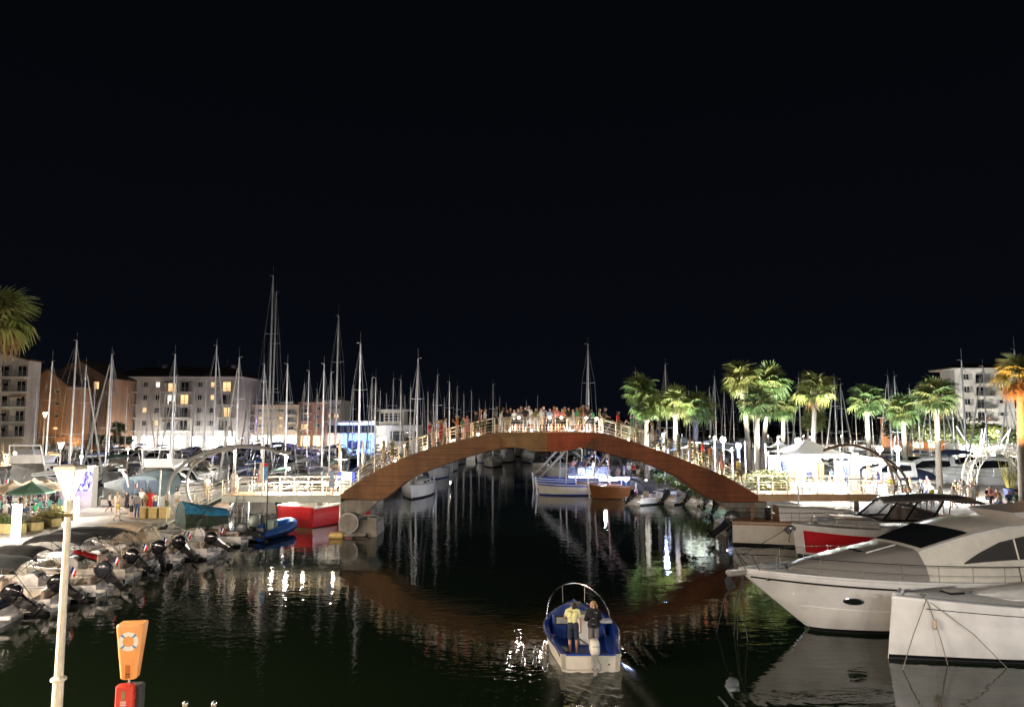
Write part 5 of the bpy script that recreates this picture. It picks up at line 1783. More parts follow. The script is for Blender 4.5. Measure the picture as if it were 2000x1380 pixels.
def rig(root, hm, sc_, seed, twin=False):
    """mast of height hm (local metres above water), spreaders, stays, masthead gear"""
    r_ = random.Random(seed)
    y = 6.2
    rake = r_.uniform(-.25, .1)
    fat = .085 if hm > 16 else .075
    m = MB().tube([(0, y, 1.5), (0, y + rake * .5, hm * .55), (0, y + rake, hm)], [fat * 1.25, fat * 1.2, fat * .8], 7).build('mast', M_ALU, root)
    levels = (.55,) if hm < 13 else (.42, .70)
    for f in levels:
        z = hm * f
        w = .85 if f < .6 else .65
        MB().tube([(-w, y + rake * f, z + .06), (0, y + rake * f, z), (w, y + rake * f, z + .06)], .028, 5).build('spreader', M_ALU, m)
    wires = [[(0, y + rake, hm - .1), (0, 10.3, 1.4)], [(0, y + rake, hm - .05), (0, .1, 1.2)]]
    for s in (-1, 1):
        p = [(s * 1.5, y - .1, 1.2)]
        for f in levels:
            p.append((s * (.85 if f < .6 else .65), y + rake * f, hm * f + .06))
        p.append((0, y + rake, hm - .2))
        wires.append(p)
        wires.append([(s * 1.5, y - .3, 1.2), (0, y + rake * .5, hm * levels[0])])
    for w in wires:
        MB().tube(w, .013, 4, caps=False).build('stay', M_GREYM, m)
    if r_.random() < .6:      # rolled headsail on the forestay
        MB().tube([(0, 10.1, 1.9), (0, 8.5, 1.6 + (hm - 1.6) * .4), (0, y + rake + .35, hm * .92)], [.09, .10, .04], 6).build('furled_sail', M_WHITEC, m)
    MB().tube([(0, y + rake, hm), (0, y + rake, hm + r_.uniform(.6, 1.3))], .012, 4).build('aerial', M_GREYM, m)
    MB().box((-.18, y + rake + .1, hm + .06), (.34, .06, .05)).build('wind_vane', M_GREYM, m, False)


MASTS = [(73, 740), (100, 705), (149, 665), (170, 713), (217, 692), (221, 703), (342, 692), (344, 733), (404, 740), (424, 675), (467, 698), (517, 711), (534, 539), (539, 570), (563, 711),
         (579, 651), (594, 749), (604, 724), (634, 711), (647, 727), (661, 616), (705, 671), (727, 737), (734, 738), (743, 764), (768, 740), (783, 742), (802, 757), (816, 700), (836, 766), (847, 770), (854, 732),
         (868, 777), (878, 746), (893, 755), (921, 764), (948, 783), (963, 751), (989, 786), (1028, 783), (1050, 774), (1148, 672), (1241, 727), (1300, 711), (1345, 763), (1360, 755), (1385, 757), (1395, 735), (1414, 767),
         (1535, 744), (1559, 738), (1628, 738), (1641, 750), (1669, 770), (1734, 733), (1748, 734), (1777, 760), (1790, 758), (1857, 747), (1876, 704), (1918, 715), (1963, 763), (1982, 682),
         (128, 760), (186, 745), (250, 756), (290, 768), (312, 762), (380, 752), (446, 760), (489, 756), (502, 770), (620, 760), (690, 752), (755, 770), (791, 772), (826, 776), (906, 770), (936, 780), (976, 776), (1320, 775), (1431, 768), (1470, 762), (1575, 770), (1602, 764), (1701, 768), (1761, 770), (1812, 770), (1841, 774)]


def on_land(x, y):
    if y < 60 and x < -22:
        return True
    if x > 11 and y < 96 and x < 46:
        return True
    if x >= 44 and y < 74:
        return True
    if y > 164 and x < -36:
        return True
    if y > 126 and x > 68:
        return True
    return False


# boats with fixed places first
OCC.append((A(270, 950, 64).x, 64, 2.4, 6)); OCC.append((A(185, 950, 63).x, 63, 2.6, 5)); OCC.append((A(410, 940, 62.5).x, 62.5, 1.8, 4.5))
OCC.append((-15, 55, 4, 6)); OCC.append((8, 80, 9, 7)); OCC.append((11, 89, 6, 4))
mast_count = 0
used_proto = [False] * len(PROTOS)
for i, (px, py) in enumerate(MASTS):
    tall = py < 640
    target = 9300 / (825 - py) if not tall else 66
    best = None
    cands = sorted([60 + 2.5 * k for k in range(62)], key=lambda y: abs(y - target))
    for Y in cands:
        p = A(px, py, Y)
        hm = p.z
        if not tall and not (9.0 <= hm <= 19):
            continue
        s = max(.75, min(1.45, hm / 13.5))
        my = Y - 6.2 * s          # stern end, bow away from the viewer
        flip = (i % 3 == 1)
        cy_ = (Y - 6.2 * s + 5.2 * s) if not flip else (Y + 6.2 * s - 5.2 * s)
        if on_land(p.x, cy_ - 5.2 * s) or on_land(p.x, cy_ + 5.2 * s) or on_land(p.x - 2, cy_) or on_land(p.x + 2, cy_):
            continue
        if px > 1050 and px < 1240 and Y < 100:
            continue
        if not free(p.x, cy_, 1.7 * s, 5.3 * s):
            continue
        best = (Y, p, hm, s, flip, cy_)
        break
    if best is None:
        continue
    Y, p, hm, s, flip, cy_ = best
    OCC.append((p.x, cy_, 1.7 * s, 5.3 * s))
    k = i % len(PROTOS) if not tall else 0
    if k == 3 and 780 < px < 1000:
        k = 0
    pr, plab = PROTOS[k]
    if not used_proto[k]:
        used_proto[k] = True
        PROTOS[k] = (copy_tree(pr), plab)     # keep a clean master for later copies
        root = pr
    else:
        root = copy_tree(pr)
    root.location = (p.x, Y - 6.2 * s if not flip else Y + 6.2 * s, 0)
    root.rotation_euler = (0, 0, 0 if not flip else math.pi)
    root.scale = (s, s, s)
    rig(root, hm / s, s, i)
    if py < 560:
        lab = plab + ' and the tallest mast in the harbour'
    elif tall:
        lab = plab + (' and the second tallest mast, close by the tallest' if py < 600 else ' and a very tall mast before the violet end block')
    else:
        zone = 'before the apartment blocks' if px < 470 else ('near the blue lit office' if px < 830 else ('behind the bridge' if px < 1200 else ('behind the palm trees' if px < 1800 else 'below the white apartment block')))
        lab = plab + (', stern to the quay, ' if flip else ', bow away, ') + zone
    tag(root, lab, 'sailboat', 'sailboats moored in the marina')
    mast_count += 1
for pr, _ in PROTOS:
    for ch in list(pr.children):
        for g in list(ch.children):
            bpy.data.objects.remove(g)
        bpy.data.objects.remove(ch)
    bpy.data.objects.remove(pr)


# ------------------------------------------------------------------ motor cruisers
def cruiser(kind, L=9.5):
    root = thing('cabin_cruiser', 'proto', 'cabin cruiser')
    hm = M_GEL
    H = Hull(L, 3.2, 1.65, 1.2, draft=.45, tr=.92, rake=1.3, wide=.45, p=2.5, flare=.4)
    H.build(root, [hm, M_BLUEP if kind == 1 else M_BLACK, M_ANTIF, M_DECK, hm], 'deck', ns=12)
    top = 2.55 if kind != 2 else 2.9
    rows = [(L * .86, .3, 1.5, .25, 1.55, .15, 1.62), (L * .74, .85, 1.42, .75, 1.6, .55, 1.85), (L * .6, 1.15, 1.35, 1.05, 1.7, .8, 2.1), (L * .46, 1.25, 1.3, 1.15, 1.8, .9, top), (L * .22, 1.28, 1.25, 1.2, 1.8, 1.0, top + .1)]
    super_loft(root, rows, [M_GEL], 'superstructure')
    for s in (-1, 1):
        side_window(root, rows, [L * .55, L * .46, L * .36, L * .26], [1.1, 1.1, 1.1, 1.2], [1.25, 1.8, 1.85, 1.7], s)
        rail_line(root, H, .4, .94, 8, .55, 4, s, 1, r=.02)
    w = []
    for i in range(4):
        y = L * (.60 - .14 * i / 3)
        (_, wb, zb, wm, zm, wt, zt) = row_at(rows, y)
        w.append([Vector((wt * k / 3, y, zt + .05 - .05 * abs(k / 3) ** 2)) for k in range(-3, 4)])
    MB().sheet(w).build('windscreen', M_GLASSD, root, ang=60)
    if kind == 0:      # radar arch with hood of canvas over the cockpit
        MB().tube([(-1.3, 2.0, 1.3), (-1.25, 1.6, 2.9), (-1.0, 1.4, 3.1), (1.0, 1.4, 3.1), (1.25, 1.6, 2.9), (1.3, 2.0, 1.3)], .10, 6).build('radar_arch', M_GEL, root)
        MB().lathe([(.28, 0), (.28, .14), (.1, .2)], 10, 0, (0, 1.4, 3.16)).build('radar_dome', M_GEL, root)
        MB().sheet([[(1.25 * math.cos(a), .2 + 1.9 * u, 1.3 + (1.0 + .5 * u) * math.sin(a)) for a in [R(180 * k / 8) for k in range(9)]] for u in (0, .3, .7, 1)], 0, .02).build('cockpit_canvas', M_GREYC, root)
    elif kind == 1:
        bimini(root, .3, 2.6, 2.5, 3.0, M_NAVY, 1.2)
    elif kind == 2:    # flybridge
        MB().loft([[(-1.0, L * .2, top + .05), (1.0, L * .2, top + .05), (.85, L * .42, top), (-.85, L * .42, top)], [(-1.1, L * .18, top + .65), (1.1, L * .18, top + .65), (.8, L * .46, top + .5), (-.8, L * .46, top + .5)]]).build('flybridge', M_GEL, root, ang=20)
        MB().tube([(-1.1, L * .2, top), (-1.0, L * .16, top + 1.3), (1.0, L * .16, top + 1.3), (1.1, L * .2, top)], .07, 6).build('radar_arch', M_GEL, root)
    else:
        MB().sheet([[(a * H.half(.1 + .06 * i) * .95, (.05 + .08 * i) * L, 1.3 + (.5 + .25 * math.sin(i)) * (1 - abs(a) ** 2.5)) for a in (-1, -.6, -.2, .2, .6, 1)] for i in range(5)], 0, .03).build('boat_cover', M_NAVY, root)
    MB().tube([(.6, L * .3, top), (.75, L * .25, top + 2.0)], .015, 4).build('aerial', M_WHITEPAINT, root)
    flag(root, (0, .0, 1.2), 1.0, .5)
    MB().box((0, -.35, .45), (2.6, .7, .12)).build('swim_platform', M_TEAK, root, False)
    return root


CR = [(cruiser(0), 'cabin cruiser with grey cockpit canvas'), (cruiser(1), 'cabin cruiser with navy sunshade'),
      (cruiser(2), 'white flybridge cruiser'), (cruiser(3), 'cabin cruiser under a navy cover')]


def put_cruiser(k, x, y, rz, s, lab, group):
    o = copy_tree(CR[k][0])
    o.location = (x, y, 0)
    o.rotation_euler = (0, 0, rz)
    o.scale = (s, s, s)
    tag(o, lab, 'cabin cruiser', group)
    return o


# the ones one can pick out
def fixed(k, px, Y, rz, s, lab, stern=True):
    p = A(px, 950, Y)
    return put_cruiser(k, p.x, p.y, rz, s, lab, 'motor cruisers in the marina')


# big canvas-sided cruiser with arched windows in the cover
cc = fixed(2, 274, 59.6, R(-6), 1.25, 'large cruiser with teal canvas enclosure and arched clear windows')
tl = pm('teal_canvas', (.16, .22, .24), .8, var=.15, scale=3, bump=.004, bscale=12)
MB().sheet([[(1.45 * math.copysign(abs(math.cos(a)) ** .6, math.cos(a)), .1 + 2.3 * u, 1.15 + (1.35 + .25 * u) * abs(math.sin(a)) ** .6) for a in [R(180 * k / 12) for k in range(13)]] for u in (0, .3, .7, 1)], 0, .03).build('canvas_enclosure', tl, cc)
MB().prism([(1.43 * math.copysign(abs(math.cos(a)) ** .6, math.cos(a)), .08, 1.15 + 1.33 * abs(math.sin(a)) ** .6) for a in [R(180 * k / 12) for k in range(13)]], (0, .02, 0)).build('canvas_back', tl, cc, False)
for k in range(3):
    x = -.85 + .85 * k
    MB().prism([(x - .36, .05, 1.25), (x + .36, .05, 1.25), (x + .36, .05, 2.0), (x + .25, .05, 2.25), (x - .25, .05, 2.25), (x - .36, .05, 2.0)], (0, .02, 0)).build('clear_window', pm('clear_vinyl', (.10, .13, .17), .12, var=.1), cc, False)
fixed(0, 196, 60.0, R(-58), 1.1, 'cabin cruiser lit violet beside the video screen')
fixed(2, 20, 63, R(8), 1.3, 'tall white flybridge cruiser behind the straw parasols')
s410 = A(410, 940, 61)
sm = dayboat('small white open sailboat with clear hood behind the gangway ramp', (s410.x + 1.2, 60.2, 0), R(20), L=5.6, B=2.2, bim=None, fl=False, eng=0)
sm['category'] = 'sailboat'
# yachts beyond the right quay
fixed(3, 1822, 76, R(96), 1.35, 'dark topped motor yacht moored behind the leaning palm trunk')
fixed(1, 1905, 78, R(92), 1.5, 'blue grey motor yacht with long side deck under the star ride')
fixed(0, 2020, 77, R(90), 1.5, 'pale blue motor yacht with railed deck behind the bamboo planter')
OCC += [(50, 82, 24, 8)]
rr = random.Random(5)
n = 0
zones = [(-62, -9, 66, 160, 60), (24, 66, 96, 190, 26), (-8, 4, 130, 190, 7), (4, 22, 98, 150, 8)]
for (x0, x1, y0, y1, num) in zones:
    t = 0
    got = 0
    while got < num and t < 900:
        t += 1
        Y = y0 + (y1 - y0) * rr.random() ** 1.5
        x = x0 + (x1 - x0) * rr.random()
        if x0 < -20:
            x = x * (Y / 75)
            if x > -9 - .02 * (Y - 60):
                continue
        s = rr.uniform(.85, 1.25)
        if on_land(x, Y - 5) or on_land(x, Y + 5) or not free(x, Y, 1.7 * s, 5.2 * s, .1):
            continue
        OCC.append((x, Y, 1.7 * s, 5.2 * s))
        k = rr.randrange(4)
        flip = rr.random() < .5
        zone = ('before the apartment blocks' if x < -20 and x / Y < -.35 else ('near the blue lit office' if x < -8 else ('in the open channel behind the bridge' if x < 24 else 'behind the palm trees')))
        put_cruiser(k, x, Y - 4.8 * s if not flip else Y + 4.8 * s, R(rr.uniform(-4, 4)) + (math.pi if flip else 0), s, CR[k][1] + (', bow towards bridge, ' if flip else ', stern towards bridge, ') + zone, 'motor cruisers in the marina')
        got += 1
        n += 1
for pr, _ in CR:
    for ch in list(pr.children):
        for g in list(ch.children):
            bpy.data.objects.remove(g)
        bpy.data.objects.remove(ch)
    bpy.data.objects.remove(pr)

# ================================================================== PALMS, TREES, BUSHES
def frond_mesh(name, mat, L=1.2, pet=.8, n=19, seed=1, droop=.55):
    """fan leaf: thin stalk, then a pleated fan of narrow drooping blades. local +Y is outwards"""
    r_ = random.Random(seed)
    mb = MB()
    mb.tube([(0, 0, 0), (0, pet * .5, .04), (0, pet, .02)], [.028, .022, .016], 4, 1)
    for k in range(n):
        a = R(-108 + 216 * k / (n - 1)) + R(r_.uniform(-3, 3))
        ln = L * (1 - .22 * (abs(a) / R(108)) ** 2) * r_.uniform(.9, 1.06)
        d = Vector((math.sin(a), math.cos(a), 0))
        sd = Vector((math.cos(a), -math.sin(a), 0))
        pts = []
        dr = droop * r_.uniform(.7, 1.3)
        for u, w in ((0, .03), (.38, .085), (.70, .06), (1, .006)):
            c = Vector((0, pet, .02)) + d * (ln * u) + Vector((0, 0, .06 * math.sin(u * 2) - dr * max(0, u - .45) ** 1.6 * 1.6 - .10 * (abs(a) / R(108)) ** 2 * u))
            up = Vector((0, 0, .028 * (1 if k % 2 else -1) * (1 - u)))
            pts.append((c - sd * w + up, c + sd * w - up))
        v = [p for q in pts for p in q]
        mb.add(v, [(0, 1, 3, 2), (2, 3, 5, 4), (4, 5, 7, 6)], 0)
    return mb.mesh(name, mat, True, 80, recalc=False)


def leafmat(name, c1, c2, trans=.25):
    m = pm(name, c1, .45, col2=c2, scale=1.2, var=0, spec=.5, trans=.5)
    return m


M_FROND = [leafmat('palm_green', (.135, .175, .055), (.20, .25, .08)), leafmat('palm_deep_green', (.095, .15, .06), (.15, .21, .08)), leafmat('palm_yellow_green', (.18, .19, .07), (.25, .26, .10))]
M_FDRY = leafmat('palm_dry', (.20, .12, .05), (.28, .18, .08))
M_STALK = pm('palm_stalk', (.22, .20, .09), .5, var=.15)
M_TRUNK = pm('palm_trunk', (.17, .145, .115), .9, var=.3, scale=3, stretch=(1, 1, 9), bump=.03, bscale=3)
M_BOOT = pm('palm_boots', (.24, .17, .11), .9, var=.4, scale=6, bump=.04, bscale=8)
FR = [[frond_mesh('frond', [m, M_STALK], seed=7 * i + j, droop=.6 + .28 * j) for j in range(3)] for i, m in enumerate(M_FROND)]
FRD = [frond_mesh('frond', [M_FDRY, M_FDRY], seed=90 + j, droop=1.1, n=13) for j in range(2)]


def trunk_rings(pts, r0, r1, n=12):
    out = []
    N = 30
    for i in range(N + 1):
        u = i / N
        k = u * (len(pts) - 1)
        j = min(int(k), len(pts) - 2)
        t = k - j
        p = Vector(pts[j]).lerp(Vector(pts[j + 1]), t)
        r_ = r0 + (r1 - r0) * u + (.12 * r0 * math.exp(-u * 18)) + .012 * (1 if i % 2 else -1)
        out.append([p + Vector((r_ * math.cos(2 * math.pi * q / n), r_ * math.sin(2 * math.pi * q / n), 0)) for q in range(n)])
    return out


def palm(label, base, crown, R_=1.9, nf=34, hue=0, dry=0, r0=.30, r1=.21, seed=1, group='palm trees on the market quay', hang=0.0):
    r_ = random.Random(seed)
    base, crown = Vector(base), Vector(crown)
    root = thing('palm_tree', label, 'palm tree', tuple(base), 0, group)
    c = crown - base
    mid = c * .5 + Vector((c.x * -.12, 0, 0))
    pts = [Vector((0, 0, -.2)), c * .25 + (mid - c * .5) * .75, mid, c * .75 + (mid - c * .5) * .75, c]
    MB().loft(trunk_rings(pts, r0, r1)).build('trunk', M_TRUNK, root, ang=80)
    # old leaf bases criss-crossed under the crown
    bt = MB()
    dn = (pts[-2] - pts[-1]).normalized()
    for k in range(40):
        a = k * 2.39996
        h = .15 + 1.25 * (k / 40)
        p = c + dn * h
        d = Vector((math.cos(a), math.sin(a), 0))
        bt.tube([p + d * (r1 * .8), p + d * (r1 + .10) + Vector((0, 0, .10)), p + d * (r1 + .16) + Vector((0, 0, .24))], [.07, .055, .03], 4)
    bt.build('leaf_bases', M_BOOT, root)
    k = R_ / 1.9
    for i in range(nf):
        u = (i + .5) / nf
        el = R(88 - 128 * u ** .85 + r_.uniform(-9, 9)) - hang * u
        az = i * 2.39996 + r_.uniform(-.25, .25)
        meshes = FR[(hue + (1 if r_.random() < .3 else 0)) % 3]
        me = meshes[r_.randrange(3)]
        if dry and u > 1 - dry:
            me = FRD[r_.randrange(2)]
            el = R(-40 - 40 * r_.random())
        rot = Euler((el, 0, az), 'XYZ').to_matrix() @ Matrix.Rotation(R(r_.uniform(-25, 25)), 3, 'Y')
        o = place(me, 'frond', root, c + Vector((0, 0, .05)), rot=(Matrix.Rotation(az, 3, 'Z') @ Matrix.Rotation(el, 3, 'X') @ Matrix.Rotation(R(r_.uniform(-25, 25)), 3, 'Y')).to_euler(), scale=k * r_.uniform(.85, 1.12))
    return root


PALMS = [  # crown px,py ; base px ; depth ; radius ; label
    (1251, 768, 1252, 82, 2.3, 0, 'tall dim palm tree above the bridge slope'),
    (1262, 800, 1264, 77, 1.8, 0, 'short green palm tree with bluish trunk before the dim one'),
    (1287, 800, 1287, 86, 1.7, 2, 'slim palm tree with violet lit trunk'),
    (1319, 788, 1320, 75, 2.0, 2, 'bright yellow green palm tree with banded trunk'),
    (1361, 801, 1359, 76, 2.2, 1, 'dense green palm tree over the shade sail'),
    (1448, 744, 1466, 78, 2.4, 2, 'tallest palm tree with a leaning trunk'),
    (1479, 792, 1479, 72, 2.1, 1, 'straight palm tree standing before the rounded bush'),
    (1504, 752, 1488, 80, 2.5, 1, 'tall palm tree leaning out over the pale bush'),
    (1530, 797, 1530, 84, 1.9, 1, 'smaller palm tree behind the pale shade sail'),
    (1592, 765, 1588, 72, 2.2, 2, 'palm tree with pale trunk in front of the market tent'),
    (1590, 822, 1590, 79, 1.6, 2, 'low glowing palm tree behind the market tent'),
    (1692, 786, 1699, 76, 2.1, 1, 'palm tree with white lit trunk behind the wide hoop'),
    (1763, 804, 1770, 77, 2.0, 1, 'dark green palm tree beside the blue white lamp column'),
    (1829, 778, 1834, 69, 2.3, 1, 'palm tree with curved grey trunk on the paved quay'),
]
for i, (cx, cy2, bxp, Y, rad, hue, lab) in enumerate(PALMS):
    c = A(cx, cy2, Y)
    b = A(bxp, 930, Y)
    palm(lab, (b.x, Y, QR - .1), c, rad, 28, hue, .0 if i != 9 else .05, seed=i + 3)
c = A(1992, 738, 54); b = A(1999, 980, 54)
palm('orange lit palm tree with a skirt of dry brown fronds', (b.x, 54, QR - .1), c, 1.9, 40, 2, .32, .32, .24, seed=40)
c = A(-8, 628, 40); b = A(-14, 1000, 40)
palm('drooping palm tree crown over the terrace edge', (b.x, 40, QL - .1), c, 2.1, 60, 2, .2, .34, .26, seed=41, hang=R(26), group='palm trees on the terrace quay')
c = A(152, 787, 158); b = A(153, 860, 158)
palm('dark palm tree standing before the brown gabled house', (b.x, 158, 1.0), c, 2.6, 32, 1, .2, seed=42, group='palm trees by the apartments')
c = A(231, 838, 150); b = A(231, 866, 150)
palm('low palm tree beside the arcade block', (b.x, 150, .8), c, 1.9, 28, 0, .1, seed=43, group='palm trees by the apartments')


def leafy(name, label, cat, loc, radii, mats, nleaf=1500, leaf=.22, seed=1, trunk=None, group=None, lumps=7):
    """bush or round tree: leaf faces spread through lumpy volumes, gaps left between lumps"""
    r_ = random.Random(seed)
    root = thing(name, label, cat, loc, 0, group)
    if trunk:
        MB().tube([(0, 0, -.2), (.05, 0, trunk * .6), (0, .1, trunk)], [.2, .16, .12], 8).build('trunk', M_BOOT, root)
        for k in range(5):
            a = k * 1.257
            MB().tube([(0, 0, trunk * .8), (radii[0] * .4 * math.cos(a), radii[1] * .4 * math.sin(a), trunk + radii[2] * .3), (radii[0] * .75 * math.cos(a), radii[1] * .75 * math.sin(a), trunk + radii[2] * .55)], [.1, .06, .02], 5).build('limb', M_BOOT, root)
    z0 = trunk or 0
    cl = []
    for k in range(lumps):
        a = k * 2.39996
        q = math.sqrt((k + .5) / lumps) * .72
        cl.append((radii[0] * q * math.cos(a), radii[1] * q * math.sin(a), z0 + radii[2] * (.35 + .35 * (1 - q)) * r_.uniform(.8, 1.2), r_.uniform(.38, .55)))
    mb = MB()
    for i in range(nleaf):
        cx, cy_, cz, k = cl[r_.randrange(lumps)]
        d = Vector((r_.gauss(0, 1), r_.gauss(0, 1), r_.gauss(0, 1))).normalized() * r_.uniform(.55, 1.05) ** .5
        p = Vector((cx + d.x * radii[0] * k, cy_ + d.y * radii[1] * k, cz + d.z * radii[2] * k * .9))
        if p.z < z0 * .6 + .02:
            p.z = z0 * .6 + .02 + r_.random() * .2
        t = Vector((r_.gauss(0, 1), r_.gauss(0, 1), r_.gauss(0, .6))).normalized()
        s = t.cross(d + Vector((.01, .02, .03))).normalized()
        l = leaf * r_.uniform(.6, 1.3)
        mb.add([p - t * l, p + s * l * .42, p + t * l, p - s * l * .42], [(0, 1, 2, 3)], 0 if r_.random() < .7 else 1)
    mb.build('crown' if trunk else 'foliage', mats, root, False, recalc=False)
    return root


M_LEAF = [pm('leaf_green', (.06, .09, .028), .6, var=.3, scale=3), pm('leaf_light', (.12, .15, .045), .6, var=.25, scale=3)]
M_LEAFY = [pm('leaf_yellow', (.15, .155, .05), .6, var=.25, scale=3), pm('leaf_lime', (.20, .20, .08), .6, var=.25, scale=3)]
M_LEAFD = [pm('leaf_dark', (.035, .06, .03), .6, var=.3, scale=3), pm('leaf_teal', (.05, .09, .05), .6, var=.25, scale=3)]


def at_ground(px, py, z):
    return G(px, py, z)


BG = 'rounded bushes on the market quay'
for i, (px, py, Y, rx, rz_, mats, lab) in enumerate((
        (1460, 935, 66, 2.6, 1.9, M_LEAFY, 'rounded yellow green bush at the foot of the straight palm'),
        (1512, 935, 65, 3.0, 2.3, M_LEAFY, 'largest pale lit bush beside the market tent'),
        (1538, 915, 70, 2.4, 2.6, M_LEAFY, 'pale bush behind the seated man'),
        (1410, 940, 62, 2.6, 1.5, M_LEAF, 'low green bush along the bridge railing'),
        (1365, 935, 67, 2.8, 1.8, M_LEAF, 'green bush on the bank under the bridge'),
        (1325, 930, 74, 3.0, 1.7, M_LEAF, 'dim green bush above the moored outboard boats'),
        (1290, 925, 80, 2.2, 1.5, M_LEAFD, 'dark bush at the dock corner beyond the bridge'))):
    p = A(px, py, Y)
    leafy('bush', lab, 'bush', (p.x, Y, QR - .4), (rx, rx * .8, rz_), mats, 2600, .17, i + 60, None, BG)
for i, (px, Y, rx, hz, lab) in enumerate(((1835, 140, 8.5, 6.5, 'broad umbrella pine before the orange house'), (1925, 134, 6.5, 5.0, 'round green tree behind the star ride'), (1782, 165, 7, 8, 'dark round tree at the end of the marina'))):
    p = A(px, 870, Y)
    leafy('tree', lab, 'tree', (p.x, Y, 1.0), (rx, rx * .8, hz * .75), M_LEAFD if i == 2 else M_LEAF, 4200, .42, i + 80, 2.4, 'round trees by the apartments', 9)
for i, (px, Y, rx, hz, lab) in enumerate(((187, 158, 3.0, 3.4, 'small lit tree on the restaurant square'), (232, 156, 3.2, 3.0, 'bushy tree at the arcade corner'), (118, 160, 3.4, 4.0, 'round tree beside the restaurant lamps'))):
    p = A(px, 865, Y)
    leafy('tree', lab, 'tree', (p.x, Y, 1.0), (rx, rx * .8, hz * .7), M_LEAF, 1600, .34, i + 90, 1.6, 'small trees by the arcades', 6)

# ================================================================== PEOPLE
import numpy as np


def capsule(mb, p0, r0, p1, r1, n=10):
    p0, p1 = Vector(p0), Vector(p1)
    d = p1 - p0
    if d.length < 1e-5:
        d = Vector((0, 0, 1e-4)); p1 = p0 + d
    t = d.normalized()
    pts, rs = [], []
    for a in (80, 50, 20):
        pts.append(p0 - t * (r0 * math.sin(R(a)))); rs.append(r0 * math.cos(R(a)))
    pts += [p0, p1]; rs += [r0, r1]
    for a in (20, 50, 80):
        pts.append(p1 + t * (r1 * math.sin(R(a)))); rs.append(r1 * math.cos(R(a)))
    mb.tube(pts, rs, n)


SKIN, TOPM, BOTM, SHOE, HAIR = range(5)


def lerp(a, b, t):
    return tuple(x + (y - x) * t for x, y in zip(a, b))


def hand_bones(b, wrist, fdir, palm_n, side, curl=.5, s=1.0):
    """palm plus five unequal bent fingers; fdir: direction of the hand, palm_n: direction the palm faces"""
    w, f, n = Vector(wrist), Vector(fdir).normalized(), Vector(palm_n)
    n = (n - f * n.dot(f)).normalized()
    x = f.cross(n) * side          # towards the thumb
    b.append((w, .026 * s, w + f * .075 * s, .030 * s, SKIN))
    b.append((w + x * .018 * s + f * .03 * s, .020 * s, w + x * .026 * s + f * .082 * s, .016 * s, SKIN))
    b.append((w - x * .018 * s + f * .03 * s, .020 * s, w - x * .026 * s + f * .078 * s, .015 * s, SKIN))
    for k, ln in enumerate((.072, .082, .076, .058)):
        o = w + f * .085 * s + x * (.030 - .020 * k) * s
        m = o + (f * (1 - curl * .4) + n * curl).normalized() * ln * .5 * s
        e = m + (f * (1 - curl) + n * (curl * 1.4 + .1)).normalized() * ln * .5 * s
        b.append((o, .0098 * s, m, .0092 * s, SKIN)); b.append((m, .0092 * s, e, .0078 * s, SKIN))
    o = w + f * .03 * s + x * .03 * s
    m = o + (x * .75 + f * .6 + n * .3).normalized() * .042 * s
    e = m + (x * .25 + f * .9 + n * .45).normalized() * .034 * s
    b.append((o, .0125 * s, m, .0110 * s, SKIN)); b.append((m, .011 * s, e, .0085 * s, SKIN))


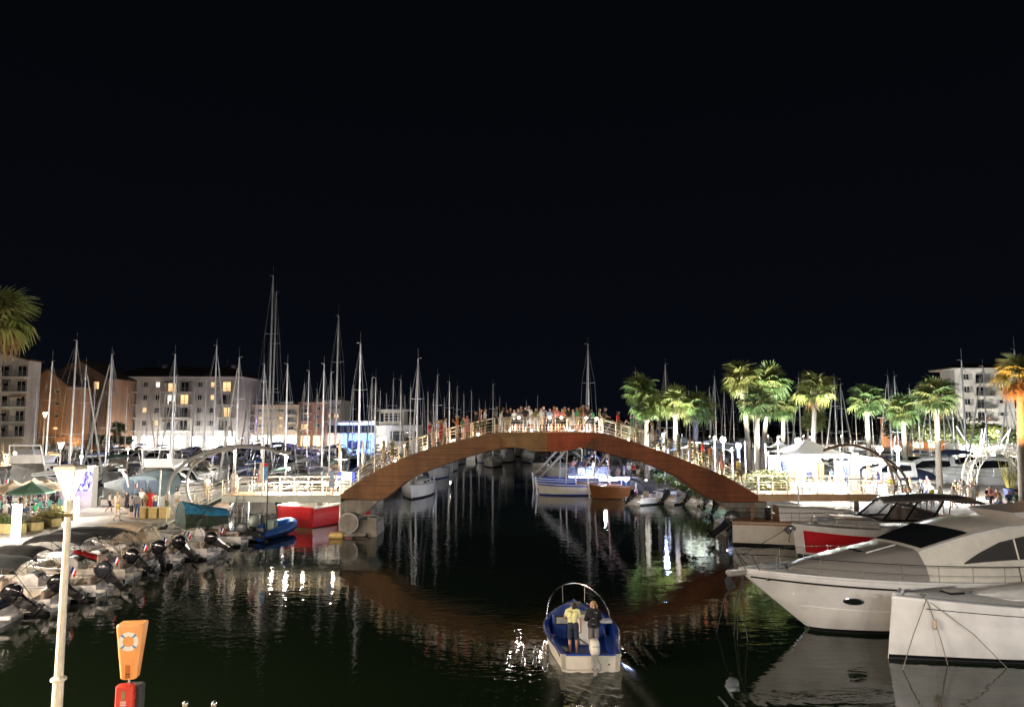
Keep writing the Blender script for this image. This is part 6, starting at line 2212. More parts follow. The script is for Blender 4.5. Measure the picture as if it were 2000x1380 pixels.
def bones_for(pose, female=False, dress=False, long_trousers=False, sleeves=.55, hair='short', jacket=False, head_yaw=0.0, head_pitch=0.0, jk=None):
    J = dict(pel=(0, 0, .95), che=(0, .0, 1.24), nec=(0, .0, 1.46), sR=(.185, 0, 1.41), sL=(-.185, 0, 1.41), eR=(.225, -.02, 1.13), eL=(-.225, -.02, 1.13), wR=(.235, .07, .89), wL=(-.235, .07, .89),
             hR=(.092, 0, .93), hL=(-.092, 0, .93), kR=(.10, .02, .50), kL=(-.10, .02, .50), aR=(.105, -.01, .085), aL=(-.105, -.01, .085))
    fR = fL = (0, .35, -1)
    cR = cL = .35
    nR, nL = (-1, 0, 0), (1, 0, 0)
    tR = tL = (0, 1, -.12)
    if pose == 'lean':
        J.update(che=(0, .06, 1.23), nec=(0, .14, 1.43), sR=(.185, .11, 1.38), sL=(-.185, .11, 1.38), eR=(.24, .20, 1.13), eL=(-.24, .20, 1.13), wR=(.13, .40, 1.07), wL=(-.13, .40, 1.07), kR=(.10, -.03, .5))
        fR, fL = (-.5, .6, -.1), (.5, .6, -.1); nR = nL = (0, 0, -1); cR = cL = .7
    elif pose == 'phone':
        J.update(eR=(.25, .12, 1.18), wR=(.10, .30, 1.36), eL=(-.24, .10, 1.16), wL=(-.05, .30, 1.28))
        fR, fL = (-.4, .3, .8), (.5, .4, .5); nR, nL = (-.6, .2, 0), (.6, .2, .2); cR = cL = .9
    elif pose == 'walk':
        J.update(kR=(.10, .17, .53), aR=(.10, .22, .11), kL=(-.10, .0, .50), aL=(-.10, -.30, .17), eR=(.22, -.13, 1.15), wR=(.22, -.10, .91), eL=(-.22, .08, 1.15), wL=(-.20, .28, .99))
        tL = (0, .8, -.7); fR, fL = (0, .1, -1), (0, .8, -.6)
    elif pose == 'fold':
        J.update(eR=(.25, .06, 1.14), wR=(-.02, .20, 1.13), eL=(-.25, .06, 1.14), wL=(.04, .19, 1.05))
        fR, fL = (-1, .0, .1), (1, .0, .0); nR = nL = (0, -1, 0); cR = cL = .4
    elif pose == 'hip':
        J.update(eR=(.36, -.06, 1.17), wR=(.21, .05, 1.0), kL=(-.12, .05, .5), aL=(-.15, .02, .085))
        fR = (-.3, .2, -.9); nR = (-1, 0, 0)
    elif pose == 'sit':
        J.update(pel=(0, 0, .50), che=(0, .02, .80), nec=(0, .05, 1.02), sR=(.185, .03, .97), sL=(-.185, .03, .97), eR=(.24, .10, .72), eL=(-.24, .10, .72), wR=(.15, .33, .66), wL=(-.15, .33, .66),
                 hR=(.10, .02, .48), hL=(-.10, .02, .48), kR=(.13, .43, .49), kL=(-.13, .43, .49), aR=(.13, .42, .085), aL=(-.13, .42, .085))
        fR, fL = (-.2, .8, -.2), (.2, .8, -.2); nR = nL = (0, 0, -1)
    elif pose == 'bend':        # helmsman: stooped, one hand down on the tiller
        J.update(pel=(0, -.03, .93), che=(-.02, .06, 1.20), nec=(-.02, .17, 1.40), sR=(.185, .12, 1.37), sL=(-.20, .14, 1.36), eR=(.24, .05, 1.08), wR=(.25, -.03, .82), eL=(-.27, .20, 1.11), wL=(-.20, .42, 1.05))
        fR, fL = (.05, .15, -1), (.2, .9, .0); nR, nL = (-1, .0, 0), (0, 0, -1); cR, cL = .95, .7
    if jk:
        J.update(jk)
    b = []
    bulk = .02 if jacket else .0
    w = .88 if female else 1.0
    nec, che, pel = J['nec'], J['che'], J['pel']
    # trunk: hips, waist, ribcage, shoulders as a left/right pair so that it is broad and flat
    for s in (-1, 1):
        b.append(((pel[0] + s * .07, pel[1], pel[2] + .02), .105 + (.01 if female else 0) + bulk, (che[0] + s * .055 * w, che[1], che[2] - .10), .098 * w + bulk, TOPM))
        b.append(((che[0] + s * .055 * w, che[1], che[2] - .10), .098 * w + bulk, (che[0] + s * .085 * w, che[1] + .01, che[2] + .07), .108 * w + bulk, TOPM))
        b.append(((pel[0] + s * .075, pel[1], pel[2] + .03), .112, (pel[0] + s * .085, pel[1], pel[2] - .06), .108, BOTM))
    sh = (J['sR'], J['sL'])
    for p in sh:
        q = lerp(nec, p, .92)
        b.append((lerp(nec, p, .25), .075 * w + bulk * .6, (q[0], q[1], q[2] - .015), .066 * w + bulk, TOPM))
        b.append(((q[0], q[1], q[2] - .02), .07 * w + bulk, (che[0] + (p[0] - nec[0]) * .5, che[1], che[2] + .02), .10 * w + bulk, TOPM))
    # head on a neck
    hd = Vector((0, .03, 0))
    rot = Matrix.Rotation(head_yaw, 3, 'Z') @ Matrix.Rotation(-head_pitch, 3, 'X')
    nk = Vector(nec)
    hc = nk + rot @ Vector((0, .025, .155))
    b.append((nk - Vector((0, 0, .03)), .056, nk + rot @ Vector((0, .01, .07)), .052, SKIN))
    h_ = lambda x, y, z: hc + rot @ Vector((x, y, z))
    b.append((h_(0, -.012, .018), .088, h_(0, .010, .018), .086, SKIN))
    b.append((h_(0, .030, -.03), .068, h_(0, .045, -.075), .045, SKIN))
    b.append((h_(0, .094, .015), .012, h_(0, .108, -.020), .016, SKIN))
    for s in (-1, 1):
        b.append((h_(s * .088, -.005, .01), .016, h_(s * .086, -.004, -.025), .013, SKIN))
        b.append((h_(s * .033, .078, .020), .014, h_(s * .036, .076, .021), .014, SKIN))
    b.append((h_(0, -.024, .034), .089, h_(0, -.006, .044), .084, HAIR))
    b.append((h_(0, -.045, -.005), .068, h_(0, -.030, .03), .082, HAIR))
    if hair == 'long':
        b.append((h_(0, -.05, 0), .078, h_(0, -.075, -.16), .060, HAIR))
        b.append((h_(0, -.075, -.15), .06, h_(0, -.085, -.27), .028, HAIR))
    elif hair == 'bun':
        b.append((h_(0, -.105, -.01), .038, h_(0, -.118, -.02), .036, HAIR))
    elif hair == 'tail':
        b.append((h_(0, -.10, .02), .03, h_(0, -.14, -.05), .034, HAIR)); b.append((h_(0, -.14, -.05), .034, h_(0, -.125, -.15), .012, HAIR))
    # arms
    for S, E, W, f, n, c, s in ((J['sR'], J['eR'], J['wR'], fR, nR, cR, 1), (J['sL'], J['eL'], J['wL'], fL, nL, cL, -1)):
        k = .86 if female else 1
        sl = max(.0, min(1.0, sleeves))
        m = lerp(S, E, sl)
        b.append((S, .052 * k + bulk, m, .048 * k + bulk + (.006 if sl < 1 else 0), TOPM))
        if sl < 1:
            b.append((m, .043 * k, E, .038 * k, SKIN)); b.append((E, .038 * k, W, .026 * k, SKIN))
        else:
            b.append((E, .046 * k + bulk, W, .036 * k + bulk, TOPM if jacket else SKIN))
        hand_bones(b, W, f, n, -s, c, .95 if female else 1.02)
    # legs
    for H_, K, A_, td in ((J['hR'], J['kR'], J['aR'], tR), (J['hL'], J['kL'], J['aL'], tL)):
        k = .94 if female else 1
        top_slot = BOTM
        if dress:
            b.append((H_, .085 * k, K, .056 * k, SKIN))
        else:
            m = lerp(H_, K, .84)
            b.append((H_, .098 * k, m, .078 * k + (.006 if not long_trousers else 0), BOTM))
            b.append((m, .062 * k, K, .056 * k, BOTM if long_trousers else SKIN))
        calf = lerp(K, A_, .32)
        sl = BOTM if long_trousers and not dress else SKIN
        x = .012 if sl == BOTM else 0
        b.append((K, .054 * k + x, (calf[0], calf[1] - .02, calf[2]), .056 * k + x, sl)); b.append(((calf[0], calf[1] - .02, calf[2]), .056 * k + x, A_, .038 * k + x, sl))
        t = Vector(td).normalized()
        heel = Vector(A_) + Vector((0, -.035, -.045))
        b.append((heel, .036, Vector(A_) + t * .10 + Vector((0, 0, -.045)), .036, SHOE)); b.append((Vector(A_) + t * .10 + Vector((0, 0, -.045)), .037, Vector(A_) + t * .165 + Vector((0, 0, -.05)), .028, SHOE))
    if dress:
        for s in (-1, 0, 1):
            b.append(((s * .06, pel[1], pel[2] + .05), .11, (s * .11, pel[1] + .01, pel[2] - .40), .115, BOTM))
    return b


def body_mesh(name, bones, voxel=.015, ratio=.35, smooth_it=4):
    mb = MB()
    for (p0, r0, p1, r1, sl) in bones:
        capsule(mb, p0, r0, p1, r1)
    me = mb.mesh('tmp', M_DARK, False)
    o = bpy.data.objects.new('tmp', me)
    COL.objects.link(o)
    m = o.modifiers.new('r', 'REMESH'); m.mode = 'VOXEL'; m.voxel_size = voxel
    s = o.modifiers.new('s', 'SMOOTH'); s.factor = .5; s.iterations = smooth_it
    if ratio < 1:
        d = o.modifiers.new('d', 'DECIMATE'); d.ratio = ratio
    dg = bpy.context.evaluated_depsgraph_get()
    out = bpy.data.meshes.new_from_object(o.evaluated_get(dg))
    bpy.data.objects.remove(o)
    out.name = name
    n = len(out.polygons)
    c = np.empty(n * 3, dtype=np.float32)
    out.polygons.foreach_get('center', c)
    c = c.reshape(n, 3)
    best = np.full(n, 1e9)
    slot = np.zeros(n, dtype=np.int32)
    for (p0, r0, p1, r1, sl) in bones:
        p0, p1 = np.array(p0[:]), np.array(p1[:])
        d = p1 - p0
        t = np.clip(((c - p0) @ d) / max(d @ d, 1e-9), 0, 1)
        dist = np.linalg.norm(c - (p0 + t[:, None] * d), axis=1) - (r0 + (r1 - r0) * t)
        if sl == HAIR:
            dist = dist - .004
        upd = dist < best
        best[upd] = dist[upd]; slot[upd] = sl
    # shirts end at the waist: everything of the trunk below the belt line belongs to the trousers
    out.materials.clear()
    for _ in range(5):
        out.materials.append(M_DARK)
    out.polygons.foreach_set('material_index', slot)
    out.polygons.foreach_set('use_smooth', [True] * n)
    out.update()
    return out


SK = [pm('skin_light', (.52, .30, .21), .55, var=.08), pm('skin_tan', (.40, .21, .13), .55, var=.08), pm('skin_brown', (.20, .10, .06), .55, var=.08)]
HC = [pm('hair_dark', (.02, .014, .010), .6, var=.2), pm('hair_brown', (.08, .045, .022), .6, var=.2), pm('hair_blond', (.36, .22, .09), .6, var=.2), pm('hair_grey', (.32, .31, .30), .6, var=.2)]


def cl(name, c):
    return pm('cloth_' + name, c, .85, var=.12, scale=12, bump=.003, bscale=40)


TOPS = [('white', (.70, .69, .67)), ('black', (.015, .015, .017)), ('red', (.45, .02, .02)), ('navy', (.02, .03, .09)), ('green', (.04, .25, .12)), ('grey', (.22, .22, .23)), ('yellow', (.62, .52, .08)),
        ('pink', (.62, .26, .24)), ('light blue', (.33, .45, .62)), ('olive', (.16, .17, .07)), ('beige', (.52, .43, .32)), ('orange', (.60, .20, .06))]
BOTS = [('black shorts', (.016, .016, .018)), ('white shorts', (.68, .67, .64)), ('blue jeans', (.045, .075, .16)), ('beige shorts', (.45, .36, .25)), ('olive shorts', (.12, .13, .055)), ('grey trousers', (.16, .16, .17)), ('white trousers', (.66, .65, .62))]
TOPC = {n: cl(n.replace(' ', '_'), c) for n, c in TOPS}
BOTC = {n: cl(n.replace(' ', '_'), c) for n, c in BOTS}
SHC = [cl('shoe_white', (.6, .6, .58)), cl('shoe_dark', (.03, .03, .03)), cl('shoe_tan', (.3, .18, .1))]

BODY = {}
for key, kw in {
    'stand': dict(pose='stand'), 'stand_jeans': dict(pose='stand', long_trousers=True), 'lean': dict(pose='lean'), 'lean_woman': dict(pose='lean', female=True, hair='long'), 'phone': dict(pose='phone', female=True, hair='tail'),
    'phone_man': dict(pose='phone'), 'walk': dict(pose='walk'), 'walk_jeans': dict(pose='walk', long_trousers=True), 'walk_dress': dict(pose='walk', female=True, dress=True, hair='long', sleeves=.2), 'dress': dict(pose='stand', female=True, dress=True, hair='long', sleeves=.15),
    'fold': dict(pose='fold', female=True, hair='bun'), 'hip': dict(pose='hip', female=True, hair='long', sleeves=.3), 'sit': dict(pose='sit'), 'sit_woman': dict(pose='sit', female=True, hair='long', sleeves=.2)}.items():
    BODY[key] = body_mesh('person', bones_for(**kw))
DOING = {'stand': 'standing', 'stand_jeans': 'standing', 'lean': 'leaning on the rail', 'lean_woman': 'leaning on the rail', 'phone': 'holding a phone', 'phone_man': 'holding a phone', 'walk': 'walking', 'walk_jeans': 'walking',
         'walk_dress': 'walking', 'dress': 'standing', 'fold': 'arms folded', 'hip': 'hand on hip', 'sit': 'sitting', 'sit_woman': 'sitting'}
USED = set()
pr_ = random.Random(23)


def person(loc, face, where, group, body=None, top=None, bot=None, skin=None, hair=None, scale=None, shoe=None, extra=''):
    keys = [k for k in BODY if not k.startswith('sit')]
    for _ in range(60):
        b = body or pr_.choice(keys)
        longt = 'jeans' in b
        dress = 'dress' in b
        t = top or pr_.choice(TOPS)[0]
        bb = bot or pr_.choice([n for n, _ in BOTS if (('jeans' in n or 'trousers' in n) == longt)])
        if dress:
            bb = bb if bot else t
            txt = f'person in {t} dress' if bb == t else f'person in {t} top and skirt'
        else:
            txt = f'person in {t} top and {bb}'
        lab = f'{txt} {DOING[b]} {where}'
        if lab not in USED or (body and top and bot):
            break
    USED.add(lab)
    while len(lab.split()) > 16 and ' the ' in lab:
        lab = lab.replace(' the ', ' ', 1)
    s = scale or pr_.uniform(.87, 1.06)
    o = place(BODY[b], 'person', None, loc, scale=s)
    o.rotation_euler = (0, 0, face)
    mats = [skin or pr_.choice(SK[:2] if pr_.random() < .9 else SK), TOPC[t], TOPC[t] if dress and bb == t else BOTC[bb], shoe or pr_.choice(SHC), hair or pr_.choice(HC)]
    for sl, m in zip(o.material_slots, mats):
        sl.link = 'OBJECT'
        sl.material = m
    tag(o, lab, 'person', group)
    return o


def on_bridge(px, dy, face, where='on the bridge', **kw):
    Y = BY0 + dy
    x = A(px, 850, Y).x
    return person((x, Y, deck_z(x) + .05), R(face), where, 'people on the footbridge', **kw)


# facing: 0 looks away from the viewer (+Y), 180 looks at the viewer, 90 looks to -X, -90 to +X
LS, CS, RS = 'on the bridge rise', 'at the bridge crown', 'on the bridge by the palms'
for px, dy, f, kw in ((750, .7, 90, dict(body='walk_dress', top='beige')), (767, 1.3, 60, dict(body='phone', top='olive', bot='olive shorts')), (796, .9, 80, dict(body='stand', top='black', bot='olive shorts')),
                      (838, .9, -80, dict(body='stand_jeans', top='red', bot='grey trousers')), (845, 1.6, -70, dict(body='stand', top='grey', bot='beige shorts', hair=HC[3])), (861, .8, -90, dict(body='walk_dress', top='red')), (869, 1.4, -90, dict(body='walk', top='white', bot='white shorts')),
                      (893, .8, 90, dict(body='phone', top='orange', bot='beige shorts')), (912, 1.0, 200, dict(body='dress', top='pink')), (929, .8, -60, dict(body='phone_man', top='black', bot='olive shorts')), (938, 1.4, -80, dict(body='hip', top='pink', bot='olive shorts')), (947, .9, -85, dict(body='stand', top='white', bot='olive shorts')),
                      (905, 1.9, 150, dict(body='fold')), (855, 2.1, 100, dict(body='walk'))):
    on_bridge(px, dy, f, LS, **kw)
for px, dy, f, kw in ((969, 1.0, -100, dict(body='hip', top='grey', bot='black shorts')), (976, .6, -80, dict(body='lean', top='white', bot='white shorts')), (983, 1.2, 180, dict(body='stand_jeans', top='black', bot='white trousers')), (992, .8, 150, dict(body='stand', top='black', bot='beige shorts')), (997, 1.6, 190, dict(body='phone')), (1003, .6, 200, dict(body='lean_woman', top='white', bot='black shorts')),
                      (1012, 1.2, 170, dict(body='stand', top='grey', bot='black shorts')), (1018, 1.9, 180, dict(body='fold')), (1026, .7, 185, dict(body='stand_jeans', top='black', bot='grey trousers')), (1033, 1.5, 170, dict(body='stand', top='white', bot='white shorts')), (1038, 1.9, 160, dict(body='phone_man', top='beige')), (1047, .7, 175, dict(body='stand_jeans', top='olive', bot='white trousers')),
                      (1056, 1.4, 185, dict(body='lean')), (1074, .8, 0, dict(body='stand', top='light blue', bot='black shorts')), (1082, 1.6, 180, dict(body='phone', top='red', bot='white shorts')), (1088, .9, 190, dict(body='stand', top='pink', bot='black shorts')), (1098, 1.2, 180, dict(body='lean_woman', top='pink', bot='black shorts')), (1103, 1.9, 170, dict(body='hip')),
                      (1111, .7, 185, dict(body='stand_jeans', top='black', bot='white trousers')), (1127, .7, -60, dict(body='stand', top='green', bot='beige shorts')), (1133, 1.3, -80, dict(body='phone_man', top='olive', bot='olive shorts')), (1140, 1.0, 90, dict(body='fold', top='orange', bot='beige shorts')), (1149, .7, 170, dict(body='lean', top='black', bot='black shorts')), (1155, 1.7, 180, dict(body='stand')), (1062, 2.1, 170, dict(body='dress', top='grey')), (1119, 2.0, 180, dict(body='dress', top='white'))):
    on_bridge(px, dy, f, CS, **kw)
for px, dy, f, kw in ((1171, 1.4, -90, dict(body='fold', top='olive', bot='white shorts')), (1178, .7, -80, dict(body='lean', top='black', bot='beige shorts')), (1207, .7, -90, dict(body='walk', top='red', bot='olive shorts')), (1234, .8, 90, dict(body='phone_man', top='green', bot='white shorts')), (1243, 1.2, -90, dict(body='dress', top='olive')),
                      (1274, .8, 80, dict(body='walk_dress', top='white')), (1284, 1.1, -90, dict(body='walk_jeans', top='navy', bot='blue jeans')), (1324, .8, -80, dict(body='walk_dress', top='olive')), (1347, .9, -70, dict(body='hip', top='beige', bot='white shorts')), (1356, 1.0, -90, dict(body='walk_dress', top='beige')), (1386, .8, -80, dict(body='walk', top='orange', bot='beige shorts')),
                      (1409, .8, -90, dict(body='dress', top='pink')), (1440, .9, -90, dict(body='walk', top='yellow', bot='olive shorts')), (1372, 1.9, 90, dict(body='stand', top='red', bot='blue jeans') if False else dict(body='stand', top='red')), (1300, 2.0, 85, dict(body='walk'))):
    on_bridge(px, dy, f, RS, **kw)


def on_ground(px, py, z, face, where, group, **kw):
    g = G(px, py, z)
    return person((g.x, g.y, z), R(face), where, group, **kw)


# gangway by the red boat
p = A(647, 966, BY0 + .9)
person((p.x, p.y, GLZ), R(190), 'on the pale gangway', 'people on the gangways', body='dress', top='light blue', hair=HC[2])
p = A(456, 966, BY0 + 1.2)
person((p.x, p.y, GLZ), R(20), 'on the pale gangway', 'people on the gangways', body='stand', top='white', bot='white shorts')
p = A(403, 975, BY0 + 1.2)
person((p.x, p.y, GLZ - .45), R(60), 'on the gangway ramp', 'people on the gangways', body='stand', top='white', bot='beige shorts')
# the paved quay at the end of the terrace
TQ = 'before the canvas cruiser'
GQ = 'people strolling on the terrace quay'
for px, py, f, kw in ((213, 1000, -70, dict(body='walk', top='white', bot='black shorts', scale=.84)), (229, 1008, 20, dict(body='stand', top='beige', bot='beige shorts')), (229, 1016, -60, dict(body='walk', top='yellow', bot='white shorts', scale=.74)), (247, 1003, 160, dict(body='dress', top='black')), (256, 1012, -30, dict(body='stand', top='grey', bot='black shorts')),
                      (267, 1012, 10, dict(body='stand_jeans', top='grey', bot='blue jeans')), (275, 1002, 170, dict(body='hip', top='white')), (284, 1004, 150, dict(body='fold', top='olive', bot='beige shorts')), (291, 1004, 30, dict(body='dress', top='red')), (302, 1003, 60, dict(body='stand_jeans', top='beige', bot='blue jeans')), (325, 1001, -20, dict(body='stand', top='beige', bot='olive shorts')), (345, 999, 0, dict(body='walk', top='white', bot='beige shorts'))):
    on_ground(px, py, QL, f, TQ, GQ, **kw)
# diners under the parasols
TD = 'among the terrace tables'
GD = 'people on the restaurant terrace'
for px, py, f, kw in ((10, 1010, 40, dict(body='sit', top='white', bot='white shorts')), (30, 1012, 10, dict(body='sit', top='light blue', bot='white shorts')), (44, 1008, -20, dict(body='sit', top='beige', bot='blue jeans')), (57, 992, 0, dict(body='stand', top='red', bot='beige shorts')), (75, 998, 90, dict(body='walk', top='navy', bot='beige shorts')), (88, 999, -60, dict(body='stand', top='orange', bot='beige shorts')), (101, 994, 30, dict(body='dress', top='black')), (109, 992, 0, dict(body='stand', top='grey', bot='black shorts')), (18, 995, 180, dict(body='sit_woman', top='navy', bot='black shorts')), (68, 1012, 200, dict(body='sit_woman', top='green', bot='white shorts')), (2, 998, 120, dict(body='sit', top='pink', bot='black shorts')), (40, 994, 150, dict(body='stand', top='white', bot='black shorts'))):
    on_ground(px, py, QL, f, TD, GD, **kw)
# market quay
MQ = 'on the market quay'
GM = 'people on the market quay'
for px, py, f, kw in ((1780, 972, 80, dict(body='stand', top='olive', bot='white shorts')), (1800, 975, 170, dict(body='hip', top='black', bot='black shorts')), (1813, 972, 10, dict(body='stand', top='pink', bot='beige shorts')), (1768, 980, 200, dict(body='sit', top='orange', bot='beige shorts')), (1822, 990, 0, dict(body='stand', top='yellow', bot='beige shorts')), (1838, 990, 15, dict(body='stand', top='white', bot='black shorts')), (1864, 992, 30, dict(body='walk_dress', top='white')),
                      (1869, 977, 10, dict(body='phone', top='olive', bot='beige shorts')), (1879, 980, 0, dict(body='stand', top='white', bot='olive shorts')), (1884, 984, -10, dict(body='hip', top='white', bot='white shorts')), (1895, 980, 20, dict(body='dress', top='beige')), (1903, 976, 0, dict(body='phone_man', top='beige', bot='black shorts')), (1908, 982, 0, dict(body='stand', top='grey', bot='beige shorts')), (1901, 996, 0, dict(body='stand', top='white', bot='white shorts')), (1930, 985, 190, dict(body='sit', top='black', bot='black shorts')), (1938, 996, 30, dict(body='walk', top='pink', bot='black shorts')), (1949, 990, 160, dict(body='sit_woman', top='orange', bot='white shorts')), (1955, 994, 10, dict(body='sit', top='white', bot='blue jeans')), (1972, 992, 150, dict(body='sit', top='navy', bot='white shorts')), (1985, 994, 200, dict(body='sit_woman', top='green', bot='beige shorts')), (1742, 972, 150, dict(body='stand', top='yellow', bot='white shorts')), (1750, 970, 200, dict(body='stand', top='white', bot='black shorts'))):
    on_ground(px, py, QR, f, MQ, GM, **kw)
SQ = 'beneath the shade sails'
for px, py, f, kw in ((1400, 920, 180, dict(body='stand', top='red')), (1406, 918, 150, dict(body='stand_jeans', top='grey')), (1412, 922, 200, dict(body='stand', top='white')), (1420, 918, 170, dict(body='fold', top='white')), (1428, 920, 180, dict(body='hip', top='navy')), (1434, 918, 190, dict(body='dress', top='pink')), (1460, 945, 180, dict(body='walk', top='navy')), (1471, 942, 120, dict(body='fold', top='grey')), (1590, 950, 0, dict(body='dress', top='black')), (1498, 948, -80, dict(body='sit', top='white', bot='black shorts')), (1642, 945, 180, dict(body='stand', top='white', bot='white shorts')), (1655, 942, 150, dict(body='hip', top='yellow')), (1625, 945, 170, dict(body='stand', top='light blue')), (1702, 950, 190, dict(body='stand', top='white')), (1718, 952, 170, dict(body='walk_dress', top='navy')), (1565, 945, 160, dict(body='phone', top='beige'))):
    on_ground(px, py, QR, f, SQ if px < 1440 else 'by the bright market stalls', GM, **kw)
DQ = 'on the blue lit dock'
for px, f, kw in ((1119, 0, dict(body='stand', top='pink')), (1133, 0, dict(body='stand', top='navy')), (1158, 180, dict(body='dress', top='white')), (1208, 150, dict(body='sit', top='beige', bot='beige shorts')), (1219, 60, dict(body='stand', top='light blue', bot='white shorts')), (1228, 170, dict(body='stand_jeans', top='white')), (1238, 180, dict(body='fold', top='red')), (1246, 180, dict(body='stand', top='black')), (1270, 180, dict(body='stand', top='white', bot='beige shorts')), (1278, 150, dict(body='walk', top='white'))):
    p = A(px, 920, 88 if px < 1200 else 80)
    person((p.x, p.y, QR), R(f), DQ, 'people on the lit dock', **kw)


# the two people standing in the blue boat, modelled more closely
def crew():
    M_LEM = cl('lemon_polo', (.74, .72, .36))
    M_DEN = cl('dark_denim', (.022, .030, .055))
    bn = bones_for('bend', sleeves=.58, head_pitch=R(-48), head_yaw=R(25), jk=dict(kR=(.11, .03, .50), kL=(-.11, .0, .5)))
    me = body_mesh('person', bn, .0085, .55, 3)
    o = place(me, 'person', None, scale=1.0)
    for sl, m in zip(o.material_slots, (SK[1], M_LEM, M_DEN, SHC[1], HC[0])):
        sl.link = 'OBJECT'; sl.material = m
    o.location = (BOAT_X - .42, BOAT_Y + 1.30, .09)
    o.rotation_euler = (0, 0, R(-6))
    tag(o, 'person in lemon polo and dark denim shorts stooping over the tiller', 'person')
    # collar
    MB().lathe([(.085, 0), (.10, .03), (.085, .05), (.075, .02)], 14, 0, (-.02, .165, 1.40), Matrix.Rotation(R(-30), 3, 'X'), caps=False).build('collar', cl('pale_collar', (.66, .64, .45)), o)
    bn = bones_for('fold', female=True, sleeves=1.0, jacket=True, hair='tail', head_yaw=R(80), head_pitch=R(-6))
    me = body_mesh('person', bn, .0085, .55, 3)
    o = place(me, 'person', None, scale=.985)
    for sl, m in zip(o.material_slots, (SK[0], cl('black_jacket', (.010, .010, .012)), cl('grey_short', (.17, .16, .15)), SHC[1], HC[2])):
        sl.link = 'OBJECT'; sl.material = m
    o.location = (BOAT_X + .24, BOAT_Y + 1.30, .09)
    o.rotation_euler = (0, 0, R(10))
    tag(o, 'person in black jacket and grey shorts with tied blond hair', 'person')
    for (a, b_) in (((-.10, -.150, 1.22), (-.02, -.155, 1.21)), ((-.10, -.152, 1.05), (.0, -.157, 1.02)), ((.03, -.15, 1.40), (.09, -.135, 1.37))):
        MB().tube([a, b_], .007, 4).build('reflective_strip', pm('reflective', (.5, .5, .5), .4, var=0), o)


crew()

# ================================================================== LAMPS AND FURNITURE
def lantern_proto(pole_h):
    root = thing('street_lamp', 'proto', 'street lamp')
    p = MB()
    p.lathe([(.13, 0), (.13, .04), (.078, .06), (.075, 1.12), (.11, 1.14), (.11, 1.17), (.062, 1.2), (.046, pole_h - .3)], 14)
    p.build('pole', M_CREAMP, root)
    MB().lathe([(.05, .1), (.062, .12), (.062, .28), (.045, .3)], 12, 0, (0, 0, pole_h - .32)).build('socket', M_CREAMP, root)
    b0, b1, hh = .04, .165, .44
    z0 = pole_h
    fr = MB()
    n = 4
    for k in range(n):
        a = math.pi / 4 + k * math.pi / 2
        a2 = a + math.pi / 2
        lo, hi = Vector((b0 * math.cos(a) * 1.3, b0 * math.sin(a) * 1.3, z0)), Vector((b1 * math.cos(a) * 1.3, b1 * math.sin(a) * 1.3, z0 + hh))
        hi2 = Vector((b1 * math.cos(a2) * 1.3, b1 * math.sin(a2) * 1.3, z0 + hh))
        fr.tube([lo, hi], .018, 5)
        fr.tube([hi, hi2], .022, 5)
    fr.build('lantern_frame', M_CREAMP, root)
    pn = MB()
    for k in range(n):
        a = math.pi / 4 + k * math.pi / 2
        a2 = a + math.pi / 2
        pn.add([(b0 * math.cos(a) * 1.25, b0 * math.sin(a) * 1.25, z0), (b0 * math.cos(a2) * 1.25, b0 * math.sin(a2) * 1.25, z0), (b1 * math.cos(a2) * 1.25, b1 * math.sin(a2) * 1.25, z0 + hh), (b1 * math.cos(a) * 1.25, b1 * math.sin(a) * 1.25, z0 + hh)], [(0, 1, 2, 3)])
    pn.build('lantern_pane', M_LPANE, root, False, recalc=False)
    MB().lathe([(.225, -.03), (.24, .01), (.225, .03), (.12, .06), (.02, .07)], 4, 0, (0, 0, z0 + hh), Matrix.Rotation(math.pi / 4, 3, 'Z')).build('lantern_cap', M_CREAMP, root, False)
    MB().lathe([(.03, 0), (.06, .05), (.085, .18), (.05, .25)], 10, 0, (0, 0, z0 + .02)).build('bulb', E_WARM, root)
    return root


M_LPANE = bpy.data.materials.new('lantern_pane')
M_LPANE.use_nodes = True
_n, _l = M_LPANE.node_tree.nodes, M_LPANE.node_tree.links
_n.remove(_n['Principled BSDF'])
_t, _g, _m = _n.new('ShaderNodeBsdfTransparent'), _n.new('ShaderNodeBsdfGlossy'), _n.new('ShaderNodeMixShader')
_g.inputs['Roughness'].default_value = .15
_m.inputs[0].default_value = .04
_d, _k = _n.new('ShaderNodeBsdfTranslucent'), _n.new('ShaderNodeMixShader')
_d.inputs[0].default_value = (1, .93, .8, 1)
_k.inputs[0].default_value = .004
_l.new(_t.outputs[0], _m.inputs[1]); _l.new(_g.outputs[0], _m.inputs[2]); _l.new(_m.outputs[0], _k.inputs[1]); _l.new(_d.outputs[0], _k.inputs[2]); _l.new(_k.outputs[0], _n['Material Output'].inputs[0])
LAMP_P = lantern_proto(3.85)


def lantern(label, loc, power, color=WARM, s=1.0, group=None, dz=.20, rad=.09):
    o = copy_tree(LAMP_P)
    o.location = loc
    o.scale = (s, s, s)
    tag(o, label, 'street lamp', group)
    lamp(o, (0, 0, 3.85 + .36), power, color, .05)
    return o


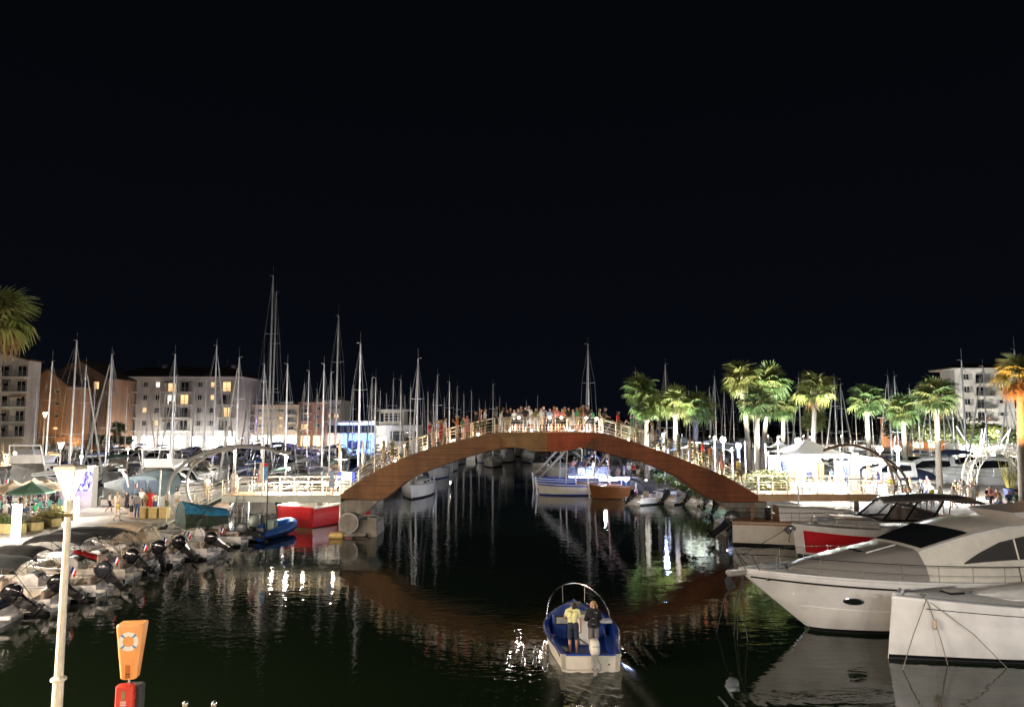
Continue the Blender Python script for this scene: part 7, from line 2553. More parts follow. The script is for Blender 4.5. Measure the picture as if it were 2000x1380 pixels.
# the cream lamp post on the raised quay, and its sisters along the same quay beside and behind the viewer
b = A(137, 940, 11.2)
pz = 6.36 - 3.85
LH = lantern('tall cream lantern lamp post beside the lifebuoy cabinet', (b.x, 11.2, pz), 260, WARM, 1.0)
NG = 'cream lantern lamp posts along the raised quay'
for k, (x, y, pw, col) in enumerate(((10.2, 9.6, 640, (1, .97, .95)), (16.5, 9.4, 640, (1, .97, .95)), (23.5, 9.0, 640, (1, .97, .93)), (-13.5, 9.4, 3600, (1, .80, .64)), (-21, 9.0, 4200, (1, .80, .64)), (-29, 9.0, 5000, (1, .80, .64)), (-8.5, -3.0, 1000, WARM), (-2.5, -4.0, 800, WARM), (4.5, -3.0, 700, WHITE), (11.0, -3.5, 700, WHITE), (4.9, 5.6, 420, WHITE))):
    lantern('cream lantern lamp post along the raised quay railing', (x, y, QN), pw, col, 1.0, NG)

for x, y, pw in ((-26.6, 21.5, 2200), (-27.2, 31.5, 1100)):  # lamps out of view, added to brighten the outboard boats
    lantern('unseen cream lantern lamp post added to light the outboard boats', (x, y, QL), pw, (1, .82, .64), 1.0, 'added lantern lamp posts on the boat row quay')
# lamps on the terrace quay and along the apartment fronts
def lamp_at(px, py, Y, gz, label, power, color=WARM, group=None):
    p = A(px, py, Y)
    h = p.z - gz
    s = h / 4.2
    return lantern(label, (p.x, Y, gz), power, color, s, group)


lamp_at(119, 866, 57, QL, 'white lantern lamp post behind the straw parasols', 2600, WHITE)
lamp_at(300, 955, 53.5, QL, 'low lantern lamp at the quay end planter', 10, WHITE) if False else None
AG = 'lantern lamps on the apartment quay'
for i, (px, py, Y, pw, col, nm) in enumerate(((88, 806, 120, 2600, WHITE, 'bright tall lamp before the brown gabled house'), (112, 852, 150, 2200, WARM, 'lamp post by the restaurant awnings'), (132, 850, 158, 2400, WARM, 'lamp post beside the dark palm'), (172, 852, 158, 2400, WARM, 'lamp post on the restaurant square'), (188, 851, 160, 2600, WARM, 'lamp post at the small lit tree'),
                                              (252, 862, 170, 5200, WHITE, 'lamp post at the first arcade arch'), (300, 850, 172, 5200, WHITE, 'lamp post before the middle arches'), (336, 860, 168, 6200, WHITE, 'star bright lamp post before the arcade'), (395, 858, 172, 4600, WHITE, 'lamp post before the last arcade arches'), (440, 856, 174, 4200, WHITE, 'lamp post at the arcade block corner'), (490, 858, 176, 6000, WHITE, 'glaring lamp post before the cream block'), (520, 860, 176, 6000, (1, .93, .8), 'glaring lamp post at the cream block shops'), (556, 858, 176, 4000, WARM, 'lamp post between cream and salmon blocks'), (604, 856, 178, 3200, WARM, 'lamp post before the salmon block'))):
    lamp_at(px, py, Y, 1.2, nm, pw * .2, col, AG)

# lamps on the market quay
RG = 'lamp columns on the market quay'


def column_lamp(px, py, Y, label, power, color, e, tube=True, gz=QR, h2=None):
    p = A(px, py, Y)
    h = p.z - gz
    root = thing('lamp_column', label, 'street lamp', (p.x, Y, gz), 0, RG)
    MB().lathe([(.14, 0), (.14, .05), (.075, .08), (.07, h - 1.5 if tube else h - .3)], 10).build('pole', M_GREYM, root)
    if tube:
        MB().lathe([(.09, h - 1.5), (.10, h - 1.45), (.10, h - .35), (.09, h - .3)], 10).build('light_tube', E_BLUE if color == BLUE else em('tube_cool', (.55, .68, 1.0), 9), root)
    MB().ball((0, 0, h), (.24, .24, .26), 12, 8).build('globe', e, root)
    MB().lathe([(.3, 0), (.2, .1), (.02, .13)], 10, 0, (0, 0, h + .24)).build('cap', M_GREYM, root)
    lamp(root, (0, -.42, h - .1), power, color, .16)
    return root


column_lamp(1297, 850, 73, 'blue glowing lamp column behind the bridge railing', 900, (.35, .45, 1), em('globe_blue', (.25, .4, 1.0), 22))
column_lamp(1442, 870, 64, 'blue white lamp column beside the straight palm', 700, (.5, .62, 1), em('globe_blue', (.25, .4, 1.0), 22))
column_lamp(1412, 858, 66, 'round glaring white lamp over the shade sails', 1500, WHITE, E_WHITE, False)
column_lamp(1558, 860, 70, 'tall cold white lamp column beside the market tent', 1500, COOL, E_COOL)
column_lamp(1718, 876, 62, 'square headed white floodlight behind the wide hoop', 1100, WHITE, E_WHITE, False)
column_lamp(1753, 876, 64, 'blue white lamp column before the dark palm', 1000, COOL, E_COOL)
column_lamp(1865, 958, 60, 'low globe lamp beside the strollers', 350, WARM, E_WARM, False) if False else None
# added ground spots standing before the palms to brighten their crowns
SPOT_AT = [(1256, 785, 79), (1319, 788, 75), (1361, 801, 76), (1448, 744, 78), (1479, 792, 72), (1504, 752, 80), (1530, 797, 84), (1592, 765, 72), (1692, 786, 76), (1763, 804, 77), (1829, 778, 69), (1992, 745, 54)]
for i, (px, py, Y, col, pw) in enumerate(((1262, 930, 78.5, (.75, .95, .8), 900), (1322, 930, 73.4, (1, .95, .6), 1100), (1361, 930, 74.2, (.9, 1, .6), 1000), (1458, 925, 74.0, (1, .95, .55), 1500), (1484, 930, 70.2, (.85, 1, .6), 1200), (1500, 925, 77, (.9, 1, .65), 1500), (1530, 925, 81.5, (.9, 1, .7), 900), (1594, 930, 76.5, (1, .95, .6), 1100), (1692, 930, 73.5, (.8, 1, .75), 1300), (1764, 930, 74.8, (.8, 1, .8), 900), (1826, 945, 66.5, (1, .95, .75), 900), (1990, 975, 52.4, (1, .42, .14), 1500))):
    p = A(px, py, Y - 3.2)
    u = thing('ground_spot', 'small added ground spotlight brightening a palm tree crown', 'spotlight', (p.x, p.y, QR), 0, 'added ground spotlights before the palms')
    MB().lathe([(.14, 0), (.17, .05), (.15, .22), (.12, .22)], 10).build('housing', M_GREYM, u)
    MB().lathe([(.11, .2), (.12, .23), (.02, .25)], 10).build('lens', E_WHITE, u)
    cp = A(*SPOT_AT[i])
    spot(u, (0, 0, .4), (cp.x - p.x, cp.y - p.y, cp.z - QR), pw * 17.0, col if px > 1900 else tuple(.5 + .5 * q for q in col), 42)
# tree and building spots
for px, py, Y, col, pw, lab in ((-20, 985, 39.2, (1, .85, .45), 1100, 'added amber ground spotlight brightening the drooping palm crown'), (1835, 872, 133, (1, .85, .5), 2600, 'warm ground spotlight before the umbrella pine'), (1925, 872, 129, (.7, 1, .85), 2200, 'greenish ground spotlight under the round tree'), (1850, 872, 168, (1, .5, .2), 3800, 'orange ground spotlight before the orange house'), (1905, 878, 138, (1, .93, .82), 7000, 'white ground spotlight before the white apartment block'), (1985, 880, 136, (1, .93, .82), 7000, 'white ground spotlight at the white block corner')):
    p = A(px, py, Y)
    gz = QL if px < 100 else 1.2
    u = thing('ground_spot', lab, 'spotlight', (p.x, p.y, gz))
    MB().lathe([(.14, 0), (.17, .05), (.15, .22), (.12, .22)], 10).build('housing', M_GREYM, u)
    MB().lathe([(.11, .2), (.12, .23), (.02, .25)], 10).build('lens', E_WARM, u)
    if px < 100:
        cp = A(-8, 640, 40)
        spot(u, (0, 0, .4), (cp.x - p.x, cp.y - p.y, cp.z - gz), pw, col, 40)  # added spot, put here to brighten the drooping crown
    else:
        lamp(u, (0, 0, .6), pw * .45, col, .15)
# low pontoon lamps added to brighten the marina; only a few match visible lights
for px, Y, pw in ((30, 84, 420), (160, 76, 380), (250, 98, 420), (330, 78, 380), (458, 88, 420), (560, 74, 380), (700, 86, 420), (790, 112, 420), (880, 140, 420), (1185, 112, 300), (1640, 110, 420), (1880, 92, 300)):
    p = A(px, 880, Y)
    o = thing('dock_lamp', 'slim pontoon lamp added to brighten the moored boats', 'lamp', (p.x, Y, .2), 0, 'added pontoon lamps among the boats')
    MB().lathe([(.12, -.6), (.12, 0), (.05, .05), (.05, 3.6)], 8).build('post', M_WHITEPAINT, o)
    MB().lathe([(.10, 3.6), (.13, 3.65), (.13, 3.85), (.10, 3.9)], 10).build('bulb', em('bulb_pontoon', (1, .95, .88), 12), o)
    MB().lathe([(.2, 3.92), (.18, 3.97), (.02, 4.0)], 10).build('cap', M_GREYM, o)
    lamp(o, (0, -.3, 3.7), pw, (1, .95, .88), .1)
# small far lamps beyond the marina behind the palms
FG = 'far lamps beyond the palms'
for i, (px, py) in enumerate(((1386, 851), (1398, 852), (1500, 849), (1522, 851), (1569, 850), (1582, 852), (1643, 850), (1661, 851), (1705, 853), (1776, 853), (1814, 860), (1836, 857), (1948, 841))):
    p = A(px, py, 200)
    lantern('small far lamp post along the marina road behind the palms', (p.x, 200, p.z - 4.2), 1300, (1, .9, .8), 1.0, FG) if px < 1800 else lamp_at(px, py, 128, 1.2, 'far lamp post before the ' + ('orange house' if px < 1830 else ('umbrella pine' if px < 1900 else 'white apartment block')), 1500, WARM)
for ch in list(LAMP_P.children):
    bpy.data.objects.remove(ch)
bpy.data.objects.remove(LAMP_P)


# ------------------------------------------------------------------ lifebuoy cabinet and rescue post on the raised quay
def cabinet():
    c = A(256, 1270, 9.7)
    root = thing('lifebuoy_cabinet', 'orange tapered lifebuoy cabinet with a printed white and blue ring', 'lifebuoy cabinet', (c.x, 9.7, 0), R(8))
    org = pm('orange_plastic', (.80, .34, .10), .38, var=.06, scale=3, coat=.2)
    zt, zb = A(256, 1215, 9.7).z, A(256, 1323, 9.7).z
    rings = []
    for u, k in ((0, .90), (.02, 1.0), (.97, 1.0), (1.0, .93)):
        w = (.098 + .068 * u) * k
        d = (.07 + .05 * u) * k
        z = zb + (zt - zb) * u
        rings.append([(-w + .03, -d, z), (w - .03, -d, z), (w, -d + .03, z), (w * .98, d, z), (-w * .98, d, z), (-w, -d + .03, z)])
    MB().loft(rings).build('shell', org, root, ang=30)
    # ring print: thin raised disc ring in white with four blue bands
    zc = zb + (zt - zb) * .70
    u = .70
    d = .07 + .05 * u
    slope = math.atan(.05 / (zt - zb))
    rot = Matrix.Rotation(R(90) + slope, 3, 'X')
    ring = []
    nseg = 48
    wmb = MB()
    for k in range(nseg):
        a0, a1 = 2 * math.pi * k / nseg, 2 * math.pi * (k + 1) / nseg
        am = math.degrees((a0 + a1) / 2) % 90
        mi = 1 if 38 < am < 52 else 0
        q = [rot @ Vector((r_ * math.cos(a), r_ * math.sin(a), .004)) + Vector((0, -d, zc)) for r_, a in ((.068, a0), (.122, a0), (.122, a1), (.068, a1))]
        wmb.add(q, [(0, 1, 2, 3)], mi)
    wmb.build('ring_print', [pm('print_white', (.74, .72, .66), .5, var=.03), pm('print_blue', (.08, .25, .52), .5, var=.03)], root, False)
    MB().box((0, -.086, zb + .10), (.055, .008, .17), rot=Matrix.Rotation(slope, 3, 'X')).build('label_strip', pm('deep_orange', (.52, .14, .03), .5), root, False)
    MB().box((0, -.092, zb + .075), (.05, .006, .012)).build('label_print', M_DARK, root, False)
    MB().box((0, -.089, zb + .045), (.05, .006, .008)).build('label_print', M_DARK, root, False)
    MB().tube([(0, 0, zb), (0, 0, zb - .08)], .02, 8).build('neck', M_STEEL, root)
    c2 = A(246, 1350, 9.7)
    r2 = thing('rescue_post', 'red call box on a dark post below the lifebuoy cabinet', 'call box', (c2.x, 9.7, 0), R(8))
    red = pm('red_box', (.62, .05, .03), .35, var=.06, coat=.2)
    MB().bbox((.05, .10, zb - .08 - .75), (.26, .16, 1.45), .02).build('post', M_DARK, r2)
    z1 = zb - .07
    MB().bbox((0, -.02, z1 - .45), (.215, .12, .9), .02).build('box', red, r2)
    MB().box((0, -.084, z1 - .12), (.05, .012, .11)).build('window', pm('amber_window', (.28, .16, .08), .3), r2, False)
    MB().box((0, -.082, z1 - .33), (.075, .008, .10)).build('window', pm('beige_window', (.5, .36, .22), .4), r2, False)
    for k in range(4):
        MB().box((0, -.082, z1 - .20 - .022 * k), (.07 if k < 3 else .035, .005, .010)).build('label_print', M_WHITEPAINT, r2, False)
    for z in (.13, .17):
        MB().box((.118, -.03, z1 - z), (.02, .05, .018)).build('hinge', red, r2, False)
    MB().box((0.05, .1, QN + .05), (.4, .35, .1)).build('foot', M_DARK, r2, False)


cabinet()
for k, px in enumerate((362, 418)):
    p = A(px, 1371, 10.6)
    o = thing('railing_post', 'round topped steel railing post on the raised quay', 'railing post', (p.x, 10.6, QN), 0, 'railing posts on the raised quay')
    h = p.z - QN
    MB().lathe([(.06, 0), (.06, .02), (.03, .03), (.03, h - .06), (.042, h - .04), (.042, h - .01), (.03, h + .015), (.01, h + .025)], 12).build('post', M_STEEL, o)
    MB().tube([(-.4, 0, h * .35), (.4, 0, h * .35)], .016, 6).build('rail', M_STEEL, o)

# ------------------------------------------------------------------ terrace: parasols, tables, planters, screen, light pillars
M_STRAW = pm('straw_canvas', (.52, .40, .26), .9, var=.2, scale=5, bump=.01, bscale=20)
M_GREENC = pm('green_canvas', (.10, .20, .14), .9, var=.2, scale=5)


def parasol(label, px, py, Y, mat, w=2.9, gz=QL):
    p = A(px, py, Y)
    h = p.z - gz
    root = thing('parasol', label, 'parasol', (p.x, Y, gz), R(20), 'parasols over the restaurant terrace')
    MB().tube([(0, 0, 0), (0, 0, h)], .035, 8).build('pole', M_GREYM, root)
    n = 8
    rings = []
    for r_, z in ((w / 2, h - .72), (w / 2 * .98, h - .60), (w * .27, h - .28), (.05, h)):
        rings.append([(r_ * math.cos(2 * math.pi * k / n), r_ * math.sin(2 * math.pi * k / n), z) for k in range(n)])
    MB().loft(rings, True, False).build('canopy', mat, root, False)
    MB().lathe([(w * .13, h - .18), (.03, h + .12)], 8).build('vent', mat, root)
    for k in range(n):
        a = 2 * math.pi * k / n
        MB().tube([(w / 2 * .97 * math.cos(a), w / 2 * .97 * math.sin(a), h - .64), (.04 * math.cos(a), .04 * math.sin(a), h - .05)], .012, 4).build('rib', M_TEAK, root)
    MB().bbox((0, 0, .06), (.6, .6, .12), .04).build('base', M_CONC, root)


parasol('straw coloured parasol with a fringe over the first tables', 26, 940, 52, M_STRAW, 3.4)
parasol('green and straw parasol between two pale ones', 62, 942, 50, M_GREENC, 3.0)
parasol('pale straw parasol behind the green one', 67, 936, 56, M_STRAW, 3.2)
parasol('pale straw parasol beside the lamp post', 92, 937, 53, M_STRAW, 3.2)
parasol('small white lit parasol on the restaurant square', 187, 873, 150, M_WHITEC, 3.2, 1.2)
parasol('pale parasol by the restaurant awnings', 139, 868, 148, M_STRAW, 4.2, 1.2)
for i, (px, py) in enumerate(((20, 1004), (52, 1006), (72, 1002), (92, 1000))):
    g = G(px, py, QL)
    t = thing('table', 'dark square terrace table laid for guests', 'table', (g.x, g.y, QL), R(10 * i), 'tables on the restaurant terrace')
    MB().bbox((0, 0, .74), (.85, .85, .04), .015).build('table_top', M_DARK, t)
    MB().tube([(0, 0, 0), (0, 0, .73)], .035, 8).build('leg', M_GREYM, t)
    MB().bbox((0, 0, .02), (.5, .5, .04), .01).build('base', M_GREYM, t)
    for s in (-1, 1):
        ch = thing('chair', 'teal woven terrace chair at a dark table', 'chair', (g.x + s * .75, g.y - .1 * s, QL), R(90 * s), 'chairs on the restaurant terrace')
        tm = pm('teal_weave', (.10, .30, .26), .7, var=.2, scale=20)
        MB().bbox((0, 0, .45), (.48, .48, .05), .02).build('seat', tm, ch)
        MB().bbox((0, -.22, .72), (.48, .05, .5), .02).build('backrest', tm, ch)
        for a in (-.2, .2):
            for b2 in (-.2, .2):
                MB().tube([(a, b2, 0), (a, b2, .44)], .015, 5).build('leg', M_GREYM, ch)
M_PLANT = pm('yellow_planter', (.52, .44, .20), .8, var=.15, scale=3)
M_GRASSY = [pm('planter_grass', (.20, .19, .07), .7, var=.3, scale=6), pm('planter_grass_light', (.30, .26, .12), .7, var=.2, scale=6)]


def planter(label, px, py, w, d, h, rz, grass=True, mat=None, gz=QL, tall=.55, cols=None):
    g = G(px, py, gz)
    root = thing('planter', label, 'planter', (g.x, g.y, gz), rz, 'planters along the terrace')
    mb = MB()
    mb.bbox((0, 0, h / 2), (w, d, h), .03)
    mb.build('box', mat or M_PLANT, root)
    MB().box((0, 0, h + .004), (w - .1, d - .1, .01)).build('soil', pm('soil', (.03, .022, .015), .95), root, False)
    if grass:
        r_ = random.Random(px)
        gm = MB()
        for k in range(int(150 * w)):
            x, y = r_.uniform(-w / 2, w / 2) * .9, r_.uniform(-d / 2, d / 2) * .8
            l, a = tall * r_.uniform(.5, 1.2), r_.uniform(0, 6.28)
            dx, dy = math.cos(a) * l * .35, math.sin(a) * l * .35
            gm.add([(x - .012, y, h), (x + .012, y, h), (x + dx * .5 + .01, y + dy * .5, h + l * .7), (x + dx, y + dy, h + l), (x + dx * .5 - .01, y + dy * .5, h + l * .7)], [(0, 1, 2, 3, 4)], r_.randrange(2))
        go = gm.build('foliage', cols or M_GRASSY, root, False, recalc=False)
        go['kind'] = 'stuff'
    return root


planter('long yellow planter of dry grasses nearest the parasols'.replace('nearest', 'below'), 116, 1012, 3.2, .6, .5, R(-38), tall=.38)
planter('long yellow planter of grasses beside the low lamp pillar', 92, 1024, 3.0, .6, .5, R(-38), tall=.38)
planter('yellow corner planter with low yellow shrubs', 66, 1034, 1.2, .7, .5, R(-38), tall=.3)
planter('yellow planter with spiky green leaves at the terrace edge', 12, 1040, 2.4, .8, .6, R(-20), cols=M_LEAF, tall=.55)
for k, px in enumerate((279, 301, 321)):
    g = G(px, 1011, QL)
    o = thing('bollard_box', 'yellow wooden box bollard at the quay end, ' + ('first by the crowd' if k == 0 else ('middle of three' if k == 1 else 'third by the ramp')), 'bollard', (g.x, g.y, QL))
    MB().bbox((0, 0, .36), (.58, .5, .72), .03).build('box', M_PLANT, o)
    for q in range(4):
        MB().box((-.21 + .14 * q, -.256, .36), (.12, .012, .66)).build('slat', pm('box_slat', (.46, .34, .14), .8, var=.2), o, False)
    MB().box((0, 0, .735), (.62, .54, .03)).build('lid', M_PLANT, o, False)
g = G(310, 1008, QL)
o = thing('pole', 'slim grey steel pole standing by the yellow boxes', 'pole', (g.x, g.y, QL))
MB().tube([(0, 0, 0), (0, 0, 3.3)], .06, 8).build('shaft', M_GREYM, o)
MB().lathe([(.12, 0), (.12, .03), (.06, .06)], 10).build('base', M_GREYM, o)
for px, py, h, lab, pw in ((146, 1012, 1.35, 'square white light pillar beside the cream lamp post', 300), (30, 1052, 1.9, 'glowing white light pillar at the terrace steps', 220)):
    g = G(px, py, QL)
    o = thing('light_pillar', lab, 'light pillar', (g.x, g.y, QL))
    MB().bbox((0, 0, h / 2 + .05), (.34, .34, h), .02).build('glass_shaft', em('pillar_white', (1.0, .95, .86), 4.0, True), o)
    MB().bbox((0, 0, h + .09), (.42, .42, .07), .02).build('cap', M_WHITEPAINT, o)
    MB().bbox((0, 0, .03), (.46, .46, .06), .02).build('base', M_WHITEPAINT, o)
    lamp(o, (.0, -.5, h * .8), pw, WHITE, .15)
# video screen in a white kiosk
p0, p1 = A(122, 1000, 58), A(186, 1000, 58)
o = thing('video_screen', 'white kiosk with a glowing violet video screen', 'screen', (p0.x, 57.4, QL))
w = p1.x - p0.x
MB().bbox((w / 2, .4, 1.6), (w, .8, 3.2), .03).build('kiosk', M_WHITEPAINT, o)
sm = bpy.data.materials.new('screen_image')
sm.use_nodes = True
sn, sl_ = sm.node_tree.nodes, sm.node_tree.links
sn.remove(sn['Principled BSDF'])
e = sn.new('ShaderNodeEmission'); tcx = sn.new('ShaderNodeTexCoord'); mpx = sn.new('ShaderNodeMapping'); nzx = sn.new('ShaderNodeTexNoise'); rpx = sn.new('ShaderNodeValToRGB')
mpx.inputs['Scale'].default_value = (3.0, 1, 1.1); nzx.inputs['Scale'].default_value = 2.2; nzx.inputs['Detail'].default_value = 6
sl_.new(tcx.outputs['Object'], mpx.inputs[0]); sl_.new(mpx.outputs[0], nzx.inputs['Vector']); sl_.new(nzx.outputs['Fac'], rpx.inputs[0]); sl_.new(rpx.outputs[0], e.inputs[0]); sl_.new(e.outputs[0], sn['Material Output'].inputs[0])
rpx.color_ramp.elements[0].color = (.02, .02, .06, 1); rpx.color_ramp.elements[0].position = .40
rpx.color_ramp.elements[1].color = (.9, .9, 1, 1); rpx.color_ramp.elements[1].position = .66
ne = rpx.color_ramp.elements.new(.54); ne.color = (.20, .16, .62, 1)
e.inputs[1].default_value = 1.6
MB().box((w * .56, -.03, 2.05), (w * .84, .04, 1.5)).build('screen', sm, o, False)
lamp(o, (w * .75, -.8, 2.2), 60, (.55, .45, 1), .2)

# blue cover boat on a trolley beside the ramp, blue tarpaulin heap
g = A(404, 1018, 47.6)
o = thing('covered_dinghy', 'upturned dinghy under a blue tarpaulin and green netting beside the ramp', 'dinghy', (g.x - .9, 47.6, .75), R(-48), scale=.9)
dome = lambda a, u: (1.15 * math.cos(R(a)) * (1 - .45 * u * u), -.9 + 3.3 * u, .1 + (1.75 - .8 * u) * max(0, math.sin(R(a))) ** .7 + .04 * math.sin(a * .21 + u * 9))
MB().sheet([[dome(a, u) for a in range(28, 181, 9)] for u in [i / 10 for i in range(11)]], 0, .05).build('tarpaulin', pm('blue_tarp', (.03, .24, .46), .55, var=.25, scale=3, bump=.02, bscale=5), o, ang=60)
MB().loft([[tuple(.97 * q if k_ < 2 else q - .06 for k_, q in enumerate(dome(a, u))) for a in range(0, 181, 12)] for u in [i / 8 for i in range(9)]], True).build('hull', pm('dark_green_hull', (.03, .05, .035), .7, var=.3), o, ang=60)
nt = MB()
r_ = random.Random(4)
for k in range(90):
    a = r_.uniform(0, 180)
    u = r_.uniform(0, .5)
    p, q = Vector(dome(a, u)), Vector(dome(max(0, a - r_.uniform(15, 50)), u + r_.uniform(-.15, .2)))
    nt.tube([p * 1.02, (p + q) * .52, q * 1.03], .012, 3)
nt.build('netting', pm('green_net', (.05, .09, .05), .9, var=.3), o)
# wooden jetty under the covered dinghy
g = A(420, 1030, 47)
o = thing('jetty', 'low wooden plank jetty below the gangway', 'jetty', (g.x - .5, 45.6, .42), R(0))
for k in range(14):
    MB().bbox((-2.6 + .4 * k, .8, 0), (.37, 3.4, .07), .015).build('plank', pm('jetty_plank', (.36, .25, .14), .75, var=.25, scale=3, stretch=(1, .3, 1)), o)
for x in (-2.4, 2.4):
    for y in (-.6, 2.2):
        MB().tube([(x, y, -1.6), (x, y, .25)], .11, 8).build('pile', M_CONC, o)
MB().bbox((.3, 1.0, .16), (2.2, .9, .24), .03).build('box', pm('jetty_box', (.44, .30, .15), .75, var=.2), o)

# ladder, banner posts and flags on the gangway
g = A(462, 975, BY0 - .25)
o = thing('ladder', 'galvanised steel ladder hanging down from the gangway', 'ladder', (g.x, g.y, -.6))
for s in (0, .45):
    MB().tube([(s, 0, 0), (s, 0, 3.3)], .025, 6).build('rail', M_STEEL, o)
for k in range(8):
    MB().tube([(-.12, 0, .3 + .38 * k), (.57, 0, .3 + .38 * k)], .018, 5).build('rung', M_STEEL, o)
for px, h, m3, lab in ((446, 2.0, [M_FB, M_FW, M_FB], 'blue and white flag furled on the gangway post'), (497, 2.3, [M_FB, M_FW, M_FR], 'blue white and red flag hanging over the gangway rail'), (505, 1.7, [M_FW, M_FR, M_FW], 'red and white flag drooping on the gangway'), (414, 1.6, [M_WHITEC, M_FB, M_WHITEC], 'white pennant with blue hem at the ramp')):
    p = A(px, 966, BY0 + .3)
    o = thing('flag', lab, 'flag', (p.x, BY0 + .25, GLZ))
    flag(o, (0, 0, 0), h, .9, m3, .02, .85)
for px, lab in ((512, 'white banner post with a blue printed panel on the gangway'),):
    p = A(px, 966, BY0 + .2)
    o = thing('banner_post', lab, 'sign', (p.x, BY0 + .2, GLZ))
    MB().tube([(0, 0, -.4), (0, 0, 3.9)], .07, 8).build('post', M_WHITEPAINT, o)
    MB().box((-.12, -.05, 1.55), (.18, .03, 1.2)).build('panel', pm('banner_pale', (.62, .55, .42), .7), o, False)
    MB().box((.20, -.05, 1.55), (.24, .03, 1.2)).build('panel', pm('banner_blue', (.12, .30, .58), .7, var=.4, scale=6), o, False)
    MB().box((.20, -.055, 2.02), (.24, .03, .22)).build('panel', M_FR, o, False)
    MB().bbox((-.3, -.1, 6.2 - GLZ + 1.0), (.01, .01, .01), .001) if False else None
# awning lit white over the fishing boat cabin
p0 = A(575, 945, 54.5)
o = thing('awning', 'cream fabric awning stretched behind the gangway railing', 'awning', (p0.x - 3.4, 54.2, 2.6))
MB().sheet([[(7.0 * u, 1.5 * v, .15 + .35 * math.sin(u * 3.0) * (1 - .4 * v) + .1 * v) for v in (0, .33, .66, 1)] for u in [i / 10 for i in range(11)]], 0, .03).build('fabric', M_WHITEC, o, ang=60)
for x in (.1, 3.5, 6.9):
    MB().tube([(x, .1, -2.6), (x, .1, .25)], .05, 6).build('pole', M_WHITEPAINT, o)
lamp(o, (3.2, -.7, 1.5), 1500, (1, .9, .7), .1)
MB().ball((3.2, -.5, 1.5), (.11, .11, .11), 10, 6).build('bulb', E_WHITE, o)

# ------------------------------------------------------------------ market quay: tents, sails, stalls, dock, ride, arch
def shade_sail(label, corners, mat, sag=.5):
    c = [A(px, py, Y) for px, py, Y in corners]
    o0 = sum(c, Vector()) / 4
    root = thing('shade_sail', label, 'shade sail', (o0.x, o0.y, QR), 0, 'shade sails on the market quay')
    base = Vector((o0.x, o0.y, QR))
    grid = []
    for i in range(9):
        row = []
        for j in range(9):
            u, v = i / 8, j / 8
            pu = u + .0
            p = c[0] * (1 - u) * (1 - v) + c[1] * u * (1 - v) + c[2] * u * v + c[3] * (1 - u) * v
            cen = (u * (1 - u) + v * (1 - v)) * 4 * .5
            edge = 4 * (u * (1 - u) * (abs(2 * v - 1) ** 3) + v * (1 - v) * (abs(2 * u - 1) ** 3))
            p = p.lerp(o0, .16 * edge)
            p.z -= sag * (u * (1 - u) + v * (1 - v)) * .8
            row.append(p - base)
        grid.append(row)
    MB().sheet(grid, 0, .02).build('fabric', mat, root, ang=80)
    for p in c:
        q = p - base
        MB().tube([(q.x, q.y, 0), (q.x, q.y, q.z + .3)], .07, 8).build('mast', M_WHITEPAINT, root)


shade_sail('grey shade sail stretched above the crowd by the bridge', [(1330, 862, 76), (1395, 857, 66), (1455, 868, 70), (1400, 862, 84)], M_GREYC)
shade_sail('second grey shade sail beside the dense green palm', [(1372, 868, 70), (1392, 858, 80), (1470, 870, 82), (1430, 880, 66)], M_GREYC)
shade_sail('pale pointed shade sail beside the market tent', [(1495, 872, 70), (1519, 858, 66), (1562, 878, 68), (1530, 870, 78)], M_WHITEC)
shade_sail('blue grey shade sail behind the banded palm', [(1305, 880, 74), (1332, 852, 80), (1390, 872, 86), (1345, 868, 72)], M_GREYC)


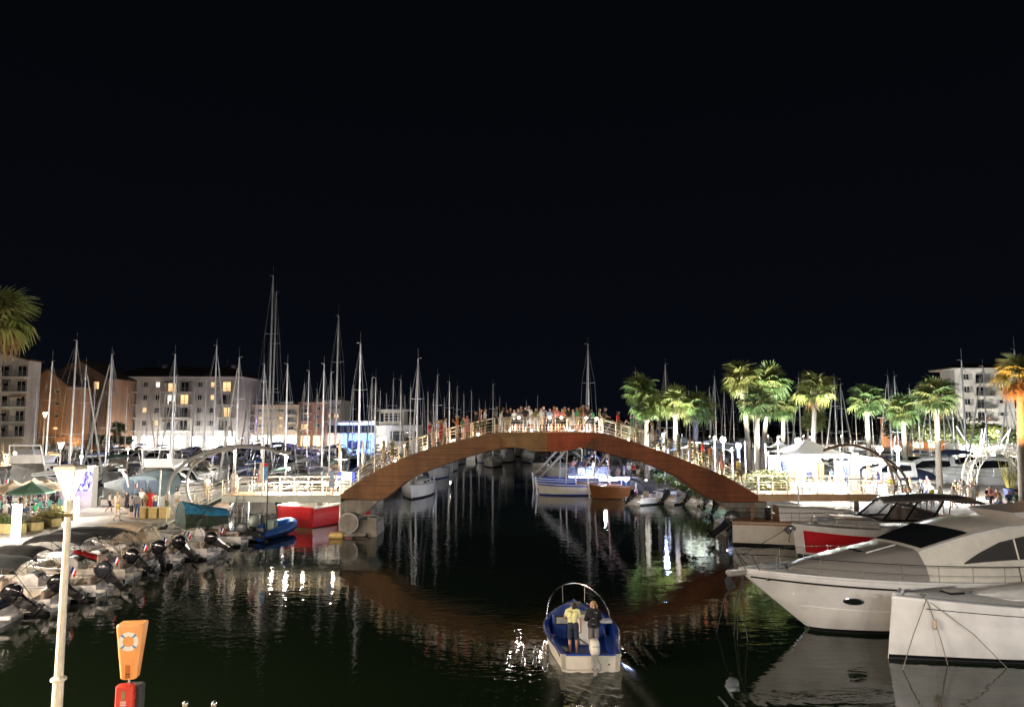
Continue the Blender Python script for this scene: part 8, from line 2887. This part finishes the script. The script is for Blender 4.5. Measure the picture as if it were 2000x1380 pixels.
def marquee(label, px0, px1, pk_py, ev_py, Y, D, mat, pw, spots=4, gz=QR):
    a, b = A(px0, 900, Y), A(px1, 900, Y)
    W = b.x - a.x
    ev, pk = A((px0 + px1) / 2, ev_py, Y).z - gz, A((px0 + px1) / 2, pk_py, Y).z - gz
    root = thing('market_tent', label, 'tent', (a.x, Y, gz), 0, 'lit tents on the market quay')
    c = (W / 2, D / 2)
    rings = []
    for k, u in enumerate((0, .18, .45, .75, .97)):
        z = ev + (pk - ev) * (u ** 1.35)
        s = 1 - u
        rings.append([(c[0] + (x - c[0]) * s, c[1] + (y - c[1]) * s, z) for x, y in ((0, 0), (W / 2, -.1), (W, 0), (W + .1, D / 2), (W, D), (W / 2, D + .1), (0, D), (-.1, D / 2))])
    MB().loft(rings, True, True).build('roof', mat, root, ang=20)
    for x, y in ((.1, .1), (W - .1, .1), (.1, D - .1), (W - .1, D - .1)):
        MB().tube([(x, y, 0), (x, y, ev)], .05, 8).build('pole', M_WHITEPAINT, root)
    MB().sheet([[(W * i / 12, -.02, ev - .02), (W * i / 12, -.02, ev - .32 - .05 * (i % 2))] for i in range(13)]).build('valance', mat, root)
    MB().box((W / 2, D - .06, ev * .45), (W * .96, .04, ev * .9)).build('back_wall', M_GREYC, root, False)
    for i in range(spots):
        x = W * (i + .5) / spots
        h = MB().bbox((x, .5, ev - .35), (.30, .16, .24), .03).build('flood_lamp', M_GREYM, root)
        MB().box((x, .41, ev - .36), (.24, .02, .19)).build('lens', E_COOL, h, False)
        lamp(root, (x, .15, ev - .62), pw, (1, .97, .92), .12)
        lamp(root, (x, D * .55, ev - .7), pw * .12, (1, .97, .92), .15)
    for i in range(9):
        x = W * (i + .5) / 9
        MB().bbox((x, D - .5, .3 + .45 * ev * (i % 3) / 3 + .4), (W / 11, .4, ev * .45), .04).build('stall_shelf', (M_TEAK, M_WHITEPAINT, M_NAVY, M_BEIGEC)[i % 4], root)
    for i in range(3):
        x = W * (i + .5) / 3
        MB().bbox((x, .9, .5), (W / 3.4, .8, 1.0), .03).build('counter', M_WHITEPAINT, root)
        for k in range(6):
            MB().bbox((x - W / 8 + W / 24 * k, .8, 1.12), (W / 30, .3, .22), .03).build('stall_goods', (pm('goods_yellow', (.6, .45, .12), .6), pm('goods_red', (.4, .06, .04), .6), M_WHITEPAINT)[k % 3], root)
    return root


marquee('large pale peaked market tent glaring with floodlights', 1546, 1662, 858, 886, 62.5, 6.0, M_WHITEC, 520)
marquee('low white market stall glaring beside the peaked tent', 1668, 1738, 890, 897, 61, 4.0, M_WHITEC, 290, 3)
marquee('small white market stall at the end by the bushes', 1538, 1566, 882, 892, 66.5, 3.0, M_WHITEC, 140, 2)

# kiosk posts: two dark blue bent pillars with lamps
for px, py, lab in ((1680, 912, 'dark blue bent pillar at the white stalls'), (1808, 955, 'dark blue arched pillar with a cold lamp on the quay')):
    Y = 58
    p = A(px, py, Y)
    h = p.z - QR
    o = thing('shower_column', lab, 'pillar', (p.x, Y, QR))
    nb = pm('navy_enamel', (.012, .02, .06), .3, coat=.4)
    MB().tube([(0, 0, 0), (0, 0, h - .5), (.05, 0, h - .2), (.2, 0, h - .03), (.45, 0, h)], .12, 8).build('tube', nb, o)
    MB().box((0, -.12, h * .45), (.22, .03, .12)).build('plate', M_WHITEPAINT, o, False)
    if px > 1700:
        MB().ball((.45, 0, h + .12), (.14, .14, .14), 10, 6).build('bulb', E_COOL, o)
        lamp(o, (.45, -.3, h + .1), 350, COOL, .12)

# blue lit dock beyond the bridge
p0, p1 = A(1110, 932, 86), A(1262, 932, 86)
o = thing('floating_dock', 'floating dock with blue white light strips and glass railing', 'dock', (p0.x, 85.6, 0))
w = p1.x - p0.x
MB().bbox((w / 2, 2.0, .95), (w, 4.4, .5), .05).build('deck', M_WHITEPAINT, o)
MB().box((w / 2, 2, .3), (w * .96, 4.0, .8)).build('float', M_DARK, o, False)
for x0, x1, z in ((0, .30, .92), (.22, .62, .60), (.6, .9, .92)):
    MB().box((w * (x0 + x1) / 2, -.26, z + .2), (w * (x1 - x0), .06, .12)).build('light_strip', em('strip_cool', (.45, .58, 1.0), 12, True), o, False)
for k in range(18):
    MB().tube([(w * .62 * k / 17, .1, 1.2), (w * .62 * k / 17, .1, 2.3)], .02, 5).build('post', M_STEEL, o)
MB().tube([(0, .1, 2.3), (w * .62, .1, 2.3)], .03, 6).build('handrail', M_STEEL, o)
MB().box((w * .31, .16, 1.75), (w * .62, .02, .95)).build('glass_panel', glass('rail_glass', (.3, .35, .5), .25), o, False)
MB().box((w * .16, .02, 1.8), (.75, .03, .75)).build('notice', M_WHITEPAINT, o, False)
lamp(o, (w * .3, -.8, 1.2), 260, (.5, .62, 1), .2)
lamp(o, (w * .75, -.8, 1.6), 200, (.35, .4, 1), .2)
lamp(o, (w * .5, 2.2, 3.4), 300, (.9, .92, 1), .2)
for px, py in ((1188, 938), (1223, 938), (1234, 931)):
    p = A(px, py, 84.6)
    q = thing('dock_lamp', 'small round blue dock lamp', 'lamp', tuple(p), 0, 'blue dock lamps beyond the bridge')
    MB().ball((0, 0, 0), .13, 10, 6).build('bulb', em('bulb_dock', (.25, .3, 1.0), 25), q)
    MB().tube([(0, .14, -.1), (0, .16, -.6)], .03, 5).build('bracket', M_GREYM, q)
    lamp(q, (0, -.3, 0), 40, (.3, .35, 1), .1)
g = A(1230, 940, 79.5)
o = thing('grey_tender', 'dark grey rolled inflatable stacked on the dock corner', 'inflatable boat', (g.x, 82.5, QR))
for k in range(2):
    MB().tube([(-1.8, 0, .35 + .62 * k), (-1.5, 0, .38 + .62 * k), (1.6, 0, .38 + .62 * k), (2.0, 0, .5 + .62 * k)], [.2, .38, .38, .15], 12).build('inflatable_tube', pm('grey_hypalon', (.10, .10, .11), .5, var=.15), o)
MB().tube([(-1.4 + .9 * math.cos(R(a)), .2, 1.2 + .9 * math.sin(R(a))) for a in range(0, 181, 15)], .04, 6).build('hoop', M_STEEL, o)

# star shaped trampoline ride with lit poles
Y = 98
c = A(1913, 876, Y)
o = thing('bungee_ride', 'bungee trampoline ride with four leaning lit poles and glaring centre', 'fairground ride', (c.x, Y, 1.2))
zt = c.z - 1.2
for k, (px, py) in enumerate(((1868, 832), (1974, 836), (1918, 838), (1925, 834))):
    t = A(px, py, Y + (-3 if k < 2 else 5))
    q = Vector((t.x - c.x, t.y - Y, t.z - 1.2))
    s = Vector((q.x * .22, q.y * .3, zt * .5))
    MB().tube([s, q], [.10, .05], 8).build('pole', em('pole_white', (.95, .86, 1.0), 1.6), o)
    MB().tube([q, (q.x * .75, q.y * .5, 1.0)], .02, 4).build('bungee_cord', M_WHITEPAINT, o)
MB().lathe([(2.6, 0), (2.6, .9), (2.4, 1.0), (.1, 1.0)], 16).build('trampoline', M_NAVY, o)
for k in range(7):
    a = k * .9
    MB().ball((2.2 * math.cos(a), -1.5 + 1.0 * math.sin(a), zt * .6 + .25 * k), .3, 10, 6).build('flood_bulb', E_COOL, o)
lamp(o, (0, -3.2, zt + .5), 1500, (.92, .97, 1), .4)
lamp(o, (0, 2.8, zt + 1.5), 1500, (.85, 1, .95), .4)

# lattice arch and bamboo planter at the quay edge
c = A(1962, 960, 62)
o = thing('lattice_arch', 'openwork cream lattice arch over the quay walk', 'arch', (c.x, 62, QR))
pts = lambda off, n=20: [(2.9 * math.cos(math.pi * k / n) + off, .0, 4.2 * math.sin(math.pi * k / n) ** .8 + .2) for k in range(n + 1)]
for yy in (0, 1.2):
    for rr_ in (1.0, .82):
        MB().tube([(x * rr_, yy, z * (rr_ if rr_ < 1 else 1)) for x, _, z in pts(0)], .04, 5).build('rib', M_CREAMP, o)
    P0, P1 = pts(0), [(x * .82, 0, z * .82) for x, _, z in pts(0)]
    for k in range(20):
        MB().tube([(P0[k][0], yy, P0[k][2]), (P1[k + 1][0], yy, P1[k + 1][2])], .022, 4).build('lattice_bar', M_CREAMP, o)
        MB().tube([(P1[k][0], yy, P1[k][2]), (P0[k + 1][0], yy, P0[k + 1][2])], .022, 4).build('lattice_bar', M_CREAMP, o)
o = thing('planter', 'navy planter of tall bamboo shoots on the market quay', 'planter', (A(1975, 965, 58).x, 58, QR))
MB().lathe([(.42, 0), (.55, .9), (.58, .95), (.5, .95)], 14).build('pot', pm('navy_pot', (.02, .03, .09), .4, coat=.3), o)
bm_ = MB()
r_ = random.Random(9)
for k in range(46):
    a, l = r_.uniform(0, 6.28), r_.uniform(1.3, 2.7)
    d = Vector((math.cos(a) * .42 * l * .55, math.sin(a) * .3 * l * .5, l))
    bm_.tube([(.25 * math.cos(a), .25 * math.sin(a), .9), Vector((.3 * math.cos(a), .25 * math.sin(a), .9)) + d * .6, Vector((.35 * math.cos(a), .3 * math.sin(a), .9)) + d], [.022, .018, .006], 4)
    for q in range(5):
        p = Vector((.3 * math.cos(a), .25 * math.sin(a), .9)) + d * (.35 + .13 * q)
        s = Vector((r_.uniform(-1, 1), r_.uniform(-1, 1), .5)).normalized() * .28
        bm_.add([p, p + s * .5 + Vector((.03, 0, 0)), p + s, p + s * .5 - Vector((.03, 0, 0))], [(0, 1, 2, 3)])
bm_.build('foliage', pm('bamboo', (.24, .22, .05), .6, var=.25, scale=4), o, False, recalc=False)
# curved quay lamp near the yachts, feather banner
p = A(1872, 958, 59)
o = thing('street_lamp', 'swan neck lamp with a flat white head on the quay', 'street lamp', (p.x, 59, QR))
h = p.z - QR
MB().tube([(0, 0, 0), (0, 0, h - .3), (.08, 0, h - .05), (.3, 0, h)], .06, 8).build('pole', M_CREAMP, o)
MB().bbox((.62, 0, h), (.7, .3, .10), .04).build('head', M_WHITEPAINT, o)
MB().box((.62, 0, h - .056), (.6, .22, .012)).build('lens', E_WHITE, o, False)
lamp(o, (.62, -.05, h - .2), 700, (1, .95, .9), .15)
p = A(1662, 985, 52.6)
o = thing('feather_banner', 'tall white feather banner beside the warm lit gangway', 'banner', (p.x, 52.6, QR))
MB().tube([(0, 0, 0), (0, 0, 3.2), (.25, 0, 4.1), (.55, 0, 4.4)], .025, 6).build('pole', M_GREYM, o)
MB().sheet([[(.0 + (.0 if v < 3.2 else (v - 3.2) * .35), .03 * math.sin(v * 2), v), (.75 - .35 * (v < .8) * (1 - v) + .0, .03 * math.sin(v * 2 + 1), v)] for v in [.4 + .4 * k for k in range(10)]], 0).build('fabric', M_WHITEC, o)

# warm restaurant fronts before the brown houses
for px0, px1, py, Y, lab in ((24, 86, 884, 118, 'long restaurant awning with a string of warm bulbs'), (94, 142, 882, 140, 'copper lit restaurant awning beside the dark palm'), (148, 200, 878, 146, 'low restaurant awning with warm bulbs at the small tree')):
    a, b = A(px0, py, Y), A(px1, py, Y)
    w, h = b.x - a.x, a.z - 1.2
    o = thing('restaurant_awning', lab, 'awning', (a.x, Y, 1.2), 0, 'restaurant awnings before the brown houses')
    MB().prism([(0, 0, h), (0, 4.0, h + 1.1), (0, 4.0, h + 1.05), (0, 0, h - .4)], (w, 0, 0)).build('fabric', M_BEIGEC, o, False)
    for x in (.1, w / 2, w - .1):
        MB().tube([(x, .1, 0), (x, .1, h)], .06, 6).build('post', M_WHITEPAINT, o)
    MB().box((w / 2, 4.05, h * .5), (w, .05, h)).build('lit_front', em('warm_room', (1.0, .55, .22), .9, True), o, False)
    n = max(4, int(w / 1.1))
    for k in range(n):
        MB().ball((w * (k + .5) / n, .5, h - .35 - .1 * (k % 2)), .12, 8, 5).build('bulb', E_WARM, o)
    for k in range(5):
        MB().bbox((w * (k + .5) / 5, 1.6, .38), (1.3, .9, .76), .05).build('dining_table', M_WHITEC, o)
    lamp(o, (w * .3, -.6, h - .5), 420, (1, .68, .36), .2)
    lamp(o, (w * .75, -.6, h - .5), 420, (1, .68, .36), .2)
